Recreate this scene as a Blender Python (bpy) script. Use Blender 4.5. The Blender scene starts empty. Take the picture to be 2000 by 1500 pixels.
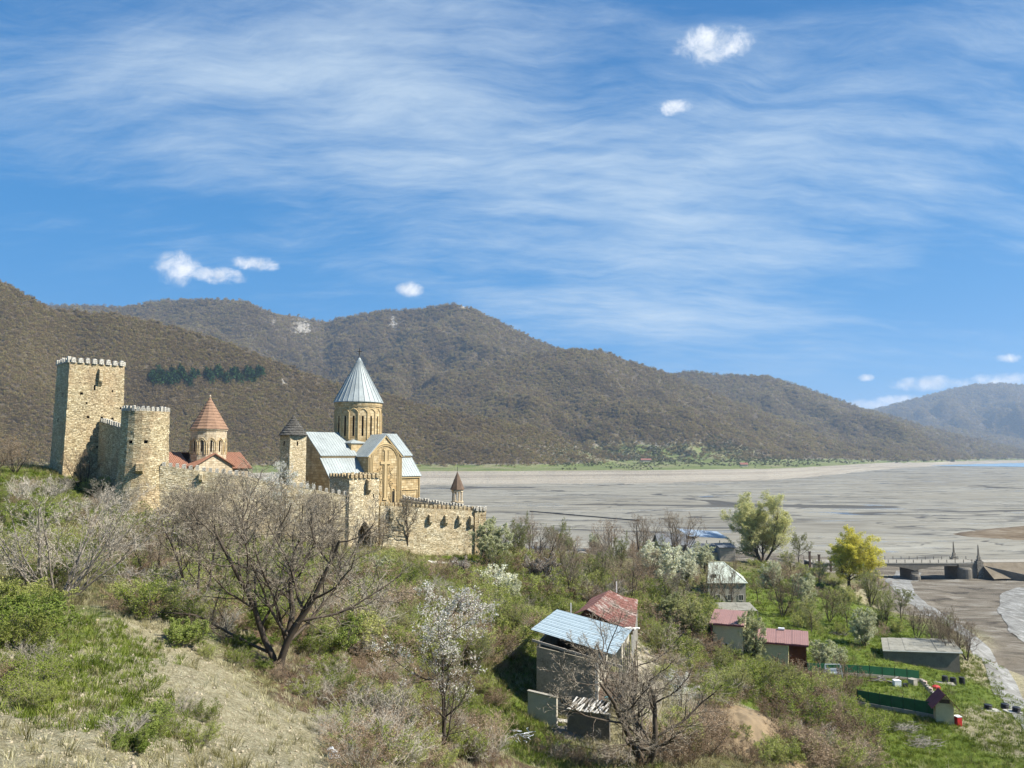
import bpy, bmesh, math, random
import numpy as np
from mathutils import Vector, Matrix

# ------------------------------------------------------------------ camera, sky, sun, exposure
SC = bpy.context.scene
COL = SC.collection
CAMZ = 45.0                      # eye height above the drained lake bed, metres
FPX = 1505.0                     # focal length in pixels of a 2000 px wide frame
PITCH = math.atan(137.5 / FPX)
cd = bpy.data.cameras.new('camera')
cam = bpy.data.objects.new('camera', cd)
COL.objects.link(cam)
cam.location = (0, 0, CAMZ)
cam.rotation_euler = (math.pi / 2 + PITCH, 0, 0)
cd.sensor_width = 36.0
cd.lens = 36.0 * FPX / 2000.0
cd.clip_start = 0.5
cd.clip_end = 60000.0
SC.camera = cam

SUN_AZ, SUN_EL = math.radians(106), math.radians(45)
SUNV = Vector((math.sin(SUN_AZ) * math.cos(SUN_EL), math.cos(SUN_AZ) * math.cos(SUN_EL), math.sin(SUN_EL)))
sl = bpy.data.lights.new('sun', 'SUN')
sl.energy = 5.0
sl.angle = math.radians(0.53)
sl.color = (1.0, 0.95, 0.86)
sun = bpy.data.objects.new('sun', sl)
COL.objects.link(sun)
sun.location = (200, -40, 300)
sun.rotation_euler = SUNV.to_track_quat('Z', 'Y').to_euler()

SC.view_settings.view_transform = 'Standard'
SC.view_settings.look = 'None'
SC.view_settings.exposure = 1.0
SC.view_settings.gamma = 1.0
SC.view_settings.use_curve_mapping = False
SC.render.engine = 'CYCLES'
SC.cycles.use_denoising = True
SC.cycles.adaptive_threshold = 0.02
SC.cycles.max_bounces = 5
SC.cycles.diffuse_bounces = 2
SC.cycles.glossy_bounces = 2
SC.cycles.transmission_bounces = 2
SC.cycles.volume_bounces = 0
SC.cycles.transparent_max_bounces = 6
SC.cycles.sample_clamp_indirect = 6.0

# ------------------------------------------------------------------ node helpers
class NT:
    def __init__(self, nt):
        self.nt = nt
    def n(self, typ, **kw):
        nd = self.nt.nodes.new(typ)
        ins = kw.pop('ins', {})
        for k, v in kw.items():
            setattr(nd, k, v)
        for k, v in ins.items():
            s = nd.inputs[k]
            if isinstance(v, bpy.types.NodeSocket):
                self.nt.links.new(v, s)
            else:
                s.default_value = v
        return nd
    def link(self, a, b):
        self.nt.links.new(a, b)
    def math(self, op, a, b=None, c=None, clamp=False):
        ins = {0: a}
        if b is not None: ins[1] = b
        if c is not None: ins[2] = c
        return self.n('ShaderNodeMath', operation=op, use_clamp=clamp, ins=ins).outputs[0]
    def vmath(self, op, a, b=None):
        ins = {0: a}
        if b is not None: ins[1] = b
        nd = self.n('ShaderNodeVectorMath', operation=op, ins=ins)
        return nd.outputs['Value'] if op in ('DOT_PRODUCT', 'LENGTH', 'DISTANCE') else nd.outputs[0]
    def mapping(self, vec, loc=(0, 0, 0), rot=(0, 0, 0), scale=(1, 1, 1)):
        return self.n('ShaderNodeMapping', ins={'Vector': vec, 'Location': loc, 'Rotation': rot, 'Scale': scale}).outputs[0]
    def noise(self, vec, scale, detail=4.0, rough=0.55, dist=0.0, out=0):
        return self.n('ShaderNodeTexNoise', ins={'Vector': vec, 'Scale': scale, 'Detail': detail, 'Roughness': rough, 'Distortion': dist}).outputs[out]
    def voro(self, vec, scale, out='Distance', feature='F1', rnd=1.0):
        return self.n('ShaderNodeTexVoronoi', feature=feature, ins={'Vector': vec, 'Scale': scale, 'Randomness': rnd}).outputs[out]
    def ramp(self, fac, stops, interp='LINEAR'):
        nd = self.n('ShaderNodeValToRGB', ins={'Fac': fac})
        cr = nd.color_ramp
        cr.interpolation = interp
        while len(cr.elements) < len(stops):
            cr.elements.new(0.5)
        for e, (p, c) in zip(cr.elements, stops):
            e.position = p
            e.color = (c, c, c, 1) if isinstance(c, (int, float)) else (c[0], c[1], c[2], 1)
        return nd.outputs[0]
    def mix(self, fac, a, b, blend='MIX'):
        nd = self.n('ShaderNodeMix', data_type='RGBA', blend_type=blend)
        for i, v in ((0, fac), (6, a), (7, b)):
            s = nd.inputs[i]
            if isinstance(v, bpy.types.NodeSocket):
                self.nt.links.new(v, s)
            elif i == 0:
                s.default_value = v
            else:
                s.default_value = (v[0], v[1], v[2], 1)
        return nd.outputs[2]
    def sstep(self, v, lo, hi):
        return self.n('ShaderNodeMapRange', interpolation_type='SMOOTHSTEP', ins={0: v, 1: lo, 2: hi, 3: 0.0, 4: 1.0}).outputs[0]

MATS = {}
def new_mat(name):
    m = bpy.data.materials.new(name)
    m.use_nodes = True
    m.node_tree.nodes.clear()
    g = NT(m.node_tree)
    out = g.n('ShaderNodeOutputMaterial')
    b = g.n('ShaderNodeBsdfPrincipled')
    b.inputs['Roughness'].default_value = 0.9
    b.inputs['Specular IOR Level'].default_value = 0.2
    g.link(b.outputs[0], out.inputs['Surface'])
    MATS[name] = m
    return m, g, b
def bump(g, b, h, strength=0.5, dist=0.05):
    nd = g.n('ShaderNodeBump', ins={'Height': h, 'Strength': strength, 'Distance': dist})
    g.link(nd.outputs[0], b.inputs['Normal'])

# ------------------------------------------------------------------ sky
w = bpy.data.worlds.new('World')
SC.world = w
w.use_nodes = True
w.node_tree.nodes.clear()
g = NT(w.node_tree)
wo = g.n('ShaderNodeOutputWorld')
bg = g.n('ShaderNodeBackground')
g.link(bg.outputs[0], wo.inputs[0])
w.cycles.sampling_method = 'NONE'
bg.inputs['Strength'].default_value = 0.065
sky = g.n('ShaderNodeTexSky', sky_type='NISHITA')
sky.sun_disc = False
sky.sun_elevation = SUN_EL
sky.sun_rotation = SUN_AZ
sky.altitude = 900
sky.air_density = 1.0
sky.dust_density = 0.1
sky.ozone_density = 1.3
tc = g.n('ShaderNodeTexCoord')
D = tc.outputs['Generated']
sep = g.n('ShaderNodeSeparateXYZ', ins={0: D})
zc = g.math('MAXIMUM', sep.outputs[2], 0.03)
# a cirrus sheet high above: the view direction carried up to a flat layer
px_ = g.math('DIVIDE', sep.outputs[0], g.math('ADD', zc, 0.22))
py_ = g.math('DIVIDE', sep.outputs[1], g.math('ADD', zc, 0.22))
P = g.n('ShaderNodeCombineXYZ', ins={0: px_, 1: py_, 2: 0.0}).outputs[0]
def warped(vec, scale, amt, seed):
    wn = g.noise(g.mapping(vec, loc=(seed, seed * 1.7, 0)), scale, 3.0, 0.5, out=1)
    return g.vmath('ADD', vec, g.n('ShaderNodeVectorMath', operation='SCALE', ins={0: g.vmath('SUBTRACT', wn, (0.5, 0.5, 0.5)), 'Scale': amt}).outputs[0])
CS = globals().get('SKYSEED', 6.0)
Pw = warped(P, 0.8, 0.55, CS)
broad = g.noise(g.mapping(Pw, loc=(CS * 3.1, CS, 0), rot=(0, 0, math.radians(-20)), scale=(0.62, 1.0, 1)), 1.0, 4.0, 0.5)
mid = g.noise(g.mapping(warped(P, 1.6, 0.35, CS + 2), loc=(CS, CS * 2, 0), rot=(0, 0, math.radians(-26)), scale=(0.6, 2.1, 1)), 1.9, 8.0, 0.62)
fine = g.noise(g.mapping(warped(P, 3.0, 0.22, CS + 4), loc=(CS * 2, 0, 0), rot=(0, 0, math.radians(-34)), scale=(0.7, 3.6, 1)), 4.6, 8.0, 0.72)
cirr = g.math('ADD', g.math('MULTIPLY', broad, 0.95), g.math('ADD', g.math('MULTIPLY', mid, 0.55), g.math('MULTIPLY', fine, 0.27)))
cirr = g.sstep(cirr, 0.80, 1.22)
low = g.sstep(sep.outputs[2], 0.03, 0.17)
cirr = g.math('MULTIPLY', g.math('MULTIPLY', cirr, low), 0.84)
# small puffs of cumulus
def puff(px, py, rx, ry):
    th = PITCH
    cx, cz = (px - 1000) / FPX, (750 - py) / FPX
    d = Vector((cx, math.cos(th) - cz * math.sin(th), math.sin(th) + cz * math.cos(th))).normalized()
    r = Vector((d.y, -d.x, 0)).normalized()
    u = r.cross(d)
    k = d.length
    a = g.math('DIVIDE', g.vmath('DOT_PRODUCT', D, tuple(r)), rx / FPX)
    b2 = g.math('DIVIDE', g.vmath('DOT_PRODUCT', D, tuple(u)), ry / FPX)
    q = g.math('ADD', g.math('MULTIPLY', a, a), g.math('MULTIPLY', b2, b2))
    fr = g.sstep(g.vmath('DOT_PRODUCT', D, tuple(d)), 0.9, 0.95)
    return g.math('MULTIPLY', g.math('SUBTRACT', 1.0, g.math('MINIMUM', q, 1.0)), fr)
acc = None
for a in ((1395, 90, 80, 40), (1372, 78, 42, 34), (1318, 210, 44, 17), (346, 524, 52, 38), (420, 538, 75, 20), (500, 515, 52, 17),
          (800, 565, 32, 18), (1826, 749, 80, 17), (1960, 742, 75, 16), (1690, 791, 60, 14), (1750, 782, 60, 12), (1690, 738, 18, 9), (1965, 700, 26, 11)):
    p = puff(*a)
    acc = p if acc is None else g.math('MAXIMUM', acc, p)
Dw = warped(D, 22.0, 0.035, 1.0)
pn = g.noise(Dw, 40.0, 8.0, 0.64)
pf = g.math('ADD', acc, g.math('MULTIPLY', g.math('SUBTRACT', pn, 0.5), 2.3))
pf = g.math('MULTIPLY', g.sstep(pf, 0.16, 1.30), g.sstep(acc, 0.0, 0.4))
# puffs are greyer underneath
pshade = g.noise(g.mapping(Dw, loc=(0, 0, -0.006)), 42.0, 4.0, 0.6)
hs = g.n('ShaderNodeHueSaturation', ins={'Hue': 0.5, 'Saturation': 1.4, 'Value': 1.0, 'Color': sky.outputs[0]}).outputs[0]
grad = g.ramp(g.math('ABSOLUTE', sep.outputs[2]), [(0.0, (0.060, 0.345, 0.70)), (0.14, (0.036, 0.262, 0.60)), (0.5, (0.012, 0.145, 0.40))])
hs = g.mix(0.86, hs, g.mix(1.0, grad, (10.0, 10.0, 10.0), 'MULTIPLY'))
col = g.mix(cirr, hs, (5.6, 6.6, 7.4))
col = g.mix(pf, col, g.mix(g.sstep(pshade, 0.35, 0.65), (9.2, 9.3, 9.4), (6.4, 6.9, 7.5)))
g.link(col, bg.inputs['Color'])

# ------------------------------------------------------------------ maths helpers
CT, ST = math.cos(PITCH), math.sin(PITCH)
def ray(px, py):
    cx, cz = (px - 1000) / FPX, (750 - py) / FPX
    return cx, CT - cz * ST, ST + cz * CT
def W(px, py, D):
    """the point seen at (px, py) of the photograph, D metres ahead"""
    x, y, z = ray(px, py)
    return np.array((x * D / y, D, CAMZ + z * D / y))
def project(x, y, z):
    dz = z - CAMZ
    dep = y * CT + dz * ST
    return 1000 + FPX * x / dep, 750 - FPX * (dz * CT - y * ST) / dep

def _hash(i, j, k):
    n = (i.astype(np.int64) * 374761393 + j.astype(np.int64) * 668265263 + k * 1274126177) & 0x7fffffff
    n = ((n ^ (n >> 13)) * 1274126177) & 0x7fffffff
    n = ((n ^ (n >> 15)) * 2246822519) & 0x7fffffff
    return (n ^ (n >> 16)) / 2147483648.0
def vnoise(x, y, seed=0):
    x = np.asarray(x, float); y = np.asarray(y, float)
    i, j = np.floor(x), np.floor(y)
    fx, fy = x - i, y - j
    fx = fx * fx * (3 - 2 * fx); fy = fy * fy * (3 - 2 * fy)
    a = _hash(i, j, seed); b = _hash(i + 1, j, seed); c = _hash(i, j + 1, seed); d = _hash(i + 1, j + 1, seed)
    return (a * (1 - fx) + b * fx) * (1 - fy) + (c * (1 - fx) + d * fx) * fy
def fbm(x, y, oct=4, seed=0, gain=0.5):
    s = 0; a = 1; t = 0
    for k in range(oct):
        s = s + a * vnoise(x * 2 ** k, y * 2 ** k, seed + k * 17)
        t += a; a *= gain
    return s / t - 0.5
def sm(t):
    t = np.clip(t, 0, 1)
    return t * t * (3 - 2 * t)

# ------------------------------------------------------------------ object helpers
def tag(o, label=None, cat=None, group=None, kind=None):
    if label: o['label'] = label
    if cat: o['category'] = cat
    if group: o['group'] = group
    if kind or cat: o['kind'] = kind or 'thing'
    return o
def empty(name, loc, label=None, cat=None, group=None):
    o = bpy.data.objects.new(name, None)
    o.empty_display_size = 0.3
    o.location = loc
    COL.objects.link(o)
    return tag(o, label, cat, group)
def np_mesh(name, V, Fq, mats=(), midx=None, smooth=False, uv=None):
    """fast mesh from arrays; Fq is (n,3) or (n,4)"""
    me = bpy.data.meshes.new(name)
    V = np.asarray(V, np.float32); Fq = np.asarray(Fq, np.int32)
    k = Fq.shape[1]
    me.vertices.add(len(V)); me.vertices.foreach_set('co', V.ravel())
    me.loops.add(Fq.size); me.loops.foreach_set('vertex_index', Fq.ravel())
    me.polygons.add(len(Fq)); me.polygons.foreach_set('loop_start', np.arange(0, Fq.size, k, dtype=np.int32))
    if midx is not None:
        me.polygons.foreach_set('material_index', np.asarray(midx, np.int32))
    if smooth:
        me.polygons.foreach_set('use_smooth', np.ones(len(Fq), bool))
    for m in mats:
        me.materials.append(MATS[m])
    if uv is not None:
        l = me.uv_layers.new(name='UVMap')
        l.data.foreach_set('uv', np.asarray(uv, np.float32)[Fq.ravel()].ravel())
    me.update(calc_edges=True)
    return me
def link(name, me, parent=None, loc=None):
    o = bpy.data.objects.new(name, me)
    COL.objects.link(o)
    if parent is not None: o.parent = parent
    if loc is not None: o.location = loc
    return o
def grid_mesh(name, X, Y, Z, mats, smooth=True):
    r, c = X.shape
    V = np.stack((X.ravel(), Y.ravel(), Z.ravel()), 1)
    i = np.arange(r * c).reshape(r, c)
    Fq = np.stack((i[:-1, :-1], i[:-1, 1:], i[1:, 1:], i[1:, :-1]), -1).reshape(-1, 4)
    return np_mesh(name, V, Fq, mats, smooth=smooth)
def attr_col(me, name, arr):
    a = me.attributes.new(name, 'FLOAT_COLOR', 'POINT')
    arr = np.concatenate((arr, np.ones((len(arr), 1))), 1).astype(np.float32)
    a.data.foreach_set('color', arr.ravel())

def scatter(name, protos, pts, rot, scl, idx, mats):
    """one object: the pattern meshes plus a point cloud, instanced with geometry nodes.
    protos: list of (V, F(n,3), midx)"""
    Vs, Fs, Ms, K = [], [], [], []
    off = 0
    for k, (v, f, m) in enumerate(protos):
        Vs.append(v); Fs.append(np.asarray(f) + off); Ms.append(m); K.append(np.full(len(v), k + 1)); off += len(v)
    n = len(pts)
    Vs.append(pts); K.append(np.zeros(n))
    me = np_mesh(name, np.concatenate(Vs), np.concatenate(Fs), mats, np.concatenate(Ms))
    nv = off + n
    a = me.attributes.new('kindno', 'INT', 'POINT'); a.data.foreach_set('value', np.concatenate(K).astype(np.int32))
    R = np.zeros((nv, 3), np.float32); R[off:] = rot
    a = me.attributes.new('rotv', 'FLOAT_VECTOR', 'POINT'); a.data.foreach_set('vector', R.ravel())
    S = np.ones((nv, 3), np.float32); S[off:] = scl if np.ndim(scl) == 2 else np.repeat(np.asarray(scl)[:, None], 3, 1)
    a = me.attributes.new('sclv', 'FLOAT_VECTOR', 'POINT'); a.data.foreach_set('vector', S.ravel())
    I = np.zeros(nv, np.int32); I[off:] = idx
    a = me.attributes.new('pick', 'INT', 'POINT'); a.data.foreach_set('value', I)
    o = link(name, me)
    ng = bpy.data.node_groups.new('scatter_' + name, 'GeometryNodeTree')
    ng.interface.new_socket('Geometry', in_out='INPUT', socket_type='NodeSocketGeometry')
    ng.interface.new_socket('Geometry', in_out='OUTPUT', socket_type='NodeSocketGeometry')
    g = NT(ng)
    gi = g.n('NodeGroupInput'); go = g.n('NodeGroupOutput')
    def named(nm, typ):
        nd = g.n('GeometryNodeInputNamedAttribute', data_type=typ)
        nd.inputs['Name'].default_value = nm
        return nd.outputs['Attribute']
    kn = named('kindno', 'INT')
    def sepk(k):
        cmp_ = g.n('FunctionNodeCompare', data_type='INT', operation='EQUAL')
        g.link(kn, cmp_.inputs[2]); cmp_.inputs[3].default_value = k
        s = g.n('GeometryNodeSeparateGeometry', domain='POINT')
        g.link(gi.outputs[0], s.inputs[0]); g.link(cmp_.outputs[0], s.inputs[1])
        return s.outputs[0]
    jn = g.n('GeometryNodeJoinGeometry')
    for k in reversed(range(len(protos))):
        gti = g.n('GeometryNodeGeometryToInstance')
        g.link(sepk(k + 1), gti.inputs[0])
        g.link(gti.outputs[0], jn.inputs[0])
    ip = g.n('GeometryNodeInstanceOnPoints')
    g.link(sepk(0), ip.inputs['Points'])
    g.link(jn.outputs[0], ip.inputs['Instance'])
    ip.inputs['Pick Instance'].default_value = True
    g.link(named('pick', 'INT'), ip.inputs['Instance Index'])
    e2r = g.n('FunctionNodeEulerToRotation'); g.link(named('rotv', 'FLOAT_VECTOR'), e2r.inputs[0])
    g.link(e2r.outputs[0], ip.inputs['Rotation'])
    g.link(named('sclv', 'FLOAT_VECTOR'), ip.inputs['Scale'])
    g.link(ip.outputs[0], go.inputs[0])
    md = o.modifiers.new('scatter', 'NODES'); md.node_group = ng
    return o
# ------------------------------------------------------------------ near terrain
_c = []
def cpt(px, py, D): _c.append(tuple(W(px, py, D)))
for a in ((0, 1500, 16), (0, 1350, 25), (300, 1500, 20), (600, 1500, 27), (300, 1300, 33), (200, 1180, 46), (450, 1350, 38), (640, 1480, 30),
          (-300, 1500, 14), (-300, 1200, 36), (-300, 1000, 80), (0, 1200, 43), (0, 1080, 68),
          (700, 1350, 52), (800, 1480, 44), (560, 1290, 55), (950, 1450, 58), (1000, 1480, 60), (330, 1250, 42), (400, 1190, 58), (870, 1490, 48),
          (250, 1080, 85), (350, 1077, 106), (450, 1080, 110), (560, 1080, 113), (700, 1160, 92), (800, 1200, 85), (900, 1250, 80), (620, 1200, 78), (480, 1150, 78),
          (1060, 1390, 77), (1200, 1415, 74), (1100, 1480, 66), (1255, 1490, 62), (1400, 1490, 67), (1480, 1395, 80), (1560, 1490, 72), (1700, 1490, 82),
          (1000, 1330, 82), (1250, 1340, 84), (1180, 1250, 96),
          (1850, 1412, 93), (2000, 1495, 83), (2200, 1450, 88), (1680, 1350, 105), (1450, 1320, 112), (1300, 1300, 98), (1350, 1230, 122), (1290, 1190, 130),
          (1500, 1200, 165), (1650, 1200, 165), (1780, 1295, 132), (1900, 1350, 113), (1950, 1480, 86), (1830, 1232, 160), (1880, 1272, 142), (1600, 1250, 140),
          (1945, 1300, 148), (2050, 1385, 121), (1800, 1180, 212), (1745, 1130, 264), (1900, 1180, 212), (2000, 1150, 240), (1700, 1180, 200), (1650, 1150, 206), (2000, 1230, 178),
          (1490, 1100, 250), (1430, 1095, 250), (1350, 1090, 245), (1200, 1090, 225), (1100, 1080, 215), (1000, 1090, 165), (950, 1085, 143), (860, 1090, 137), (1000, 1200, 108),
          (1100, 1150, 125), (1200, 1150, 140), (1570, 1110, 255),
          (590, 1062, 124), (330, 1045, 117), (230, 1015, 116), (80, 916, 135), (0, 914, 130), (0, 936, 115), (0, 1000, 95), (120, 1000, 104), (700, 1070, 128), (-300, 905, 130)):
    cpt(*a)
_c += [(-32, 165, 33), (-60, 155, 36.5), (-45, 145, 34), (-20, 165, 31), (-12, 152, 30), (-75, 140, 42), (-80, 160, 40), (-30, 215, 14), (-100, 250, 24), (0, 230, 10), (-30, 300, 0), (-150, 300, 10),
       (90, 320, 5), (60, 350, 2), (50, 420, -3), (150, 310, 1.0), (130, 286, .4), (150, 286, .2), (140, 276, .9), (157, 279, .6), (120, 292, 1.5), (140, 300, .3), (180, 345, -1.5), (0, 470, -4), (-200, 480, -4), (300, 500, -4), (300, 320, 0.5), (300, 200, 3.5), (230, 300, 1.0), (240, 370, -2), (160, 420, -4),
       (-300, 200, 45), (-300, 400, 20), (-500, 700, -4), (0, 720, -4), (500, 720, -4), (-3, 3, 42.2), (10, 6, 40), (-12, 6, 42.0), (0, -10, 43), (30, 20, 30), (60, 40, 19), (100, 60, 12), (25, 45, 23)]
_C = np.array(_c)
_n = len(_C)
def _kern(ax, ay):
    return np.sqrt((ax[:, None] - _C[None, :, 0]) ** 2 + (ay[:, None] - _C[None, :, 1]) ** 2 + 9.0)
_A = np.zeros((_n + 3, _n + 3))
_A[:_n, :_n] = _kern(_C[:, 0], _C[:, 1])
_Pm = np.stack((np.ones(_n), _C[:, 0], _C[:, 1]), 1)
_A[:_n, _n:] = _Pm; _A[_n:, :_n] = _Pm.T
_Wt = np.linalg.solve(_A, np.concatenate((_C[:, 2], np.zeros(3))))
def hbase(x, y):
    x = np.asarray(x, float).ravel(); y = np.asarray(y, float).ravel()
    out = np.empty(len(x))
    for s in range(0, len(x), 40000):
        xs, ys = x[s:s + 40000], y[s:s + 40000]
        out[s:s + 40000] = _kern(xs, ys) @ _Wt[:_n] + _Wt[_n] + _Wt[_n + 1] * xs + _Wt[_n + 2] * ys
    return out
def hground(x, y):
    x = np.asarray(x, float).ravel(); y = np.asarray(y, float).ravel()
    r = np.clip((x + 20) / 60, 0, 1) * np.clip((y - 50) / 40, 0, 1)      # the valley floor is smoother than the hillside
    amp = 1.0 - 0.75 * r
    hb_ = hbase(x, y)
    lo = np.clip((7.5 - hb_) / 2, 0, 1) * (y > 95)                        # cut banks in the river mud
    hw = hb_ + 1.1 * fbm(x / 14, y / 22, 3, 15)
    fr = hw / 0.85 - np.floor(hw / 0.85)
    hb_ = hb_ + lo * (0.55 * (sm((fr - .8) / .2) - fr) + 0.6 * fbm(x / 14, y / 22, 3, 15))
    return hb_ + amp * (1.5 * fbm(x / 9, y / 9, 3, 5) + 0.45 * fbm(x / 1.6, y / 1.6, 4, 9, .6))
def hz(x, y):
    return float(hground([x], [y])[0])
_gx = np.arange(-260, 380, .8); _gy = np.arange(0, 345, .8)
_GH = hground(*[q.ravel() for q in np.meshgrid(_gx, _gy)]).reshape(len(_gy), len(_gx))
def hfast(x, y):
    fx = np.clip((np.asarray(x) + 260) / .8, 0, len(_gx) - 1.001); fy = np.clip(np.asarray(y) / .8, 0, len(_gy) - 1.001)
    i = fx.astype(int); j = fy.astype(int); a = fx - i; b = fy - j
    return (_GH[j, i] * (1 - a) + _GH[j, i + 1] * a) * (1 - b) + (_GH[j + 1, i] * (1 - a) + _GH[j + 1, i + 1] * a) * b
_Ds = np.concatenate((np.arange(8, 60, 0.4), np.arange(60, 330, 1.0)))
def G(px, py):
    """where the line of sight at (px, py) meets the ground"""
    x, y, z = ray(px, py)
    X = x / y * _Ds; Z = CAMZ + z / y * _Ds
    d = Z - hfast(X, _Ds)
    k = np.argmax(d < 0)
    if not (d < 0).any(): k = len(_Ds) - 1
    if k == 0: return np.array((X[0], _Ds[0], hz(X[0], _Ds[0])))
    t = d[k - 1] / (d[k - 1] - d[k] + 1e-9)
    Dd = _Ds[k - 1] + t * (_Ds[k] - _Ds[k - 1])
    return np.array((x / y * Dd, Dd, hz(x / y * Dd, Dd)))

# surface masks, laid out in metres: red = green grass, green = bare pale soil and gravel, blue = dark litter or wet mud
BLOBS = []
def blob(ch, px, py, r, k=1.0, sx=1.0):
    p = G(px, py); BLOBS.append((ch, p[0], p[1], r, k, sx))
for a in ((0, 40, 935, 16, 1), (0, 360, 1060, 8, .9), (0, 900, 1085, 7, 1.2), (0, 1010, 1440, 6, 1.1), (0, 1050, 1490, 7, 1), (0, 980, 1400, 5, .8), (0, 1470, 1370, 9, 1.0), (0, 1640, 1340, 22, 1.2), (0, 1760, 1400, 20, 1.2),
          (0, 1880, 1400, 17, 1.5), (0, 1840, 1470, 14, 1.4), (0, 1690, 1330, 14, 1.2), (0, 1900, 1480, 14, 1.1), (0, 1760, 1470, 14, 1.1), (0, 1560, 1220, 26, .9), (0, 1650, 1240, 22, .9), (0, 1700, 1270, 22, 1.1), (0, 1780, 1310, 16, 1.1), (0, 1560, 1150, 24, .8), (0, 1450, 1085, 14, 1),
          (0, 280, 1320, 7, .85), (0, 200, 1250, 7, .95), (0, 330, 1400, 4, .55), (0, 120, 1330, 5, .9), (0, 180, 1390, 4, .7), (0, 40, 1240, 6, .8), (0, 60, 1450, 4, .5), (0, 250, 1450, 3, .5), (0, 400, 1230, 8, .5), (0, 320, 1000, 10, .6), (0, 150, 1000, 14, .7),
          (0, 700, 1140, 14, .35), (0, 860, 1180, 16, .45), (0, 980, 1180, 14, .5), (0, 930, 1250, 14, .45), (0, 600, 1120, 12, .3), (0, 1400, 1240, 14, .4), (0, 1050, 1120, 15, .4),
          (1, 480, 1400, 9, 1.1), (1, 380, 1330, 6, .9), (1, 560, 1450, 7, 1.1), (1, 600, 1490, 5, 1.0), (1, 120, 1420, 4, .9), (1, 200, 1490, 4, .9), (1, 450, 1480, 6, .9), (1, 300, 1200, 6, .7), (1, 330, 1270, 5, .8), (1, 30, 1340, 3, .7),
          (1, 1480, 1440, 6, 1.0), (1, 1440, 1400, 6, .9), (1, 1180, 1470, 6, .8), (1, 1250, 1400, 6, .7), (1, 1290, 1190, 7, .9), (1, 1260, 1300, 7, .5), (1, 350, 1077, 4, .6), (1, 1985, 1440, 6, 1.1), (1, 2010, 1410, 8, 1.2), (1, 1930, 1270, 12, .9), (1, 1970, 1330, 12, 1.2),
          (1, 1800, 1190, 22, .7), (1, 1900, 1200, 30, .7), (1, 1760, 1130, 22, .8),
          (2, 640, 1330, 12, 1.0), (2, 720, 1390, 11, 1.1), (2, 780, 1460, 7, .8), (2, 600, 1300, 8, .6), (2, 560, 1370, 4, .4)):
    blob(*a)

UC, RC = 440, 470
_u = np.linspace(-1.35, 1.35, UC)
_r = 3.0 * (760 / 3.0) ** np.linspace(0, 1, RC)
Y = np.repeat(_r[:, None], UC, 1); X = Y * _u[None, :]
Z = hground(X, Y).reshape(X.shape)
mask = np.zeros((X.size, 3))
xf, yf = X.ravel(), Y.ravel()
for ch, bx, by, r, k, sx in BLOBS:
    mask[:, ch] += k * np.exp(-((xf - bx) ** 2 + (yf - by) ** 2) / (r * r))
# river gravel and mud: everything low by the water
zf = Z.ravel()
lowm = np.clip((8.2 - zf) / 3.0, 0, 1) * (yf > 90)
mask[:, 1] = np.maximum(mask[:, 1] * 1.0, lowm * 0.75)
mask[:, 0] *= 1 - lowm
mask[:, 2] = np.maximum(mask[:, 2], lowm * 0.0)
MASK_FN = lambda x, y: [sum(k * np.exp(-((x - bx) ** 2 + (y - by) ** 2) / (r * r)) for c, bx, by, r, k, s in BLOBS if c == ch) for ch in range(3)]

m, g, b = new_mat('ground')
geo = g.n('ShaderNodeNewGeometry').outputs['Position']
mk = g.n('ShaderNodeAttribute', attribute_name='mask')
sp = g.n('ShaderNodeSeparateColor', ins={0: mk.outputs['Color']})
n1 = g.noise(geo, 0.35, 6, 0.65); n2 = g.noise(geo, 2.2, 6, 0.7); n3 = g.noise(geo, 9.0, 4, 0.7)
nn = g.math('ADD', g.math('MULTIPLY', n1, 0.5), g.math('MULTIPLY', n2, 0.5))
scrub = g.ramp(nn, [(0.33, (0.085, 0.068, 0.036)), (0.46, (0.150, 0.122, 0.060)), (0.54, (0.125, 0.130, 0.042)), (0.66, (0.25, 0.21, 0.115))])
grass = g.ramp(g.math('ADD', g.math('MULTIPLY', n1, .45), g.math('MULTIPLY', n2, .55)), [(0.34, (0.065, 0.098, 0.012)), (0.5, (0.118, 0.165, 0.020)), (0.64, (0.195, 0.220, 0.045))])
soil = g.ramp(g.math('ADD', g.math('MULTIPLY', n2, .5), g.math('MULTIPLY', n3, .5)), [(0.34, (0.14, 0.115, 0.062)), (0.48, (0.29, 0.255, 0.15)), (0.62, (0.45, 0.41, 0.275))])
litter = g.ramp(n2, [(0.35, (0.060, 0.038, 0.024)), (0.62, (0.20, 0.130, 0.082))])
sharp = lambda s, lo, hi: g.sstep(g.math('ADD', s, g.math('MULTIPLY', g.math('SUBTRACT', nn, 0.5), 1.7)), lo, hi)
col = g.mix(sharp(sp.outputs[2], 0.3, 0.7), scrub, litter)
col = g.mix(sharp(sp.outputs[0], 0.3, 0.62), col, grass)
col = g.mix(sharp(sp.outputs[1], 0.45, 0.85), col, soil)
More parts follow.
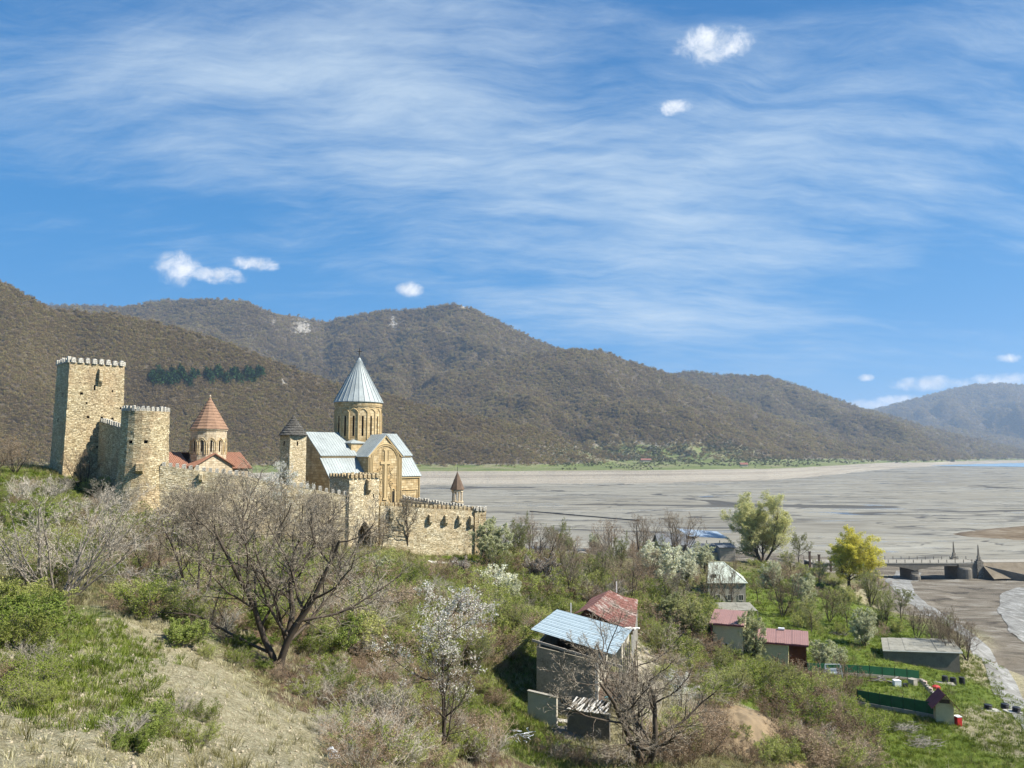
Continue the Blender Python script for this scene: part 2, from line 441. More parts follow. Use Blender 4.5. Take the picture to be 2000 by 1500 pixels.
# wet river mud low down, darker brown with pale dry crusts
zz = g.n('ShaderNodeSeparateXYZ', ins={0: geo}).outputs[2]
mudn = g.noise(g.mapping(geo, rot=(0, 0, .5), scale=(0.06, 0.22, 0.2)), 1.0, 8, 0.68, 0.8)
mud = g.ramp(mudn, [(0.34, (0.055, 0.047, 0.037)), (0.43, (0.125, 0.105, 0.078)), (0.52, (0.185, 0.158, 0.118)), (0.62, (0.25, 0.225, 0.18)), (0.75, (0.34, 0.33, 0.305))])
lowf = g.sstep(g.math('ADD', zz, g.math('MULTIPLY', nn, 3.0)), 9.2, 7.6)
lowf = g.math('MULTIPLY', lowf, g.sstep(g.n('ShaderNodeSeparateXYZ', ins={0: geo}).outputs[1], 90, 100))
col = g.mix(lowf, col, mud)
g.link(col, b.inputs['Base Color'])
bump(g, b, g.math('ADD', n2, n3), 0.9, 0.25)
me = grid_mesh('ground', X, Y, Z, ['ground'])
attr_col(me, 'mask', mask)
tag(link('ground', me), kind='structure')
GRD = (X, Y, Z, mask)

# ------------------------------------------------------------------ drained lake bed
_u2 = np.linspace(-1.5, 1.5, 420)
_r2 = 210.0 * (16000 / 210.0) ** np.linspace(0, 1, 420)
Y = np.repeat(_r2[:, None], 420, 1); X = Y * _u2[None, :]
# shallow channels with small cut banks winding across the flat
warp = 90 * fbm(X / 300, Y / 300, 3, 31)
ch1 = np.abs(fbm((X + warp) / 420, (Y - warp) / 150, 3, 41))
ch2 = np.abs(fbm((X - warp) / 170, (Y + warp) / 60, 3, 47))
Z = 0.25 * fbm(X / 60, Y / 25, 4, 51) - 1.3 * (1 - sm(ch1 / 0.022)) - 0.7 * (1 - sm(ch2 / 0.016))
Z = Z + 0.9 * np.maximum(0, fbm(X / 260, Y / 90, 3, 57) * 3 - 0.2)
m, g, b = new_mat('lake_mud')
geo = g.n('ShaderNodeNewGeometry').outputs['Position']
xyz = g.n('ShaderNodeSeparateXYZ', ins={0: geo})
a1 = g.noise(g.mapping(geo, rot=(0, 0, 0.12), scale=(0.004, 0.011, 0)), 1.0, 9, 0.62, 1.2)
a2 = g.noise(g.mapping(geo, rot=(0, 0, -0.2), scale=(0.02, 0.06, 0)), 1.0, 9, 0.7, 0.9)
a3 = g.noise(g.mapping(geo, rot=(0, 0, 0.05), scale=(0.003, 0.018, 0)), 1.0, 6, 0.6, 2.0)
s_ = g.math('ADD', g.math('MULTIPLY', a1, 0.55), g.math('MULTIPLY', a2, 0.45))
col = g.ramp(s_, [(0.32, (0.145, 0.130, 0.098)), (0.45, (0.205, 0.189, 0.148)), (0.54, (0.250, 0.234, 0.188)), (0.63, (0.295, 0.280, 0.230)), (0.75, (0.36, 0.345, 0.295))])
# thin dark wet runnels
rn = g.math('ABSOLUTE', g.math('SUBTRACT', g.noise(g.mapping(geo, rot=(0, 0, 0.1), scale=(0.0035, 0.014, 0)), 1.0, 5, 0.55, 1.6), 0.5))
wet = g.math('MULTIPLY', g.sstep(rn, 0.028, 0.006), g.sstep(a2, 0.36, 0.56))
rn2 = g.math('ABSOLUTE', g.math('SUBTRACT', g.noise(g.mapping(geo, rot=(0, 0, -0.25), scale=(0.009, 0.03, 0)), 1.0, 6, 0.6, 1.8), 0.5))
wet = g.math('MAXIMUM', wet, g.math('MULTIPLY', g.math('MULTIPLY', g.sstep(rn2, 0.02, 0.004), g.sstep(a1, 0.40, 0.60)), 0.8))
zlow = g.sstep(xyz.outputs[2], -0.25, -0.6)
wet = g.math('MAXIMUM', wet, zlow)
col = g.mix(g.math('MULTIPLY', wet, 0.85), col, (0.05, 0.047, 0.042))
g.link(col, b.inputs['Base Color'])
pool = g.sstep(g.math('ADD', a3, g.math('MULTIPLY', g.math('SUBTRACT', a2, 0.5), 0.5)), 0.60, 0.66)
g.link(g.math('SUBTRACT', g.ramp(a3, [(0.4, 0.65), (0.6, 0.95)]), g.math('MULTIPLY', pool, 0.7)), b.inputs['Roughness'])
g.link(g.math('ADD', 0.2, g.math('MULTIPLY', pool, 0.3)), b.inputs['Specular IOR Level'])
b.inputs['Specular IOR Level'].default_value = 0.22
bump(g, b, g.math('MULTIPLY', a2, g.math('SUBTRACT', 1.0, pool)), 0.6, 0.6)
tag(link('lake_bed', grid_mesh('lake_bed', X, Y, Z, ['lake_mud'])), kind='structure')

# open water far down the valley, irregular edge
m, g, b = new_mat('lake_water')
b.inputs['Base Color'].default_value = (0.22, 0.33, 0.42, 1)
b.inputs['Roughness'].default_value = 0.3
b.inputs['Specular IOR Level'].default_value = 0.5
geo = g.n('ShaderNodeNewGeometry').outputs['Position']
bump(g, b, g.noise(g.mapping(geo, scale=(0.02, 0.06, 0)), 1.0, 5, 0.6), 0.25, 1.0)
cols, rows = 120, 60
tt = np.linspace(0, 1, cols)
near = np.interp(tt, [0, .2, .5, .8, 1], [3150, 2750, 2300, 2000, 1900]) + 170 * fbm(tt * 16, tt * 0, 4, 71)
u = np.interp(tt, [0, 1], [0.46, 1.5])
far = np.interp(tt, [0, .15, .5, 1], [3350, 4300, 6000, 9000])
R = near[None, :] + (far - near)[None, :] * np.linspace(0, 1, rows)[:, None]
tag(link('lake_water', grid_mesh('lake_water', R * u[None, :], R, np.full(R.shape, 0.9), ['lake_water'])), kind='structure')

# ------------------------------------------------------------------ hills across the lake
def skyline(pts):
    e = []
    for px, py, D in pts:
        x, y, z = ray(px, py); e.append((x / y, z / y, D))
    return np.array(e)
A_ = skyline([(-900, 420, 1500), (-300, 470, 1600), (0, 545, 1700), (50, 573, 1720), (100, 600, 1750), (150, 606, 1780), (230, 612, 1800), (350, 638, 1850), (450, 670, 1900), (560, 712, 1950), (640, 742, 2000), (750, 768, 2050),
              (860, 800, 2080), (960, 818, 2100), (1050, 837, 2120), (1110, 862, 2130), (1165, 892, 2120), (1220, 905, 2100), (1300, 925, 2000)])
B_ = skyline([(-900, 560, 5000), (0, 596, 4600), (150, 597, 4600), (200, 597, 4600), (240, 600, 4500), (300, 588, 4400), (390, 584, 4300), (480, 588, 4300), (510, 602, 4300), (535, 611, 4300), (580, 617, 4500), (635, 629, 4600), (690, 616, 4500), (740, 608, 4400), (830, 602, 4300),
              (860, 596, 4250), (890, 593, 4200), (930, 604, 4200), (1000, 640, 4200), (1060, 668, 4200), (1120, 690, 4300), (1200, 720, 4400), (1320, 770, 4500), (1500, 850, 4500), (1700, 900, 4500)])
C_ = skyline([(600, 900, 3000), (760, 800, 3000), (880, 735, 3100), (960, 712, 3200), (1040, 690, 3300), (1100, 680, 3350), (1170, 683, 3400), (1230, 705, 3500), (1290, 724, 3600), (1400, 770, 3500), (1560, 830, 3500), (1650, 870, 3600), (1750, 896, 3600)])
E_ = skyline([(1100, 790, 4600), (1230, 740, 4600), (1330, 728, 4700), (1352, 724, 4700), (1400, 731, 4700), (1500, 735, 4800), (1560, 752, 4800), (1650, 786, 5000), (1740, 813, 5200), (1850, 845, 5400), (1950, 868, 5600), (2030, 890, 5600), (2200, 920, 5600)])
D_ = skyline([(1500, 860, 9800), (1620, 825, 10000), (1700, 801, 10000), (1745, 790, 10000), (1800, 776, 10000), (1850, 761, 10000), (1900, 751, 10000), (1960, 748, 10000), (2010, 751, 10000), (2200, 740, 10000), (2700, 700, 10000)])
D2_ = skyline([(1560, 880, 7500), (1700, 855, 7500), (1760, 838, 7500), (1830, 832, 7600), (1900, 842, 7600), (1990, 858, 7800), (2100, 870, 8000), (2700, 860, 8000)])
SH = np.array([[ray(p, 900)[0] / ray(p, 900)[1], d] for p, d in ((-900, 700), (0, 800), (600, 1080), (800, 1150), (1000, 1180), (1300, 1240), (1420, 1300), (1500, 1360), (1570, 1480), (1640, 1800), (1700, 2150), (1780, 2650), (1850, 3100), (1930, 3500), (2000, 3900), (2700, 6500))])
UC2, RC2 = 640, 330
_u3 = np.linspace(-1.3, 1.3, UC2)
_r3 = 620.0 * (15000 / 620.0) ** np.linspace(0, 1, RC2)
Y = np.repeat(_r3[:, None], UC2, 1); X = Y * _u3[None, :]
U = np.repeat(_u3[None, :], RC2, 0)
shore = np.interp(_u3, SH[:, 0], SH[:, 1])[None, :] + 45 * fbm(_u3 * 26, _u3 * 0, 4, 81)[None, :]
sd = (Y - shore) / shore                                  # relative distance behind the shore
bank = 13.0 * sm(sd / 0.42) ** 0.9
st = bank + 0.9 * np.sin(bank * 2.6 + 3 * fbm(X / 180, Y / 180, 3, 83)) * (bank > 0.3) * (bank < 12.5)
H = np.where(sd < 0, -6 * sm(-sd / 0.05) - 0.2, st)
H = H + np.clip(Y - shore * 1.42, 0, 500) * 0.020 * (sd > 0)
gul = fbm(X / 420, Y / 420, 5, 91, 0.55)
gu2 = fbm(X / 130, Y / 130, 3, 97)
ridgy = np.abs(fbm(X / 520, Y / 900, 4, 99)) * 2
def layer(S, foot, seed, bk=0.9):
    zc = CAMZ + S[:, 1] * S[:, 2]
    rc = np.interp(_u3, S[:, 0], S[:, 2])[None, :]
    zc = np.interp(_u3, S[:, 0], zc)[None, :]
    zc = zc + 0.004 * rc * 0.35 * fbm(_u3 * 60, _u3 * 0, 4, seed)[None, :]
    inside = ((_u3 > S[0, 0]) & (_u3 < S[-1, 0]))[None, :]
    rf = np.broadcast_to(foot, rc.shape)
    rf = np.minimum(rf, rc - 350)
    t = (Y - rf) / (rc - rf)
    front = np.clip(t, 0, 1)
    Sx = front ** 1.15
    hgt = (zc - 8) * Sx
    amp = np.sin(np.pi * np.clip(t, 0, 1)) ** 0.8
    hgt = hgt + amp * (zc - 8) * (0.72 * gul + 0.10 * gu2 - 0.34 * (0.5 - ridgy))
    back = np.clip((t - 1) / bk, 0, 1)
    hgt = np.where(t > 1, (zc - 8) * (1 - sm(back)) * (1 + 0.1 * gul * sm((t - 1) * 4)), hgt)
    return np.where((t > 0) & inside, 8 + hgt, -50)
sf = np.interp(_u3, SH[:, 0], SH[:, 1])[None, :]
HL = [layer(A_, np.minimum(sf * 1.58, 1880), 101), layer(B_, np.full((1, UC2), 2500.0), 103), layer(C_, np.maximum(sf * 1.6, 2050) * 1.0 + 150, 107), layer(E_, np.minimum(np.maximum(sf * 1.12, 2900), 4300), 109), layer(D_, np.full((1, UC2), 7000.0), 111), layer(D2_, np.full((1, UC2), 5800.0), 113)]
hl = HL[0]
for q in HL[1:]:
    hl = np.maximum(hl, q)
hill = np.maximum(hl, H)
isA = (HL[0] >= hl - 0.5) & (HL[0] > H)
_hx, _hy = project(X, Y, np.maximum(hl, H))
vs_ = np.exp(-((_hx - 1290) / 250) ** 2 - ((_hy - 884) / 26) ** 2) * np.clip(fbm(X / 160, Y / 160, 4, 141) * 5 + .75, 0, 1)
# share of wood: none on the drained banks and the meadow behind them
wood = np.clip((hl - H) / 10 + 0.0, 0, 1) * np.clip((hill - 14) / 8, 0, 1) * (1 - .85 * vs_)
meadow = np.clip((hill - 10.5) / 2.0, 0, 1) * (1 - wood)
m, g, b = new_mat('hillside')
geo = g.n('ShaderNodeNewGeometry').outputs['Position']
mk = g.n('ShaderNodeAttribute', attribute_name='mask')
sp = g.n('ShaderNodeSeparateColor', ins={0: mk.outputs['Color']})
n1 = g.noise(geo, 0.012, 6, 0.65); n2 = g.noise(geo, 0.09, 5, 0.7)
wood_c = g.ramp(g.math('ADD', g.math('MULTIPLY', n1, .5), g.math('MULTIPLY', n2, .5)), [(0.34, (0.058, 0.045, 0.029)), (0.5, (0.080, 0.063, 0.039)), (0.66, (0.105, 0.086, 0.050))])
zz = g.n('ShaderNodeSeparateXYZ', ins={0: geo}).outputs[2]
strat = g.noise(g.mapping(geo, scale=(0.0015, 0.0015, 0.75)), 1.0, 6, 0.7, 0.3)
bank_c = g.ramp(strat, [(0.33, (0.19, 0.165, 0.13)), (0.48, (0.285, 0.25, 0.195)), (0.58, (0.36, 0.325, 0.26)), (0.70, (0.24, 0.205, 0.16))])
mead_c = g.ramp(n1, [(0.36, (0.095, 0.12, 0.035)), (0.5, (0.145, 0.170, 0.055)), (0.62, (0.20, 0.185, 0.10))])
col = g.mix(sp.outputs[0], bank_c, wood_c)
md_ = g.sstep(g.math('ADD', sp.outputs[1], g.math('MULTIPLY', g.math('SUBTRACT', n1, 0.5), 0.8)), 0.35, 0.65)
col = g.mix(md_, col, mead_c)
rock = g.ramp(n2, [(0.35, (0.16, 0.14, 0.115)), (0.65, (0.36, 0.34, 0.29))])
col = g.mix(g.sstep(g.math('ADD', sp.outputs[2], g.math('MULTIPLY', g.math('SUBTRACT', n2, 0.5), 1.5)), 0.45, 0.7), col, rock)
g.link(col, b.inputs['Base Color'])
bump(g, b, n2, 0.8, 5.0)
# quarry, road cut and rocky spurs are pale
hx, hy = project(X, Y, hill)
rockm = np.zeros(X.shape)
roads = [((780, 742), (830, 755), (900, 782), (980, 812), (1060, 838), (1090, 850))]
quar = [(555, 748, 14, 5, 1.3, 1), (640, 750, 10, 3, 1.0, 1), (590, 640, 26, 22, .75, 0), (770, 640, 10, 20, .6, 0), (640, 690, 12, 26, .5, 0), (760, 625, 14, 12, .5, 0), (905, 600, 14, 6, .8, 0), (530, 628, 20, 10, .6, 0)]
for qx, qy, rx, ry, k, onA in quar:
    rockm += k * np.exp(-((hx - qx) / rx) ** 2 - ((hy - qy) / ry) ** 2) * (isA if onA else ~isA)
for rd in roads:
    rp = np.array(rd, float)
    yy = np.interp(hx, rp[:, 0], rp[:, 1]); 
    rockm += 0.9 * np.exp(-((hy - yy) / 2.2) ** 2) * (hx > rp[0, 0]) * (hx < rp[-1, 0]) * isA
me = grid_mesh('hills', X, Y, hill, ['hillside'])
attr_col(me, 'mask', np.stack((wood.ravel(), meadow.ravel(), np.clip(rockm, 0, 1).ravel()), 1))
tag(link('hills', me), kind='structure')
HILL = (X, Y, hill, wood, meadow, rockm, isA, hx, hy)

# ------------------------------------------------------------------ woods on the hills (uncountable, far away)
m, g, b = new_mat('far_twigs')
oi = g.n('ShaderNodeObjectInfo')
geo = g.n('ShaderNodeNewGeometry').outputs['Position']
v = g.math('ADD', g.math('MULTIPLY', oi.outputs['Random'], 0.34), g.math('MULTIPLY', g.noise(geo, 0.0045, 6, 0.62), 0.80))
g.link(g.ramp(v, [(0.26, (0.13, 0.102, 0.060)), (0.42, (0.225, 0.174, 0.098)), (0.54, (0.285, 0.208, 0.112)), (0.66, (0.295, 0.25, 0.095)), (0.84, (0.37, 0.285, 0.17))]), b.inputs['Base Color'])
b.inputs['Roughness'].default_value = 1.0; b.inputs['Specular IOR Level'].default_value = 0.0
tr = g.n('ShaderNodeBsdfTranslucent'); g.link(b.inputs['Base Color'].links[0].from_socket, tr.inputs[0])
g.link(g.n('ShaderNodeMixShader', ins={0: 0.45, 1: b.outputs[0], 2: tr.outputs[0]}).outputs[0], [q for q in g.nt.nodes if q.type == 'OUTPUT_MATERIAL'][0].inputs['Surface'])
m, g, b = new_mat('far_green')
oi = g.n('ShaderNodeObjectInfo')
g.link(g.ramp(oi.outputs['Random'], [(0.0, (0.075, 0.085, 0.040)), (0.5, (0.130, 0.138, 0.060)), (0.8, (0.17, 0.155, 0.085)), (1.0, (0.34, 0.33, 0.26))]), b.inputs['Base Color'])
b.inputs['Roughness'].default_value = 1.0; b.inputs['Specular IOR Level'].default_value = 0.0
m, g, b = new_mat('far_pine')
oi = g.n('ShaderNodeObjectInfo')
g.link(g.ramp(oi.outputs['Random'], [(0.0, (0.018, 0.042, 0.015)), (1.0, (0.045, 0.085, 0.030))]), b.inputs['Base Color'])
b.inputs['Roughness'].default_value = 1.0; b.inputs['Specular IOR Level'].default_value = 0.0
rng = np.random.default_rng(11)
def crown_cloud(n, size, seed, flat=0.8, lift=0.75, cone=False):
    """a loose crown of small faces filling a rounded volume, one unit wide"""
    r = np.random.default_rng(seed)
    d = r.normal(size=(n, 3)); d /= np.linalg.norm(d, axis=1)[:, None]
    rad = r.uniform(0.25, 1.0, n) ** 0.5 * (0.8 + 0.35 * r.random(n))
    c = d * rad[:, None] * np.array((0.5, 0.5, 0.5 * flat))
    if cone:
        zc = r.random(n) ** 0.8
        c = np.stack((0.34 * (1 - zc) ** 0.8 * d[:, 0] * 1.2, 0.34 * (1 - zc) ** 0.8 * d[:, 1] * 1.2, zc * 1.5 - 0.3), 1)
    c[:, 2] += lift * 0.5
    a = r.normal(size=(n, 3)); a += d * 0.0; a /= np.linalg.norm(a, axis=1)[:, None]
    t = r.normal(size=(n, 3)); t -= (t * a).sum(1)[:, None] * a; t /= np.linalg.norm(t, axis=1)[:, None]
    bt = np.cross(a, t)
    s = size * (0.5 + r.random(n))[:, None]
    V = np.stack((c + t * s, c - t * s * 0.5 + bt * s * 0.8, c - t * s * 0.5 - bt * s * 0.8), 1).reshape(-1, 3)
    return V, np.arange(3 * n).reshape(-1, 3)
def protos_cloud(k, n, size, seed, mi=0, **kw):
    out = []
    for i in range(k):
        V, Fq = crown_cloud(n, size, seed + i, **kw)
        out.append((V, Fq, np.full(len(Fq), mi)))
    return out
Xc, Yc, Hc = (0.25 * (q[:-1, :-1] + q[1:, :-1] + q[:-1, 1:] + q[1:, 1:]) for q in (X, Y, hill))
Wc = 0.25 * (wood[:-1, :-1] + wood[1:, :-1] + wood[:-1, 1:] + wood[1:, 1:])
Mc, Rk = meadow[:-1, :-1], rockm[:-1, :-1]
pX, pY = hx, hy
dpx = np.abs(pX[:-1, 1:] - pX[:-1, :-1]); dpy = pY[:-1, :-1] - pY[1:, :-1]
runmin = np.minimum.accumulate(pY, axis=0)
vis = (pY[1:, :-1] <= runmin[1:, :-1] + 3.0)
area = dpx * np.clip(dpy, 0.35, None) * 0.262                       # in pixels of the 1024 px picture
size_m = np.clip(Yc * 0.0038, 7.0, 24)
spx = size_m * 770 / Yc
inframe = (np.abs(pX[:-1, :-1] - 1000) < 1250)
lam = 2.9 * area / (spx ** 2 * 0.62) * np.where(vis, 1.0, 0.12) * inframe
lamw = lam * np.clip(Wc * 1.4 - 0.15, 0, 1) * (1 - np.clip(Rk * 1.3, 0, 0.97))
def cells(lam):
    cnt = rng.poisson(np.clip(lam, 0, 60))
    i, j = np.nonzero(cnt)
    rep = cnt[i, j]
    i = np.repeat(i, rep); j = np.repeat(j, rep)
    a = rng.random(len(i)); c = rng.random(len(i))
    f = lambda q: (q[i, j] * (1 - a) + q[i + 1, j] * a) * (1 - c) + (q[i, j + 1] * (1 - a) + q[i + 1, j + 1] * a) * c
    return np.stack((f(X), f(Y), f(hill)), 1), size_m[i, j]
P_, s_ = cells(lamw)
n = len(P_)
print('far wood instances', n)
sc = s_ * rng.uniform(0.65, 1.35, n)
rot = np.zeros((n, 3)); rot[:, 2] = rng.uniform(0, 6.28, n)
tag(scatter('far_wood', protos_cloud(5, 64, 0.105, 21), P_, rot, np.stack((sc, sc, sc * rng.uniform(0.8, 1.25, n)), 1), rng.integers(0, 5, n), ['far_twigs']),
    'bare brown deciduous wood covering the hills across the lake', 'wood', kind='stuff')
# hedges and bushes of the far meadow and the village slope
vill = np.exp(-((pX[:-1, :-1] - 1290) / 240) ** 2 - ((pY[:-1, :-1] - 882) / 26) ** 2) * 1.0 + np.exp(-((pX[:-1, :-1] - 1420) / 140) ** 2 - ((pY[:-1, :-1] - 893) / 12) ** 2) * 0.5 + 0.35 * np.exp(-((pY[:-1, :-1] - 903) / 5) ** 2)
lamg = lam * vill * (Hc > 12.5) * np.clip(fbm(Xc / 120, Yc / 120, 3, 131) * 6 + 0.6, 0.05, 1) * 1.9
P_, s_ = cells(lamg)
n = len(P_); print('far bushes', n)
sc = s_ * rng.uniform(0.4, 0.95, n)
rot = np.zeros((n, 3)); rot[:, 2] = rng.uniform(0, 6.28, n)
tag(scatter('far_bushes', protos_cloud(3, 40, 0.15, 61, lift=0.6), P_, rot, sc, rng.integers(0, 3, n), ['far_green']),
    'green bushes and hedges scattered over the far meadow by the shore', 'bushes', kind='stuff')
# two plantations of pine above the fortress
def hill_at(px, py):
    k = np.where(isA, (hx - px) ** 2 + (hy - py) ** 2, 1e9)
    i, j = np.unravel_index(np.argmin(k), k.shape)
    return i, j
for x0, x1, ytop, ybot, seed, lab in ((290, 388, 736, 752, 3, 'dark green pine plantation on the brown hill, the one nearer the square tower'),
                                      (398, 514, 730, 745, 4, 'dark green pine plantation on the brown hill, the longer one to the right')):
    r = np.random.default_rng(seed)
    pts = []
    for k in range(210):
        px = r.uniform(x0 + 4, x1 - 4); py = r.uniform(ytop, ybot)
        i, j = hill_at(px, py)
        pts.append((X[i, j] + r.uniform(-6, 6), Y[i, j] + r.uniform(-9, 9), hill[i, j] - 1))
    pts = np.array(pts); n = len(pts)
    rot = np.zeros((n, 3)); rot[:, 2] = r.uniform(0, 6.28, n)
    sc = r.uniform(13, 19, n)
    tag(scatter('pine_grove', protos_cloud(3, 70, 0.11, 71, cone=True, lift=0.5), pts, rot, sc, r.integers(0, 3, n), ['far_pine']), lab, 'pine grove', kind='stuff')
# ------------------------------------------------------------------ building materials
def stone_mat(name, dark, mid, light, bw=0.55, bh=0.24, streak=1.0, bstr=0.9, patch=None):
    m, g, b = new_mat(name)
    uv = g.n('ShaderNodeTexCoord').outputs['UV']
    geo = g.n('ShaderNodeNewGeometry').outputs['Position']
    wob = g.n('ShaderNodeVectorMath', operation='SCALE', ins={0: g.vmath('SUBTRACT', g.noise(uv, 1.7, 3, 0.6, out=1), (0.5, 0.5, 0.5)), 'Scale': 0.34 * streak}).outputs[0]
    uw = g.vmath('ADD', uv, wob)
    br = g.n('ShaderNodeTexBrick', offset=0.5, squash=0.8, squash_frequency=3, ins={'Vector': uw, 'Color1': (0, 0, 0, 1), 'Color2': (1, 1, 1, 1), 'Mortar': (0.5, 0.5, 0.5, 1), 'Scale': 1.0, 'Mortar Size': 0.028, 'Mortar Smooth': 0.3, 'Brick Width': bw, 'Row Height': bh, 'Bias': 0.0})
    n1 = g.noise(g.mapping(uv, scale=(0.9, 2.6, 1)), 1.6, 6, 0.68)
    n2 = g.noise(geo, 0.22, 4, 0.6)
    v = g.math('ADD', g.math('MULTIPLY', br.outputs['Color'], 0.30), g.math('MULTIPLY', n1, 0.70))
    col = g.ramp(v, [(0.26, dark), (0.47, mid), (0.68, light)])
    col = g.mix(g.sstep(n2, 0.42, 0.68), col, g.mix(0.55, col, patch or mid))
    col = g.mix(g.math('MULTIPLY', br.outputs['Fac'], 0.7), col, tuple(0.42 * c for c in dark))
    pit = g.sstep(g.noise(g.mapping(uv, scale=(0.55, 2.3, 1)), 1.9, 6, 0.72), 0.45, 0.34)
    col = g.mix(g.math('MULTIPLY', pit, 0.85 * min(1, streak)), col, tuple(0.35 * c for c in dark))
    stain = g.noise(g.mapping(geo, scale=(.35, .35, .07)), 1.0, 6, .68, .6)
    col = g.mix(g.math('MULTIPLY', g.sstep(stain, .52, .70), .42), col, g.mix(.5, tuple(.5 * c for c in dark), (.10, .095, .08)))
    g.link(col, b.inputs['Base Color'])
    b.inputs['Roughness'].default_value = 0.95
    h = g.math('SUBTRACT', g.math('ADD', n1, g.math('MULTIPLY', br.outputs['Color'], 0.25)), g.math('ADD', g.math('MULTIPLY', br.outputs['Fac'], 0.5), g.math('MULTIPLY', pit, 0.5)))
    bump(g, b, h, bstr, 0.14)
    return m
stone_mat('rubble', (0.19, 0.14, 0.072), (0.51, 0.41, 0.235), (0.75, 0.65, 0.43), patch=(0.46, 0.32, 0.185))
stone_mat('rubble_pale', (0.25, 0.19, 0.105), (0.62, 0.515, 0.32), (0.84, 0.75, 0.54), patch=(0.53, 0.40, 0.23))
stone_mat('merlon_stone', (0.30, 0.27, 0.21), (0.58, 0.54, 0.45), (0.78, 0.75, 0.68), 0.4, 0.3)
stone_mat('ashlar', (0.29, 0.205, 0.10), (0.47, 0.355, 0.19), (0.61, 0.49, 0.295), 1.0, 0.52, 0.12, 0.45, patch=(0.43, 0.27, 0.11))
stone_mat('ashlar_pale', (0.33, 0.25, 0.16), (0.52, 0.42, 0.28), (0.64, 0.55, 0.40), 0.8, 0.42, 0.15, 0.45)
stone_mat('slate_stone', (0.045, 0.042, 0.036), (0.12, 0.11, 0.095), (0.22, 0.21, 0.185), 0.5, 0.18, 1.0)
def plain_mat(name, c, rough=0.8, var=0.25, scale=1.2, spec=0.25, metal=0.0, c2=None, bstr=0.25):
    m, g, b = new_mat(name)
    geo = g.n('ShaderNodeNewGeometry').outputs['Position']
    v = g.math('ADD', g.math('MULTIPLY', g.noise(geo, scale, 6, 0.65), 0.6), g.math('MULTIPLY', g.noise(geo, scale * 9, 4, 0.7), 0.4))
    lo = c2 or tuple(x * (1 - var) for x in c); hi = tuple(min(1, x * (1 + var)) for x in c)
    g.link(g.ramp(v, [(0.34, lo), (0.5, c), (0.68, hi)]), b.inputs['Base Color'])
    b.inputs['Roughness'].default_value = rough; b.inputs['Specular IOR Level'].default_value = spec; b.inputs['Metallic'].default_value = metal
    if bstr: bump(g, b, v, bstr, 0.05)
    return m
plain_mat('roof_metal', (0.315, 0.345, 0.335), 0.6, 0.22, 0.35, 0.3, 0.1)
plain_mat('roof_metal_dark', (0.30, 0.33, 0.335), 0.5, 0.15, 0.5, 0.4, 0.2)
plain_mat('red_tile', (0.29, 0.145, 0.092), 0.8, 0.35, 2.5, c2=(0.17, 0.085, 0.055))
plain_mat('dome_tile', (0.255, 0.155, 0.098), 0.85, 0.3, 1.4, c2=(0.17, 0.105, 0.07))
plain_mat('turret_tile', (0.13, 0.088, 0.06), 0.85, 0.3, 1.5)
plain_mat('dark_metal', (0.035, 0.032, 0.03), 0.5, 0.2)
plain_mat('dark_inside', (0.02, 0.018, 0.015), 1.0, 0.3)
plain_mat('moulding', (0.46, 0.345, 0.18), 0.9, 0.15, 0.8)

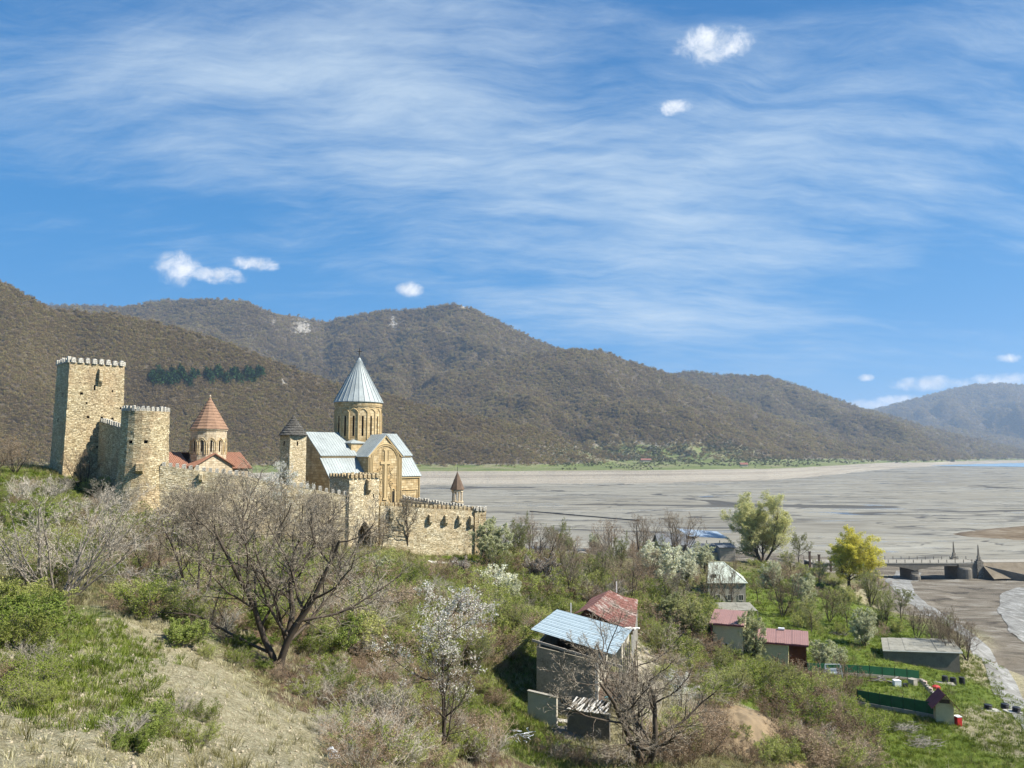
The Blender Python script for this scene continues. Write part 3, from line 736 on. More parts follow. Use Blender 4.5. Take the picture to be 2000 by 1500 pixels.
# ------------------------------------------------------------------ mesh builder
def vn(P, s=1.0):
    """three-channel position noise, for hand-laid masonry"""
    x, y, z = P[..., 0] * s, P[..., 1] * s, P[..., 2] * s
    return np.stack((fbm(x + 1.7 * z, y - 1.3 * z, 3, 201), fbm(x - 1.1 * z + 9, y + 1.9 * z, 3, 211), fbm(x + .6 * z - 5, y + 1.2 * z + 3, 3, 221)), -1)
class MB:
    def __init__(self):
        self.V = []; self.F = []
    def add(self, pts, faces):
        o = len(self.V)
        self.V.extend([tuple(map(float, p)) for p in pts]); self.F.extend([tuple(i + o for i in f) for f in faces])
    def quad(self, a, b, c, d): self.add((a, b, c, d), ((0, 1, 2, 3),))
    def poly(self, pts): self.add(pts, (tuple(range(len(pts))),))
    def box(self, o, ex, ey, ez):
        o, ex, ey, ez = (np.asarray(q, float) for q in (o, ex, ey, ez))
        P = [o, o + ex, o + ex + ey, o + ey]; P += [p + ez for p in P]
        fl = np.dot(np.cross(ex, ey), ez) < 0
        Fs = [(0, 3, 2, 1), (4, 5, 6, 7), (0, 1, 5, 4), (1, 2, 6, 5), (2, 3, 7, 6), (3, 0, 4, 7)]
        self.add(P, [f[::-1] for f in Fs] if fl else Fs)
        return self
    def cbox(self, c, sx, sy, sz, rz=0.0):
        """box standing on c, centred in plan"""
        ca, sa = math.cos(rz), math.sin(rz)
        ex = np.array((ca, sa, 0)) * sx; ey = np.array((-sa, ca, 0)) * sy
        return self.box(np.asarray(c, float) - ex / 2 - ey / 2, ex, ey, (0, 0, sz))
    def prism(self, base, h):
        """polygon (list of points, counter-clockwise seen against h) pushed along h"""
        n = len(base); h = np.asarray(h, float)
        P = [np.asarray(p, float) for p in base]; P += [p + h for p in P]
        self.add(P, [tuple(range(n))[::-1], tuple(range(n, 2 * n))] + [(i, (i + 1) % n, n + (i + 1) % n, n + i) for i in range(n)])
        return self
    def bar(self, a, b, wd, th=None, up=(0, 0, 1)):
        a, b = np.asarray(a, float), np.asarray(b, float)
        d = b - a; L = np.linalg.norm(d)
        if L < 1e-6: return self
        s = np.cross(d, up)
        if np.linalg.norm(s) < 1e-6: s = np.cross(d, (1, 0, 0))
        s /= np.linalg.norm(s); u = np.cross(s, d / L); th = th or wd
        return self.box(a - s * wd / 2 - u * th / 2, s * wd, d, u * th)
    def tube(self, pts, r, n=6, cap=True):
        pts = [np.asarray(p, float) for p in pts]
        rs = r if hasattr(r, '__len__') else [r] * len(pts)
        o = len(self.V); ref = None
        for i, p in enumerate(pts):
            d = pts[min(i + 1, len(pts) - 1)] - pts[max(i - 1, 0)]; d = d / (np.linalg.norm(d) + 1e-9)
            if ref is None: ref = np.array((0, 0, 1.)) if abs(d[2]) < .9 else np.array((1., 0, 0))
            s = np.cross(d, ref); s /= np.linalg.norm(s); u = np.cross(s, d); ref = u
            for k in range(n):
                a = 2 * math.pi * k / n
                self.V.append(tuple(p + rs[i] * (math.cos(a) * s + math.sin(a) * u)))
        for i in range(len(pts) - 1):
            for k in range(n):
                self.F.append((o + i * n + k, o + i * n + (k + 1) % n, o + (i + 1) * n + (k + 1) % n, o + (i + 1) * n + k))
        if cap:
            self.F.append(tuple(range(o, o + n))[::-1]); self.F.append(tuple(range(o + (len(pts) - 1) * n, o + len(pts) * n)))
        return self
    def lathe(self, c, prof, n=24, a0=0.0, jit=0.0):
        c = np.asarray(c, float); o = len(self.V)
        for r, z in prof:
            for k in range(n):
                a = a0 + 2 * math.pi * k / n
                self.V.append((c[0] + r * math.cos(a), c[1] + r * math.sin(a), c[2] + z))
        for i in range(len(prof) - 1):
            for k in range(n):
                self.F.append((o + i * n + k, o + i * n + (k + 1) % n, o + (i + 1) * n + (k + 1) % n, o + (i + 1) * n + k))
        self.F.append(tuple(range(o, o + n))[::-1]); self.F.append(tuple(range(o + (len(prof) - 1) * n, o + len(prof) * n)))
        return self
    def rough(self, p00, p10, p11, p01, step=0.5, amp=0.1, holes=(), depth=0.7, recess=None):
        """masonry sheet with hand-laid unevenness; holes are (u0,u1,v0,v1) in metres from p00"""
        p00, p10, p11, p01 = (np.asarray(q, float) for q in (p00, p10, p11, p01))
        L = np.linalg.norm(p10 - p00); Hh = np.linalg.norm(p01 - p00)
        us = set(np.round(np.linspace(0, L, max(2, int(L / step) + 1)), 4)); vs = set(np.round(np.linspace(0, Hh, max(2, int(Hh / step) + 1)), 4))
        for h in holes:
            us |= {h[0], h[1]}; vs |= {h[2], h[3]}
        us = np.array(sorted(us)); vs = np.array(sorted(vs))
        a = (us / L)[None, :, None]; c = (vs / Hh)[:, None, None]
        P = (p00 * (1 - a) + p10 * a) * (1 - c) + (p01 * (1 - a) + p11 * a) * c
        if amp: P = P + amp * 2.0 * vn(P, 0.9) * np.array((1, 1, 0.6))
        r, k = len(vs), len(us); o = len(self.V)
        self.V.extend(map(tuple, P.reshape(-1, 3)))
        nrm = np.cross(p10 - p00, p01 - p00); nrm /= np.linalg.norm(nrm)
        um = (us[:-1] + us[1:]) / 2; vm = (vs[:-1] + vs[1:]) / 2
        for j in range(r - 1):
            for i in range(k - 1):
                if any(h[0] < um[i] < h[1] and h[2] < vm[j] < h[3] for h in holes): continue
                self.F.append((o + j * k + i, o + j * k + i + 1, o + (j + 1) * k + i + 1, o + (j + 1) * k + i))
        out = []
        for h in holes:
            i0, i1 = np.searchsorted(us, h[0]), np.searchsorted(us, h[1]); j0, j1 = np.searchsorted(vs, h[2]), np.searchsorted(vs, h[3])
            q = [P[j0, i0], P[j0, i1], P[j1, i1], P[j1, i0]]
            back = [x - nrm * depth for x in q]
            rm = MB()
            grow = [x + (x - sum(q) / 4) * 0.02 for x in q]
            for s in range(4):
                t = (s + 1) % 4
                rm.quad(grow[s], grow[t], back[t], back[s])
            rm.quad(*back)
            out.append(rm)
        if recess is not None: recess.extend(out)
        return self
    def build(self, name, mat, parent=None, smooth=False, kind=None):
        me = bpy.data.meshes.new(name)
        V = np.array(self.V, float)
        if parent is not None:
            V = V - np.array(parent_world(parent))
        me.from_pydata(V.tolist(), [], self.F)
        n = len(me.polygons)
        nr = np.empty(n * 3, np.float32); me.polygons.foreach_get('normal', nr); nr = nr.reshape(-1, 3).astype(float)
        nl = len(me.loops); li = np.empty(nl, np.int32); me.loops.foreach_get('vertex_index', li)
        lt = np.empty(n, np.int32); me.polygons.foreach_get('loop_total', lt)
        N = np.repeat(nr, lt, 0)
        t = np.stack((-N[:, 1], N[:, 0], np.zeros(nl)), 1); ln = np.linalg.norm(t, axis=1)
        flat = ln < 0.25
        t[~flat] /= ln[~flat][:, None]; t[flat] = (1, 0, 0)
        bt = np.cross(N, t)
        Pl = np.array(self.V, float)[li]
        uv = np.stack(((Pl * t).sum(1), (Pl * bt).sum(1)), 1).astype(np.float32)
        uvl = me.uv_layers.new(name='UVMap'); uvl.data.foreach_set('uv', uv.ravel())
        me.materials.append(MATS[mat])
        if smooth: me.polygons.foreach_set('use_smooth', np.ones(n, bool))
        o = link(name, me, parent)
        if kind: o['kind'] = kind
        return o
def parent_world(o):
    p = np.array(o.location)
    while o.parent is not None:
        o = o.parent; p = p + np.array(o.location)
    return p
def place(name, me, parent, loc, rz=0.0, scl=(1, 1, 1)):
    o = bpy.data.objects.new(name, me); COL.objects.link(o); o.parent = parent
    o.location = np.asarray(loc, float) - parent_world(parent)
    o.rotation_euler = (0, 0, rz); o.scale = scl
    return o
def shared(mb, mat, name):
    o = mb.build(name, mat); me = o.data; bpy.data.objects.remove(o); return me
A = np.array
def recesses(lst, name, mat, parent):
    for rm in lst: rm.build(name, mat, parent)

# merlon patterns: a rounded stone tooth, unit pitch along x
def merlon_mesh(w_, d_, h_, rounded=True, seed=0):
    mb = MB(); r = random.Random(seed)
    if rounded:
        prof = [(-w_ / 2, 0), (w_ / 2, 0), (w_ / 2, h_ * .55)] + [(w_ / 2 * math.cos(a), h_ * (.55 + .45 * math.sin(a))) for a in (0.6, 1.1, 1.57, 2.04, 2.54)] + [(-w_ / 2, h_ * .55)]
    else:
        prof = [(-w_ / 2, 0), (w_ / 2, 0), (w_ / 2 * .95, h_ * .9), (w_ * .3, h_), (-w_ * .3, h_ * .97), (-w_ / 2 * .95, h_ * .88)]
    prof = [(x + r.uniform(-.03, .03) * w_, z + r.uniform(-.03, .03) * h_ * (z > 0)) for x, z in prof]
    mb.prism([(x, d_ / 2, z) for x, z in prof][::-1], (0, -d_, 0))
    return mb
MER_BIG = [shared(merlon_mesh(.72, .5, 1.0, True, s), 'merlon_stone', 'merlon') for s in range(3)]
MER = [shared(merlon_mesh(.55, .45, .8, False, s), 'merlon_stone', 'merlon') for s in range(3)]
MER_D = [shared(merlon_mesh(.55, .45, .8, False, s + 5), 'rubble', 'merlon') for s in range(3)]
def merlon_row(parent, a, b, pitch, meshes, seed=0, end=False, k=1.0):
    a, b = A(a, float), A(b, float); r = random.Random(seed)
    n = max(1, int(round(np.linalg.norm((b - a)[:2]) / pitch)))
    rz = math.atan2(b[1] - a[1], b[0] - a[0])
    for i in range(n + (1 if end else 0)):
        p = a + (b - a) * ((i + (0 if end else .5)) / n)
        place('merlon', r.choice(meshes), parent, p - A((0, 0, .05)), rz + r.uniform(-.05, .05), (k * r.uniform(.88, 1.1), k * r.uniform(.9, 1.05), k * r.uniform(.8, 1.12)))
def stone_box(parent, c, nrm, w_, h_, d_, mat='rubble'):
    """box machicolation: a stone box on brackets hung on the wall face"""
    nrm = A(nrm, float); t = A((-nrm[1], nrm[0], 0)); mb = MB(); c = A(c, float)
    prof = [(0, 0), (d_, h_ * .35), (d_, h_), (0, h_ * 1.12)]
    mb.prism([c - t * w_ / 2 + nrm * x + A((0, 0, z)) for x, z in prof], t * w_)
    return mb.build('machicolation_box', mat, parent)

E45 = A((.7071, .7071, 0)); N45 = A((-.7071, .7071, 0)); ZU = A((0, 0, 1.))

# ------------------------------------------------------------------ square tower
def rect_tower(root, c0, e, n, le, ln, z0, z1, mat, batter=0.0, holes=None, step=.55, amp=.1, rname='loophole', skirt=1.0, top=True):
    """c0 nearest corner; e, n unit edge directions; faces: 0 = along e, 1 = along n seen from the other side"""
    e, n = A(e), A(n); c0 = A(c0)
    holes = holes or {}
    B = [c0, c0 + e * le, c0 + e * le + n * ln, c0 + n * ln]
    mid = sum(B) / 4
    mb = MB(); rc = []
    for i in range(4):
        a, b = B[i], B[(i + 1) % 4]
        ta, tb = a + (mid - a) / np.linalg.norm(mid - a) * batter, b + (mid - b) / np.linalg.norm(mid - b) * batter
        mb.rough((*a[:2], z0), (*b[:2], z0), (*tb[:2], z1), (*ta[:2], z1), step, amp, holes.get(i, ()), .8, rc)
    if top:
        T = [(*(a + (mid - a) / np.linalg.norm(mid - a) * batter)[:2], z1 - .15) for a in B]
        mb.poly(T)
    recesses(rc, rname, 'dark_inside', mb.build('masonry', mat, root))
    return [a + (mid - a) / np.linalg.norm(mid - a) * batter for a in B]
c0 = A((-75.4, 130.0, 0)); zt = 60.7; zb = 41.0
sq = empty('square_tower', (-75, 136, zb), 'tall square crenellated stone tower at the left end of the fortress', 'tower')
hb = zb - 3.0
T = rect_tower(sq, c0, E45, N45, 9.5, 8.0, hb, zt, 'rubble', .45,
               {0: [(3.3, 3.75, 10.2 + 3, 10.6 + 3), (5.6, 6.0, 10.1 + 3, 10.5 + 3), (7.4, 7.8, 10.0 + 3, 10.45 + 3), (2.0, 2.5, 17.2, 17.6), (7.4, 7.65, 17.9, 18.3), (4.2, 4.5, 18.1, 19.0), (8.8, 9.1, 14.9, 15.3), (5.1, 5.4, 8.1, 8.5), (6.9, 7.2, 8.1, 8.5), (3.0, 3.3, 15.6, 16.0)],
                3: [(5.0, 5.35, 16.8, 17.5), (3.0, 3.3, 12.6, 13.2)]})
for i, (pa, pb) in enumerate(((T[0], T[1]), (T[1], T[2]), (T[2], T[3]), (T[3], T[0]))):
    merlon_row(sq, (pa[0], pa[1], zt), (pb[0], pb[1], zt), 1.06, MER_BIG, i)
mid_ = c0 + E45 * 4.5 - N45 * .02
stone_box(sq, (*(c0 + E45 * 5.15 + N45 * .35)[:2], 56.6), -N45, .55, 3.0, .85)

# ------------------------------------------------------------------ round tower
rt_c = A((-58.0, 122.0, 0))
rt = empty('round_tower', (-58, 122, 32.0), 'round crenellated stone tower in front of the square tower', 'tower')
mb = MB(); rc = []
nseg = 20
def rrad(z): return 4.05 - .55 * sm(np.array((z - 36) / 12.0))
zl = [29.0, 33, 37, 41, 45, 48.5, 51.7]
for k in range(nseg):
    a0_, a1_ = 2 * math.pi * k / nseg, 2 * math.pi * (k + 1) / nseg
    for z0, z1 in zip(zl[:-1], zl[1:]):
        p = [rt_c + A((math.cos(a) * rrad(z), math.sin(a) * rrad(z), z)) for a, z in ((a0_, z0), (a1_, z0), (a1_, z1), (a0_, z1))]
        hs_ = []
        if z0 == 45 and k in (14, 16): hs_ = [(.35, .9, 1.7, 2.15)]
        if z0 == 37 and k in (13,): hs_ = [(.4, .75, 1.2, 1.7)]
        if z0 == 33 and k in (13, 15): hs_ = [(.4, .8, 2.0, 2.4)]
        mb.rough(*p, .5, .10, hs_, .7, rc)
mb.poly([rt_c + A((math.cos(2 * math.pi * k / nseg) * 3.4, math.sin(2 * math.pi * k / nseg) * 3.4, 51.4)) for k in range(nseg)])
recesses(rc, 'loophole', 'dark_inside', mb.build('masonry', 'rubble', rt))
rr = random.Random(4)
for k in range(30):
    a = 2 * math.pi * k / 30
    place('merlon', rr.choice(MER), rt, rt_c + A((math.cos(a) * 3.3, math.sin(a) * 3.3, 51.65)), a + math.pi / 2, (.85, .85, rr.uniform(.8, 1.15)))
vd = A((.30, -.954, 0)); stone_box(rt, rt_c + vd * 3.55 + A((0, 0, 41.9)), vd, .95, 1.7, .8)

# ------------------------------------------------------------------ curtain walls
def curtain(label, a, b, za, zb, ta, tb, thick=1.1, mers=MER, mat='rubble_pale', holes=(), pitch=.95, boxes=(), seed=0, name='curtain_wall', side=None):
    """a, b plan ends; za/zb ground, ta/tb parapet heights"""
    a, b = A((*a, 0), float), A((*b, 0), float)
    d = b - a; L = np.linalg.norm(d); d /= L; nn = A((d[1], -d[0], 0))          # outward, towards the camera side
    root = empty(name, (*((a + b) / 2)[:2], min(za, zb)), label, 'wall')
    mb = MB(); rc = []
    P = lambda s, off, z: (*(a + d * s + nn * off)[:2], z)
    mb.rough(P(0, 0, za), P(L, 0, zb), P(L, 0, tb), P(0, 0, ta), .6, .11, holes, .8, rc)
    mb.rough(P(L, -thick, zb), P(0, -thick, za), P(0, -thick, ta), P(L, -thick, tb), 1.2, .1)
    mb.quad(P(0, 0, ta - .02), P(L, 0, tb - .02), P(L, -thick, tb - .02), P(0, -thick, ta - .02))
    mb.quad(P(0, -thick, za), P(0, 0, za), P(0, 0, ta), P(0, -thick, ta)); mb.quad(P(L, 0, zb), P(L, -thick, zb), P(L, -thick, tb), P(L, 0, tb))
    recesses(rc, 'loophole', 'dark_inside', mb.build('masonry', mat, root))
    n = max(1, int(L / pitch))
    r = random.Random(seed)
    for i in range(n):
        s = (i + .5) * L / n; z = ta + (tb - ta) * s / L
        place('merlon', r.choice(mers), root, P(s, -.28, z - .08), math.atan2(d[1], d[0]) + r.uniform(-.06, .06), (r.uniform(.85, 1.1), 1, r.uniform(.78, 1.12)))
    for s, zt_, w_, h_ in boxes:
        stone_box(root, P(s, -.02, zt_ - h_), nn, w_, h_, .7, mat)
    return root
# wall joining the two towers, stepping down, seen in shade
curtain('short crenellated wall in shade linking square and round towers', (-71.6, 133.7), (-60.2, 123.6), 38, 33, 50.7, 48.4, seed=1, mers=MER, mat='rubble')
# long wall from the round tower to the gate tower
curtain('long crenellated curtain wall between round tower and gate tower', (-54.6, 120.2), (-40.5, 124.1), 31, 29.5, 43.3, 41.2, seed=2, boxes=((6.0, 42.0, .5, 1.4),))
curtain('crenellated curtain wall section sloping down beside the gate tower', (-40.5, 124.1), (-27.0, 128.3), 29.0, 28.0, 41.0, 38.2, seed=3, holes=[(4.0, 4.3, 8.6, 9.1)])
# right-hand wall with box machicolations
wr = curtain('lower crenellated wall running right from the gate tower to the corner', (-22.6, 133.6), (-5.2, 142.2), 25.5, 24.5, 36.2, 34.7, seed=4, mers=MER_D,
        boxes=((1.9, 35.6, .5, 2.3), (9.0, 34.3, .45, 1.8), (12.0, 34.1, .45, 1.8), (14.6, 33.9, .45, 1.8), (16.9, 33.7, .5, 2.1)), pitch=.8)
curtain('far crenellated wall of the fortress beside the little bell turret', (-5.2, 142.2), (-22.0, 158.0), 24.5, 28, 34.7, 36.0, seed=5, mers=MER, pitch=.8)
# corner pier
ct = empty('corner_pier', (-5.0, 142.0, 24), 'narrow square pier at the right corner of the fortress wall', 'tower')
Tn = rect_tower(ct, (-6.7, 141.0, 0), (.91, .414, 0), (-.414, .91, 0), 2.3, 2.3, 24, 34.9, 'rubble', .12)
for i in range(4):
    pa, pb = Tn[i], Tn[(i + 1) % 4]
    merlon_row(ct, (pa[0], pa[1], 34.85), (pb[0], pb[1], 34.85), .8, MER, 20 + i, k=.9)

# ------------------------------------------------------------------ gate tower
gt = empty('gate_tower', (-24, 132, 28.5), 'square crenellated gate tower with a dark pointed arch in front of the church', 'tower')
gc = A((-26.8, 128.0, 0))
ze, zg = 41.1, 27.5
mb = MB(); rc = []
B_c = [gc, gc + E45 * 5.9, gc + E45 * 5.9 + N45 * 6.1, gc + N45 * 6.1]
# front face with a real arched opening, cut as columns of masonry beside and over it
ax0, ax1, asp, az0 = 1.55, 4.35, 32.2, 27.5
Pf = lambda s, z: (*(gc + E45 * s)[:2], z)
arch = lambda s: asp + 1.75 * (1 - abs((s - (ax0 + ax1) / 2) / ((ax1 - ax0) / 2)) ** 1.5)
mb.rough(Pf(0, zg), Pf(ax0, zg), Pf(ax0, ze), Pf(0, ze), .55, .1)
mb.rough(Pf(ax1, zg), Pf(5.9, zg), Pf(5.9, ze), Pf(ax1, ze), .55, .1, [(.35, .6, 10.2, 10.8)], .7, rc)
ss = np.linspace(ax0, ax1, 11)
for s0, s1 in zip(ss[:-1], ss[1:]):
    mb.rough(Pf(s0, arch(s0)), Pf(s1, arch(s1)), Pf(s1, ze), Pf(s0, ze), .55, .1)
for i in (1, 2, 3):
    a, b = B_c[i], B_c[(i + 1) % 4]
    mb.rough((*a[:2], zg), (*b[:2], zg), (*b[:2], ze), (*a[:2], ze), .6, .1)
mb.poly([(*p[:2], ze - .2) for p in B_c])
recesses(rc, 'loophole', 'dark_inside', mb.build('masonry', 'rubble_pale', gt))
vt = MB()                                                      # vaulted passage behind the arch
for s0, s1 in zip(ss[:-1], ss[1:]):
    vt.quad(A(Pf(s0, arch(s0))), A(Pf(s1, arch(s1))), A(Pf(s1, arch(s1))) + N45 * 5, A(Pf(s0, arch(s0))) + N45 * 5)
for s in (ax0, ax1):
    vt.quad(A(Pf(s, zg)), A(Pf(s, asp)), A(Pf(s, asp)) + N45 * 5, A(Pf(s, zg)) + N45 * 5)
vt.build('gate_vault', 'rubble', gt)
rg = MB()
rg.tube([A(Pf(s, arch(s))) - N45 * .08 for s in ss], .16, 5); rg.tube([A(Pf(ax0, zg)) - N45 * .08, A(Pf(ax0, asp)) - N45 * .08], .14, 5); rg.tube([A(Pf(ax1, zg)) - N45 * .08, A(Pf(ax1, asp)) - N45 * .08], .14, 5)
rg.build('gate_arch_ring', 'ashlar_pale', gt)
gd = MB(); gd.box(A(Pf(ax0, zg)) + N45 * 4.9, E45 * (ax1 - ax0), N45 * .1, (0, 0, 6)); gd.build('gate_door', 'dark_inside', gt)
for i in range(4):
    pa, pb = B_c[i], B_c[(i + 1) % 4]
    merlon_row(gt, (pa[0], pa[1], ze), (pb[0], pb[1], ze), .85, MER_D if i != 0 else MER_D, 30 + i)
stone_box(gt, (*(gc + E45 * 3.55)[:2], 38.2), -N45, .6, 2.4, .75, 'rubble')

# ------------------------------------------------------------------ roof helpers
def sheet_roof(mb, p00, p10, p11, p01, th=.14, seam=.62, sh=.09, sw=.06):
    """roof slab, eave p00-p10, top p01-p11, with standing seams running up the slope"""
    p00, p10, p11, p01 = (A(q, float) for q in (p00, p10, p11, p01))
    nrm = np.cross(p10 - p00, p01 - p00); nrm /= np.linalg.norm(nrm)
    if nrm[2] < 0: nrm = -nrm
    P = [p00, p10, p11, p01]; Q = [p - nrm * th for p in P]
    mb.add(P + Q, [(0, 1, 2, 3), (7, 6, 5, 4), (0, 4, 5, 1), (1, 5, 6, 2), (2, 6, 7, 3), (3, 7, 4, 0)])
    if seam:
        n = max(1, int(round(max(np.linalg.norm(p10 - p00), np.linalg.norm(p11 - p01)) / seam)))
        for i in range(n + 1):
            t = min(max(i / n, .004), .996)
            a = p00 + (p10 - p00) * t + nrm * .002; b = p01 + (p11 - p01) * t + nrm * .002
            if np.linalg.norm(b - a) > .05: mb.bar(a, b, sw, sh, up=nrm)
    return mb

# ------------------------------------------------------------------ church of pale roofs
O = A((-35.3, 150.0, 0))
def cp(a, b, z): q = O + E45 * a + N45 * b; return A((q[0], q[1], z))
ch = empty('domed_church', (*cp(11, 8.8, 0)[:2], 32.0), 'ochre stone domed church with pale metal roofs and a ribbed cone', 'church')
zg = 30.0
prof = [(0, zg), (0, 40.7), (3.15, 44.15), (3.15, 44.9), (8.8, 49.35), (14.45, 44.9), (14.45, 44.15), (17.6, 40.7), (17.6, zg)]
mb = MB()
mb.poly([cp(0, b, z) for b, z in prof]); mb.poly([cp(22, b, z) for b, z in prof][::-1])
for b in (0, 17.6):
    q = [cp(0, b, zg), cp(22, b, zg), cp(22, b, 40.7), cp(0, b, 40.7)]; mb.poly(q if b == 0 else q[::-1])
for b in (3.15, 14.45):
    q = [cp(0, b, 43.5), cp(22, b, 43.5), cp(22, b, 44.9), cp(0, b, 44.9)]; mb.poly(q if b == 3.15 else q[::-1])
mb.build('nave_wall', 'ashlar', ch)
# transept
ta, tb_, tm = 8.2, 16.6, 12.4
tp = [(ta, zg), (tb_, zg), (tb_, 44.8), (tm, 48.95), (ta, 44.8)]
mb = MB()
mb.poly([cp(a, -.9, z) for a, z in tp]); mb.poly([cp(a, 18.5, z) for a, z in tp][::-1])
for a in (ta, tb_):
    q = [cp(a, -.9, zg), cp(a, 18.5, zg), cp(a, 18.5, 44.8), cp(a, -.9, 44.8)]; mb.poly(q[::-1] if a == ta else q)
mb.build('transept_wall', 'ashlar', ch)
# roofs
for nm, q in (('nave_roof', (cp(-.35, 2.75, 44.75), cp(8.3, 2.75, 44.75), cp(8.3, 8.8, 49.55), cp(-.35, 8.8, 49.55))),
              ('nave_roof', (cp(16.5, 2.75, 44.75), cp(22.35, 2.75, 44.75), cp(22.35, 8.8, 49.55), cp(16.5, 8.8, 49.55))),
              ('nave_roof', (cp(-.35, 14.85, 44.75), cp(22.35, 14.85, 44.75), cp(22.35, 8.8, 49.55), cp(-.35, 8.8, 49.55))),
              ('aisle_roof', (cp(-.3, -.45, 40.45), cp(ta, -.45, 40.45), cp(ta, 3.2, 44.4), cp(-.3, 3.2, 44.4))),
              ('aisle_roof', (cp(tb_, -.45, 40.45), cp(22.3, -.45, 40.45), cp(22.3, 3.2, 44.4), cp(tb_, 3.2, 44.4))),
              ('aisle_roof', (cp(-.3, 18.05, 40.45), cp(22.3, 18.05, 40.45), cp(22.3, 14.4, 44.4), cp(-.3, 14.4, 44.4))),
              ('transept_roof', (cp(ta - .4, -1.25, 44.55), cp(ta - .4, 18.9, 44.55), cp(tm, 18.9, 49.15), cp(tm, -1.25, 49.15))),
              ('transept_roof', (cp(tb_ + .4, -1.25, 44.55), cp(tb_ + .4, 18.9, 44.55), cp(tm, 18.9, 49.15), cp(tm, -1.25, 49.15)))):
    ro = MB(); sheet_roof(ro, *q); ro.build(nm, 'roof_metal', ch)
co = MB()
for a0_, a1_ in ((0, ta), (tb_, 22)):
    MB().box(cp(a0_, -.25, 40.05), E45 * (a1_ - a0_), N45 * .25, (0, 0, .3)).build('cornice', 'moulding', ch)
    MB().box(cp(a0_, 2.95, 44.42), E45 * (a1_ - a0_), N45 * .2, (0, 0, .28)).build('cornice', 'moulding', ch)
for a0_ in (ta, tb_): MB().bar(cp(a0_, -1.0, 44.5), cp(tm, -1.0, 48.75), .3, .28).build('gable_cornice', 'moulding', ch)
# facade carving: stepped arch, tall cross, two vines, slender shafts and a window
fb = -.9
fz = lambda a, z, o=.07: cp(a, fb - o, z)
ar = MB()
for k, (r, w_) in enumerate(((3.45, .17), (3.1, .12))):
    pts = [fz(tm - r, 33)] + [fz(tm - r * math.cos(t), 43.6 + r * math.sin(t) * 1.02) for t in np.linspace(0, math.pi, 17)] + [fz(tm + r, 33)]
    ar.tube(pts, w_, 5)
ar.build('blind_arch', 'moulding', ch)
cr = MB()
cr.box(fz(tm - .28, 36.2, .02), E45 * .56, -N45 * .22, (0, 0, 9.6)); cr.box(fz(tm - 1.25, 43.0, .021), E45 * .97, -N45 * .2, (0, 0, .55)); cr.box(fz(tm + .28, 43.0, .021), E45 * .97, -N45 * .2, (0, 0, .55))
cr.box(fz(tm - .6, 45.8, .021), E45 * 1.2, -N45 * .2, (0, 0, .35)); cr.box(fz(tm - .55, 36.0 - .2, .021), E45 * 1.1, -N45 * .2, (0, 0, .38))
for s in (-1, 1):
    cr.tube([fz(tm + s * .55, z) for z in (36.2, 42.7)], .09, 5); cr.tube([fz(tm + s * .75, z) for z in (43.8, 46.0)], .07, 5)
cr.build('carved_cross', 'moulding', ch)
for s in (-1, 1):
    vi = MB(); r_ = random.Random(8 + s)
    for k in range(9):
        zz_ = 38.6 + k * .42; aa = tm + s * (1.35 + .35 * math.sin(k * 1.7))
        vi.tube([fz(aa + .3 * math.cos(t) * (1 - t / 9), zz_ + .28 * math.sin(t) * (1 - t / 9)) for t in np.linspace(0, 5, 9)], .055, 4)
    vi.tube([fz(tm + s * (1.3 + .3 * math.sin(z * 2.2)), z) for z in np.linspace(35.5, 42.4, 14)], .07, 4)
    vi.build('carved_vine', 'moulding', ch)
wn = MB(); q0, q1 = tm + 1.75, tm + 2.35
wn.box(fz(q0, 35.2, .03), E45 * .6, -N45 * .03, (0, 0, 2.3)); wn = wn.build('window', 'dark_inside', ch)
wf = MB(); wf.tube([fz(q0 - .12, 34.9), fz(q0 - .12, 37.6)] + [fz((q0 + q1) / 2 - .42 * math.cos(t), 37.6 + .42 * math.sin(t)) for t in np.linspace(0.3, 2.84, 6)] + [fz(q1 + .12, 37.6), fz(q1 + .12, 34.9)], .12, 5); wf.build('window_frame', 'moulding', wn)
pl = MB()
for a in (ta + .12, ta + .45, tb_ - .12, tb_ - .45): MB().tube([fz(a, 31), fz(a, 44.4)], .11, 5).build('shaft', 'moulding', ch)
MB().tube([cp(21.9, -.1, 31), cp(21.9, -.1, 40)], .14, 5).build('shaft', 'moulding', ch)
MB().tube([cp(17.2, -.1, 37.6), cp(21.4, -.1, 37.6), cp(21.4, -.1, 32)], .09, 5).build('wall_moulding', 'moulding', ch)
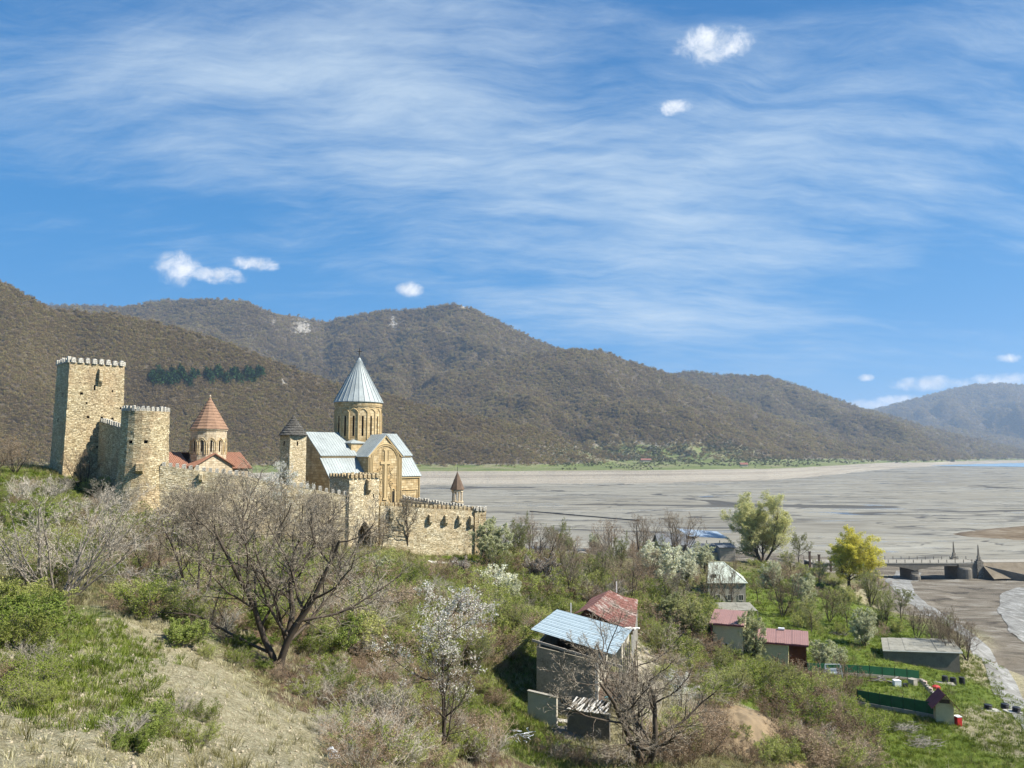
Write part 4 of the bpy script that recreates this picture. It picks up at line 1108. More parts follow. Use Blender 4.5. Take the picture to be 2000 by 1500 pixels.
# base of the drum and its corner caps
dc = cp(12.2, 8.8, 0)
mb = MB(); mb.box(dc - E45 * 4.7 - N45 * 4.7 + A((0, 0, 44)), E45 * 9.4, N45 * 9.4, (0, 0, 3.4)); mb.build('drum_base', 'ashlar', ch)
cap = MB()
for i in range(4):
    d1 = (E45, N45, -E45, -N45)[i]; d2 = (N45, -E45, -N45, E45)[i]
    p, q = dc + d1 * 4.95 + d2 * 4.95, dc + d1 * 4.95 - d2 * 4.95
    cap.add([p + A((0, 0, 47.4)), q + A((0, 0, 47.4)), dc + A((0, 0, 49.6)), p + A((0, 0, 47.25)), q + A((0, 0, 47.25))], [(0, 2, 1), (0, 1, 4, 3)])
cap.build('corner_cap', 'roof_metal', ch)
ND = 16
DR = 4.86
mb = MB(); rc = []
pil = MB(); arc = MB()
for k in range(ND):
    t0, t1 = 2 * math.pi * (k - .5) / ND, 2 * math.pi * (k + .5) / ND
    a, b = dc + DR * A((math.cos(t0), math.sin(t0), 0)), dc + DR * A((math.cos(t1), math.sin(t1), 0))
    Lf = np.linalg.norm(b - a)
    mb.rough((*a[:2], 47), (*b[:2], 47), (*b[:2], 56.1), (*a[:2], 56.1), 9, 0, [(Lf / 2 - .2, Lf / 2 + .2, 1.8, 6.0)], .6, rc)
    od = A((math.cos(t0), math.sin(t0), 0)) * .05
    MB().tube([(*(a + od)[:2], 48.2), (*(a + od)[:2], 53.8)], .13, 5).build('drum_shaft', 'moulding', ch)
    mdir = A((math.cos((t0 + t1) / 2), math.sin((t0 + t1) / 2), 0)) * .06
    arc.tube([(*(a + (b - a) * s + mdir)[:2], 53.8 + .75 * math.sin(math.pi * s)) for s in np.linspace(0, 1, 7)], .10, 4)
recesses(rc, 'window', 'dark_inside', mb.build('drum_wall', 'ashlar', ch))
arc.build('drum_arches', 'moulding', ch)
cn = MB(); cn.lathe((dc[0], dc[1], 0), [(4.8, 54.95), (4.98, 55.0), (4.98, 55.25), (5.05, 55.3), (5.05, 56.1), (4.7, 56.15)], 32); cn.build('drum_cornice', 'ashlar', ch)
# cone of metal sheets, each its own piece
NC = 28
ap, r0, z0_, z1_ = 0.12, 5.28, 56.05, 65.7
sh = MB(); t1 = 2 * math.pi / NC
pa = [A((r0, 0, 0)), A((r0 * math.cos(t1), r0 * math.sin(t1), 0)), A((ap * math.cos(t1), ap * math.sin(t1), z1_ - z0_)), A((ap, 0, z1_ - z0_))]
sh.add(pa + [p + A((0, 0, -.12)) for p in pa], [(0, 1, 2, 3), (7, 6, 5, 4), (0, 4, 5, 1), (1, 5, 6, 2), (3, 7, 4, 0)])
sh.bar(pa[0] + A((.03, 0, .03)), pa[3] + A((.03, 0, .03)), .07, .10)
SHEET = shared(sh, 'roof_metal', 'roof_sheet')
for k in range(NC): place('roof_sheet', SHEET, ch, (dc[0], dc[1], z0_), k * t1)
fi = MB(); fi.lathe((dc[0], dc[1], 0), [(.22, 65.3), (.16, 65.9), (.05, 66.1)], 10); fi.bar(dc + A((0, 0, 65.9)), dc + A((0, 0, 67.9)), .13, .13); fi.bar(dc + A((0, 0, 67.1)) - A((.55, 0, 0)), dc + A((0, 0, 67.1)) + A((.55, 0, 0)), .13, .13)
fi.build('roof_cross', 'dark_metal', ch)

# ------------------------------------------------------------------ watch tower with stepped slate cone
wt = empty('watch_tower', (-41.1, 145.7, 33), 'slim square stone tower with a dark stepped slate cone beside the church', 'tower')
wc = A((-41.1, 143.0, 0))
rect_tower(wt, wc, E45, N45, 3.45, 3.85, 31, 48.6, 'rubble_pale', .05, {0: [(1.4, 1.7, 15.6, 16.4)], 3: [(1.5, 1.9, 15.6, 16.5)]}, amp=.07)
wm = wc + E45 * 1.72 + N45 * 1.92
for k in range(8):
    lt = MB(); f0 = 1 - k / 8.4; r = 2.75 * f0
    lt.lathe((wm[0], wm[1], 48.55 + k * .46), [(r, 0), (r * 1.0, .1), (max(.2, r - .42), .5)], 14, a0=k * .2)
    lt.build('slate_course', 'slate_stone', wt)

# ------------------------------------------------------------------ smaller church with brick-red cone
O2 = A((-65.9, 141.0, 0))
def c2(a, b, z): q = O2 + E45 * a + N45 * b; return A((q[0], q[1], z))
sc_ = empty('small_church', (*c2(10, 5, 0)[:2], 35), 'smaller old church with red tiled roofs and a brown tiled cone', 'church')
mb = MB()
pr = [(0, 33), (0, 42.4), (5, 45.2), (10, 42.4), (10, 33)]
mb.poly([c2(0, b, z) for b, z in pr]); mb.poly([c2(19, b, z) for b, z in pr][::-1])
for b in (0, 10):
    q = [c2(0, b, 33), c2(19, b, 33), c2(19, b, 42.4), c2(0, b, 42.4)]; mb.poly(q if b == 0 else q[::-1])
mb.build('nave_wall', 'ashlar_pale', sc_)
mb = MB(); tp = [(7.2, 33), (14.6, 33), (14.6, 42.9), (10.9, 45.0), (7.2, 42.9)]
mb.poly([c2(a, -2.2, z) for a, z in tp])
for a in (7.2, 14.6):
    q = [c2(a, -2.2, 33), c2(a, 5, 33), c2(a, 5, 42.9), c2(a, -2.2, 42.9)]; mb.poly(q[::-1] if a == 7.2 else q)
mb.build('transept_wall', 'ashlar_pale', sc_)
for nm, q in (('nave_roof', (c2(-.4, -.5, 42.3), c2(7.3, -.5, 42.3), c2(7.3, 5, 45.4), c2(-.4, 5, 45.4))), ('nave_roof', (c2(14.5, -.5, 42.3), c2(19.4, -.5, 42.3), c2(19.4, 5, 45.4), c2(14.5, 5, 45.4))),
              ('nave_roof', (c2(-.4, 10.5, 42.3), c2(19.4, 10.5, 42.3), c2(19.4, 5, 45.4), c2(-.4, 5, 45.4))),
              ('transept_roof', (c2(6.8, -2.6, 42.75), c2(6.8, 5, 42.75), c2(10.9, 5, 45.2), c2(10.9, -2.6, 45.2))), ('transept_roof', (c2(15, -2.6, 42.75), c2(15, 5, 42.75), c2(10.9, 5, 45.2), c2(10.9, -2.6, 45.2)))):
    ro = MB(); sheet_roof(ro, *q, th=.16, seam=.36, sh=.16, sw=.18); ro.build(nm, 'red_tile', sc_)
d2 = A((-58.9, 150.0, 0)); N2 = 12
mb = MB(); rc = []; arc = MB()
for k in range(N2):
    t0, t1 = 2 * math.pi * (k - .5) / N2, 2 * math.pi * (k + .5) / N2
    a, b = d2 + 3.3 * A((math.cos(t0), math.sin(t0), 0)), d2 + 3.3 * A((math.cos(t1), math.sin(t1), 0)); Lf = np.linalg.norm(b - a)
    mb.rough((*a[:2], 43), (*b[:2], 43), (*b[:2], 49.7), (*a[:2], 49.7), 9, 0, [(Lf / 2 - .16, Lf / 2 + .16, 2.5, 4.6)], .5, rc)
    mdir = A((math.cos((t0 + t1) / 2), math.sin((t0 + t1) / 2), 0)) * .05
    for kk in (1.0, .62):
        arc.tube([(*(a + (b - a) * (.5 + (s - .5) * kk) + mdir)[:2], z) for s, z in [(0, 45)] + [(s, 47.3 + kk * .85 * math.sin(math.pi * s)) for s in np.linspace(0, 1, 7)] + [(1, 45)]], .085, 4)
recesses(rc, 'window', 'dark_inside', mb.build('drum_wall', 'ashlar_pale', sc_)); arc.build('drum_arches', 'ashlar', sc_)
cn = MB(); cn.lathe((d2[0], d2[1], 0), [(3.3, 49.5), (3.5, 49.6), (3.5, 49.85), (3.3, 49.9)], 12, a0=math.pi / 12); cn.build('drum_cornice', 'ashlar_pale', sc_)
for k in range(11):
    f0, f1 = 1 - k / 11, 1 - (k + 1) / 11
    tl = MB(); tl.lathe((d2[0], d2[1], 0), [(3.62 * f0, 49.85 + k * .575), (3.62 * f0, 49.93 + k * .575), (max(.06, 3.62 * f1 - .05), 49.85 + (k + 1) * .575)], 12, a0=math.pi / 12)
    tl.build('tile_course', 'dome_tile', sc_)
fi = MB(); fi.lathe((d2[0], d2[1], 0), [(.1, 56.0), (.2, 56.3), (.1, 56.55)], 8); fi.build('finial', 'ashlar_pale', sc_)

# ------------------------------------------------------------------ bell turret
bt_c = A((-10.9, 155.0, 0))
bt = empty('bell_turret', (-10.9, 155, 33), 'small open bell turret with a brown cone behind the right wall', 'turret')
mb = MB(); mb.lathe((*bt_c[:2], 0), [(1.15, 30), (1.15, 35.4), (1.28, 35.5), (1.28, 35.7), (.9, 35.75)], 8); mb.build('turret_base', 'ashlar_pale', bt)
for k in range(8):
    a = 2 * math.pi * (k + .5) / 8
    cl = MB(); p = bt_c + .95 * A((math.cos(a), math.sin(a), 0)); cl.lathe((*p[:2], 0), [(.2, 35.7), (.15, 35.9), (.15, 37.3), (.22, 37.6)], 6); cl.build('column', 'ashlar_pale', bt)
mb = MB(); mb.lathe((*bt_c[:2], 0), [(1.12, 37.55), (1.18, 37.6), (1.18, 38.0), (1.1, 38.05)], 8); mb.build('ring_beam', 'ashlar_pale', bt)
mb = MB(); mb.lathe((*bt_c[:2], 0), [(1.42, 38.0), (1.42, 38.08), (.8, 39.7), (.06, 41.5)], 8); mb.build('cone_roof', 'turret_tile', bt)
mb = MB(); mb.bar(bt_c + A((0, 0, 41.4)), bt_c + A((0, 0, 42.6)), .07); mb.build('finial', 'dark_metal', bt)
# ------------------------------------------------------------------ village materials
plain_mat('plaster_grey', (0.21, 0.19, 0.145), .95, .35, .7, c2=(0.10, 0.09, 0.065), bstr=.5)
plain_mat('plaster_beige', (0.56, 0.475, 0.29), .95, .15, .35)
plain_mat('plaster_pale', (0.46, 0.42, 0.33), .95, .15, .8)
plain_mat('concrete', (0.30, 0.275, 0.225), .95, .25, .8)
plain_mat('concrete_dark', (0.155, 0.14, 0.115), .95, .3, .8)
plain_mat('blue_sheet', (0.34, 0.41, 0.435), .5, .08, .7, .35, .1)
plain_mat('rust_sheet', (0.24, 0.11, 0.085), .85, .3, .8, c2=(0.13, 0.06, 0.045))
m, g, b = new_mat('rust_mixed')
geo = g.n('ShaderNodeNewGeometry').outputs['Position']
n1, n2 = g.noise(geo, .28, 5, .65, .5), g.noise(geo, 2.2, 6, .7)
c1 = g.ramp(n2, [(.32, (.13, .06, .045)), (.5, (.24, .115, .09)), (.68, (.31, .17, .14))])
c2 = g.ramp(n2, [(.35, (.25, .18, .15)), (.65, (.46, .39, .34))])
g.link(g.mix(g.sstep(g.math('ADD', n1, g.math('MULTIPLY', g.math('SUBTRACT', n2, .5), .5)), .50, .62), c1, c2), b.inputs['Base Color'])
plain_mat('rust_pale', (0.47, 0.34, 0.28), .8, .2, 1.2)
plain_mat('red_sheet', (0.285, 0.165, 0.145), .65, .1, .6, .3)
plain_mat('maroon', (0.20, 0.06, 0.065), .7, .2)
plain_mat('wood_red', (0.14, 0.045, 0.02), .85, .3, 1.5)
plain_mat('wood_grey', (0.28, 0.25, 0.21), .9, .35, 2.5)
plain_mat('wood_white', (0.56, 0.53, 0.47), .9, .25, 2.5)
plain_mat('wood_dark', (0.10, 0.07, 0.05), .9, .35, 2.5)
plain_mat('green_paint', (0.012, 0.085, 0.035), .6, .3, 1.0, .35)
plain_mat('asbestos', (0.235, 0.225, 0.185), .95, .35, .9, c2=(0.13, 0.125, 0.095))
plain_mat('pale_green_roof', (0.46, 0.50, 0.42), .8, .2, .7)
plain_mat('slate_blue', (0.24, 0.30, 0.37), .5, .15, .5, .4)
plain_mat('roof_grey', (0.15, 0.155, 0.16), .7, .2, .6)
plain_mat('white_plastic', (0.75, 0.76, 0.76), .5, .1, 2)
plain_mat('black_plastic', (0.02, 0.02, 0.022), .5, .3, 2)
plain_mat('red_plastic', (0.42, 0.03, 0.03), .5, .2, 2)
plain_mat('teal_plastic', (0.08, 0.35, 0.42), .5, .2, 2)
plain_mat('metal_grey', (0.42, 0.44, 0.45), .4, .1, 2, .5, .4)
plain_mat('glass_dark', (0.03, 0.035, 0.04), .15, .2, 2, .5)
stone_mat('field_stone', (0.12, 0.105, 0.08), (0.28, 0.25, 0.20), (0.42, 0.39, 0.33), .5, .28)
plain_mat('earth_road', (0.33, 0.29, 0.22), .95, .2, .3)
plain_mat('white_stone', (0.72, 0.69, 0.62), .9, .1, 1)
stone_mat('mound_earth', (0.13, 0.09, 0.05), (0.25, 0.185, 0.11), (0.38, 0.30, 0.195), .3, .2, 1.5, 1.0)
v3 = lambda *a: A(a, float)
def wall_poly(mb, pts, th):
    """upright wall panel from its outline (seen from outside, counter-clockwise), with thickness inward"""
    pts = [A(p, float) for p in pts]; n = np.cross(pts[1] - pts[0], pts[2] - pts[0]); n /= np.linalg.norm(n)
    mb.prism([p - n * th for p in pts], n * th)
def strips_roof(root, e0, e1, t0, t1, n, mat, th=.05, name='roof_sheet', lap=.03, rib=0, seed=0, jit=0.0):
    """roof laid in n overlapping sheets from e0-e1 (eave) up to t0-t1, each sheet a part"""
    e0, e1, t0, t1 = (A(q, float) for q in (e0, e1, t0, t1)); r = random.Random(seed)
    nr = np.cross(e1 - e0, t0 - e0); nr /= np.linalg.norm(nr)
    if nr[2] < 0: nr = -nr
    for i in range(n):
        a, b = max(0, i / n - .01), (i + 1) / n
        of = nr * (lap * (i % 2) + r.uniform(0, jit))
        q = [e0 + (e1 - e0) * a + of, e0 + (e1 - e0) * b + of, t0 + (t1 - t0) * b + of, t0 + (t1 - t0) * a + of]
        mb = MB(); sheet_roof(mb, q[0], q[1], q[2], q[3], th, 0)
        k = rib
        for j in range(k):
            s = (j + .5) / k
            mb.bar(q[0] + (q[1] - q[0]) * s + nr * .01, q[3] + (q[2] - q[3]) * s + nr * .01, .07, .05, up=nr)
        mb.build(name, mat, root)
def box_part(root, name, mat, o, ex, ey, ez): return MB().box(o, ex, ey, ez).build(name, mat, root)

def win(root, o, ex, ey, ez):
    """a window: dark pane with a proud pale frame as its sub-part"""
    o, ex, ey, ez = A(o, float), A(ex, float), A(ey, float), A(ez, float)
    w_ = box_part(root, 'window', 'glass_dark', o, ex, ey, ez)
    f = MB(); u, v = ex / np.linalg.norm(ex), ez / np.linalg.norm(ez); n_ = np.cross(u, v); t = .09
    q = o + n_ * .03
    f.box(q - u * t - v * t, ex + 2 * u * t, n_ * .05, v * t); f.box(q - u * t + ez, ex + 2 * u * t, n_ * .05, v * t); f.box(q - u * t, u * t, n_ * .05, ez); f.box(q + ex, u * t, n_ * .05, ez); f.box(q + ex * .48, u * .05, n_ * .05, ez)
    f.build('window_frame', 'wood_white', w_)
# ------------------------------------------------------------------ blue-roofed house
ax_, bx_ = v3(.970, -.245, 0), v3(.245, .970, 0)
h0 = W(1048, 1300, 78.0); h0[2] = 0
zg = 18.6
hp = lambda a, b, z: v3(*(h0 + ax_ * a + bx_ * b)[:2], z)
bh = empty('blue_roofed_house', (*hp(3, 5, 0)[:2], zg), 'two-storey grey plastered house with a light blue sloping sheet roof', 'house')
R00, R10, R11, R01 = W(1037, 1229, 78.3), W(1201, 1279, 76.3), W(1234, 1230, 86.3), W(1088, 1190, 88.2)
strips_roof(bh, R10, R11, R00, R01, 9, 'blue_sheet', .05, rib=2)
rz_ = lambda a: 26.98 - .238 * (a + .6)                     # underside of the roof
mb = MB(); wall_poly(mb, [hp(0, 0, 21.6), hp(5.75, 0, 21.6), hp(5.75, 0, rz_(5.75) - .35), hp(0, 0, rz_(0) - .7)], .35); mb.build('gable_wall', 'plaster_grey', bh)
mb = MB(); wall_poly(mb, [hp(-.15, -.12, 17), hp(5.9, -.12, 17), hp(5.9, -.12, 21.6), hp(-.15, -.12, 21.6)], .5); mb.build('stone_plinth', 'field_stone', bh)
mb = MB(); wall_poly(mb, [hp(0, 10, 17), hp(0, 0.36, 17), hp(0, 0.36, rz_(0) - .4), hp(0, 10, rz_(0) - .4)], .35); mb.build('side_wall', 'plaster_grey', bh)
mb = MB(); rc = []
mb.rough(hp(5.75, .4, 17), hp(5.75, 10, 17), hp(5.75, 10, rz_(5.75) - .3), hp(5.75, .4, rz_(5.75) - .3), 2, 0, [(.9, 1.8, 5.2, 7.0), (3.0, 3.9, 5.2, 7.0), (5.2, 6.1, 4.6, 7.0), (7.3, 8.2, 5.2, 7.0)], .25, rc)
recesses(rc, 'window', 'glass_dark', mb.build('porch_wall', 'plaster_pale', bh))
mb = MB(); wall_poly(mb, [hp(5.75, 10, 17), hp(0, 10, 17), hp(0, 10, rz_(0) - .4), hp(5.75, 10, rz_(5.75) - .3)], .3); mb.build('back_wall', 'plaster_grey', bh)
for a in (.12, 2.6, 5.45):
    box_part(bh, 'loft_post', 'wood_grey', hp(a, .05, rz_(a) - .9), ax_ * .18, bx_ * .18, (0, 0, .78))
box_part(bh, 'corner_post', 'wood_white', hp(5.76, -.06, 21.0), ax_ * .28, bx_ * .25, (0, 0, rz_(5.8) - 21.25))
MB().bar(hp(-.4, -.25, rz_(0) - .05), hp(8.4, -.25, rz_(8.6) - .0), .14, .22).build('barge_board', 'wood_grey', bh)
box_part(bh, 'porch_floor', 'wood_dark', hp(5.75, 0, 21.35), ax_ * 2.5, bx_ * 10, (0, 0, .16))
for k in range(6):
    box_part(bh, 'porch_post', 'wood_grey', hp(8.05, .2 + k * 1.9, 17.4), ax_ * .14, bx_ * .14, (0, 0, rz_(8.1) - 17.45))
for z in (22.3, 21.75): MB().bar(hp(8.12, .2, z), hp(8.12, 9.8, z), .07, .1).build('porch_rail', 'wood_grey', bh)
for k in range(24): box_part(bh, 'baluster', 'wood_dark', hp(8.1, .45 + k * .4, 21.5), ax_ * .05, bx_ * .09, (0, 0, .85))
for a, b in ((.6, 9.2), (-.2, 6.0)):
    pass
box_part(bh, 'flue_pipe', 'white_stone', hp(1.7, 10.6, 24.5), ax_ * .12, bx_ * .12, (0, 0, 2.6))
# yard walls in front
def free_wall(name, label, px0, px1, pyb, D0, D1, h, th, mat, notch=0.0, cat='wall'):
    a, b = W(px0, pyb, D0), W(px1, pyb, D1); a[2] = b[2] = 0
    za = min(hz(a[0], a[1]), hz(b[0], b[1])) - .5; zt_ = hz(a[0], a[1]) + h
    d = b - a; L = np.linalg.norm(d); d /= L; n_ = v3(d[1], -d[0], 0)
    root = empty(name, (*((a + b) / 2)[:2], za + .4), label, cat)
    mb = MB(); P = lambda s, o, z: v3(*(a + d * s + n_ * o)[:2], z)
    zr = zt_ - notch
    mb.rough(P(0, 0, za), P(L, 0, za), P(L, 0, zr), P(0, 0, zt_), .4, .05); mb.rough(P(L, -th, za), P(0, -th, za), P(0, -th, zt_), P(L, -th, zr), .6, .05)
    mb.quad(P(0, 0, zt_ - .01), P(L, 0, zr - .01), P(L, -th, zr - .01), P(0, -th, zt_ - .01)); mb.quad(P(0, -th, za), P(0, 0, za), P(0, 0, zt_), P(0, -th, zt_)); mb.quad(P(L, 0, za), P(L, -th, za), P(L, -th, zr), P(L, 0, zr))
    mb.build('masonry', mat, root)
    cpg = MB(); cpg.box(P(-.05, .06, zt_ - .02), d * (L + .1) + v3(0, 0, zr - zt_), -n_ * (th + .12), (0, 0, .1)); cpg.build('coping', 'concrete', root)
    return root, P, L, zt_
free_wall('yard_wall', 'broken tan yard wall in front of the blue-roofed house', 1031, 1087, 1395, 74.5, 73.3, 2.2, .3, 'plaster_pale', .25)
rw, Pw_, Lw, ztw = free_wall('yard_wall', 'dark yard wall topped by a pile of loose white boards', 1108, 1190, 1415, 72.2, 70.6, 2.3, .35, 'concrete_dark')
r_ = random.Random(5)
for k in range(24):                                    # loose boards thrown over the wall top
    s = .1 + (k % 12) * (Lw - .3) / 12 + r_.uniform(-.1, .1); row = k // 12
    rt_ = empty('loose_board', tuple(Pw_(s, 0, ztw)), '%s loose board from the left in the %s row on the dark yard wall' % (['first', 'second', 'third', 'fourth', 'fifth', 'sixth', 'seventh', 'eighth', 'ninth', 'tenth', 'eleventh', 'twelfth'][k % 12], ['front', 'back'][row]), 'board', 'boards piled on the dark yard wall')
    a = Pw_(s + .02 + r_.uniform(-.05, .05), .3 - row * 1.1, ztw + .10 + .06 * r_.random() + row * .2); b = Pw_(s + .22 + r_.uniform(-.12, .12), -.95 - row * 1.0, ztw + .32 + r_.uniform(0, .1) + row * .2)
    MB().bar(a, b, .13, .045).build('plank', r_.choice(['wood_white', 'wood_white', 'wood_grey']), rt_)
tb = empty('plastic_basin', tuple(Pw_(Lw * .85, -1.9, ztw + .75)), 'small teal plastic basin on the board pile', 'basin')
MB().lathe(Pw_(Lw * .85, -1.9, ztw + .72), [(.2, 0), (.38, .22), (.36, .22), (.19, .03)], 12).build('bowl', 'teal_plastic', tb)
for k in range(11):                                    # tall thin poles along the yard
    p = hp(8.9 + .12 * (k % 3), -5 + k * 1.35, 0); zz_ = hz(p[0], p[1])
    o = empty('pole', (p[0], p[1], zz_), '%s pole from the camera in the row beside the porch' % ['first', 'second', 'third', 'fourth', 'fifth', 'sixth', 'seventh', 'eighth', 'ninth', 'tenth', 'eleventh'][k], 'pole', 'poles beside the porch')
    MB().tube([(p[0], p[1], zz_ - .4), (p[0] + .05, p[1], zz_ + 2), (p[0] + r_.uniform(-.12, .12), p[1], zz_ + r_.uniform(3.2, 4.6))], [.07, .06, .045], 6).build('shaft', 'wood_dark', o)
# gravel heap, boards on the grass and the white tangle
def heap(name, label, cat, c, rx, ry, h, mat, seed, n=26):
    r = np.random.default_rng(seed); g_ = np.linspace(-1, 1, n)
    Xh, Yh = np.meshgrid(g_, g_); rr_ = np.sqrt(Xh ** 2 + Yh ** 2)
    hh = np.clip(1 - rr_, 0, 1) ** .8 * (1 + .5 * fbm(Xh * 3 + seed, Yh * 3, 4, seed)) + .22 * fbm(Xh * 9, Yh * 9, 4, seed + 1, .65) * (rr_ < .95)
    X_ = c[0] + Xh * rx; Y_ = c[1] + Yh * ry
    Z_ = hground(X_, Y_).reshape(X_.shape) - .12 + h * hh
    Z_[rr_ > 1.0] -= .5
    return tag(link(name, grid_mesh(name, X_, Y_, Z_, [mat])), label, cat)
heap('gravel_heap', 'grey gravel heap on the yard in front of the dark wall', 'heap', G(1125, 1432), 2.6, 2.0, .9, 'concrete_dark', 3)
heap('earth_mound', 'brown earth mound at the bottom edge right of the bare tree', 'mound', G(1475, 1440), 5.0, 6.0, 1.7, 'mound_earth', 4, 70)
p = G(1085, 1405)
for k in range(3):
    o = empty('plank', (p[0] - .5 + k * .3, p[1] - .3 * k, p[2]), ('pale plank on the grass before the broken yard wall, the longest', 'pale plank on the grass before the broken yard wall, the middle one', 'pale plank on the grass before the broken yard wall, the front one')[k], 'plank')
    MB().bar(p + v3(-1.2 + k * .3, .2 - .35 * k, .12), p + v3(1.3 + .2 * k, -.9 - .3 * k, .15), .3, .06).build('board', 'wood_white', o)
p = G(1012, 1448)
o = empty('pruned_branches', tuple(p), 'tangle of stripped white branches lying on the bright grass', 'branches')
for k in range(16):
    a = p + v3(r_.uniform(-.8, .9), r_.uniform(-1.2, 1.6), .15); an = r_.uniform(0, 3.1); L = r_.uniform(.5, 1.3)
    pts = [a + v3(math.cos(an) * L * t + .12 * math.sin(5 * t + k), math.sin(an) * L * t, .1 + .22 * t * (1 - t) + .1 * r_.random()) for t in np.linspace(0, 1, 5)]
    MB().tube(pts, [.03, .028, .025, .02, .012], 5).build('branch', 'white_plastic', o)
p = G(648, 1478)
o = empty('plastic_bag', tuple(p), 'crumpled white plastic bag on the slope at the bottom edge', 'bag')
mb = MB(); mb.lathe(p + v3(0, 0, -.05), [(.16, 0), (.27, .1), (.21, .26), (.1, .33), (.13, .40)], 9); mb.V = [(x + .09 * math.sin(9 * z + 5 * y), y + .07 * math.cos(11 * x + 3 * z), z + .05 * math.sin(13 * x)) for x, y, z in mb.V]; mb.build('sack', 'white_plastic', o)

# ------------------------------------------------------------------ rust-roofed house behind it
rh = empty('rust_roofed_house', (13, 97, 18), 'old house with a sagging rust-red gabled sheet roof', 'house')
g0, g1 = W(1146, 1190, 89.6), W(1189, 1153, 103.5); e0, e1 = W(1238, 1232, 88.5), W(1246, 1172, 105.0); l0, l1 = W(1118, 1200, 90.5), W(1155, 1168, 104.5)
def sag(p, q, t, d): return p + (q - p) * t + v3(0, 0, -d * math.sin(math.pi * t))
nS = 11
for i in range(nS):
    t0, t1 = i / nS, (i + 1) / nS; k = .03 * (i % 2)
    mb = MB(); q = [sag(e0, e1, t0, .55), sag(e0, e1, t1 + .01, .55), sag(g0, g1, t1 + .01, .2), sag(g0, g1, t0, .2)]
    q = [x + v3(0, 0, k) for x in q]; m_ = [(q[0] + q[3]) / 2 - v3(0, 0, .25), (q[1] + q[2]) / 2 - v3(0, 0, .25)]
    sheet_roof(mb, q[0], q[1], m_[1], m_[0], .04, .45, .07, .06); sheet_roof(mb, m_[0], m_[1], q[2], q[3], .04, .45, .07, .06)
    mb.build('roof_sheet', 'rust_mixed', rh)
    mb = MB(); q = [sag(l0, l1, t0, .2), sag(l0, l1, t1, .2), sag(g0, g1, t1, .2), sag(g0, g1, t0, .2)]; sheet_roof(mb, *[x + v3(0, 0, k) for x in q], .04, 0); mb.build('roof_sheet', 'rust_sheet', rh)
in_ = lambda p, q, t: v3(*(p + (q - p) * t)[:2], 0)
lw0, lw1, rw0, rw1 = in_(l0, e0, .08), in_(l1, e1, .08), in_(e0, l0, .2), in_(e1, l1, .2)
mb = MB(); zz_ = 17.0
for a, b, za, zb_ in ((lw0, rw0, l0[2] - .3, e0[2] + .1), (rw0, rw1, e0[2] - .1, e1[2] - .1), (rw1, lw1, e1[2], l1[2] - .2), (lw1, lw0, l1[2] - .3, l0[2] - .3)):
    mb.quad((*a[:2], zz_), (*b[:2], zz_), (*b[:2], zb_), (*a[:2], za))
mb.build('wall', 'plaster_pale', rh)
mb = MB(); mb.poly([(*lw0[:2], l0[2] - .3), (*rw0[:2], e0[2] + .1), g0 - v3(0, -.15, .12)]); mb.poly([(*rw1[:2], e1[2]), (*lw1[:2], l1[2] - .3), g1 - v3(0, .15, .12)]); mb.build('gable', 'wood_red', rh)
for t in (.15, .4, .65, .9):
    a = rw0 + (rw1 - rw0) * t + v3(.08, -.02, 0); d = (rw1 - rw0) / np.linalg.norm(rw1 - rw0)
    win(rh, v3(*a[:2], 22.0), d * .9, v3(.06, 0, 0), (0, 0, 1.3))
for t in (.0, .25, .5, .75, 1.0):
    a = in_(e0, l0, .04) + (in_(e1, l1, .04) - in_(e0, l0, .04)) * t
    box_part(rh, 'porch_post', 'wood_white', v3(*a[:2], 17.5), v3(.15, 0, 0), v3(0, .15, 0), (0, 0, e0[2] - 18.0))
box_part(rh, 'chimney_pipe', 'white_stone', g1 + v3(.9, -.5, -.2), v3(.14, 0, 0), v3(0, .14, 0), (0, 0, 1.4)); box_part(rh, 'chimney_pipe', 'white_stone', l0 + v3(-.2, .3, -.3), v3(.13, 0, 0), v3(0, .13, 0), (0, 0, 1.5))
o = empty('tarpaulin', tuple(e0 + v3(-.3, .5, 0)), 'crumpled white sheet on the rusty eave next to the blue roof', 'sheet')
mb = MB(); 
for k in range(4): mb.cbox(e0 + v3(-.75 + .4 * k, .1 + .1 * k, .12 + .03 * (k % 2)), .5, .5, .22 - .04 * k, .4 * k)
mb.build('cloth', 'white_stone', o)

# ------------------------------------------------------------------ beige houses with red sheet roofs
def lean_house(name, label, pfl, pfr, D0, D1, ye, yb, depth, zg, wall, roof, parts=None):
    """front wall from px pfl to pfr at distances D0, D1; eave seen at ye, back roof edge at yb"""
    a, b = W(pfl, ye, D0), W(pfr, ye, D1); zt_ = a[2]; a[2] = b[2] = 0
    d = b - a; L = np.linalg.norm(d); d /= L; n_ = v3(-d[1], d[0], 0)
    zb_ = W(pfl, yb, D0 + depth)[2]
    root = empty(name, (*((a + b) / 2 + n_ * depth / 2)[:2], zg), label, 'house')
    P = lambda s, t, z: v3(*(a + d * s + n_ * t)[:2], z)
    mb = MB()
    for q in ([P(0, 0, zg - 1), P(L, 0, zg - 1), P(L, 0, zt_), P(0, 0, zt_)], [P(L, 0, zg - 1), P(L, depth, zg - 1), P(L, depth, zb_), P(L, 0, zt_)], [P(L, depth, zg - 1), P(0, depth, zg - 1), P(0, depth, zb_), P(L * 0, depth, zb_)][:3] + [P(L, depth, zb_)], [P(0, depth, zg - 1), P(0, 0, zg - 1), P(0, 0, zt_), P(0, depth, zb_)]):
        mb.poly(q)
    mb.build('wall', wall, root)
    return root, P, L, zt_, zb_
h3, P3, L3, zt3, zb3 = lean_house('beige_house', 'upper beige plastered house with a red sheet roof and one small window', 1392, 1450, 118, 116.4, 1217, 1192, 6.0, 12, 'plaster_beige', 'red_sheet')
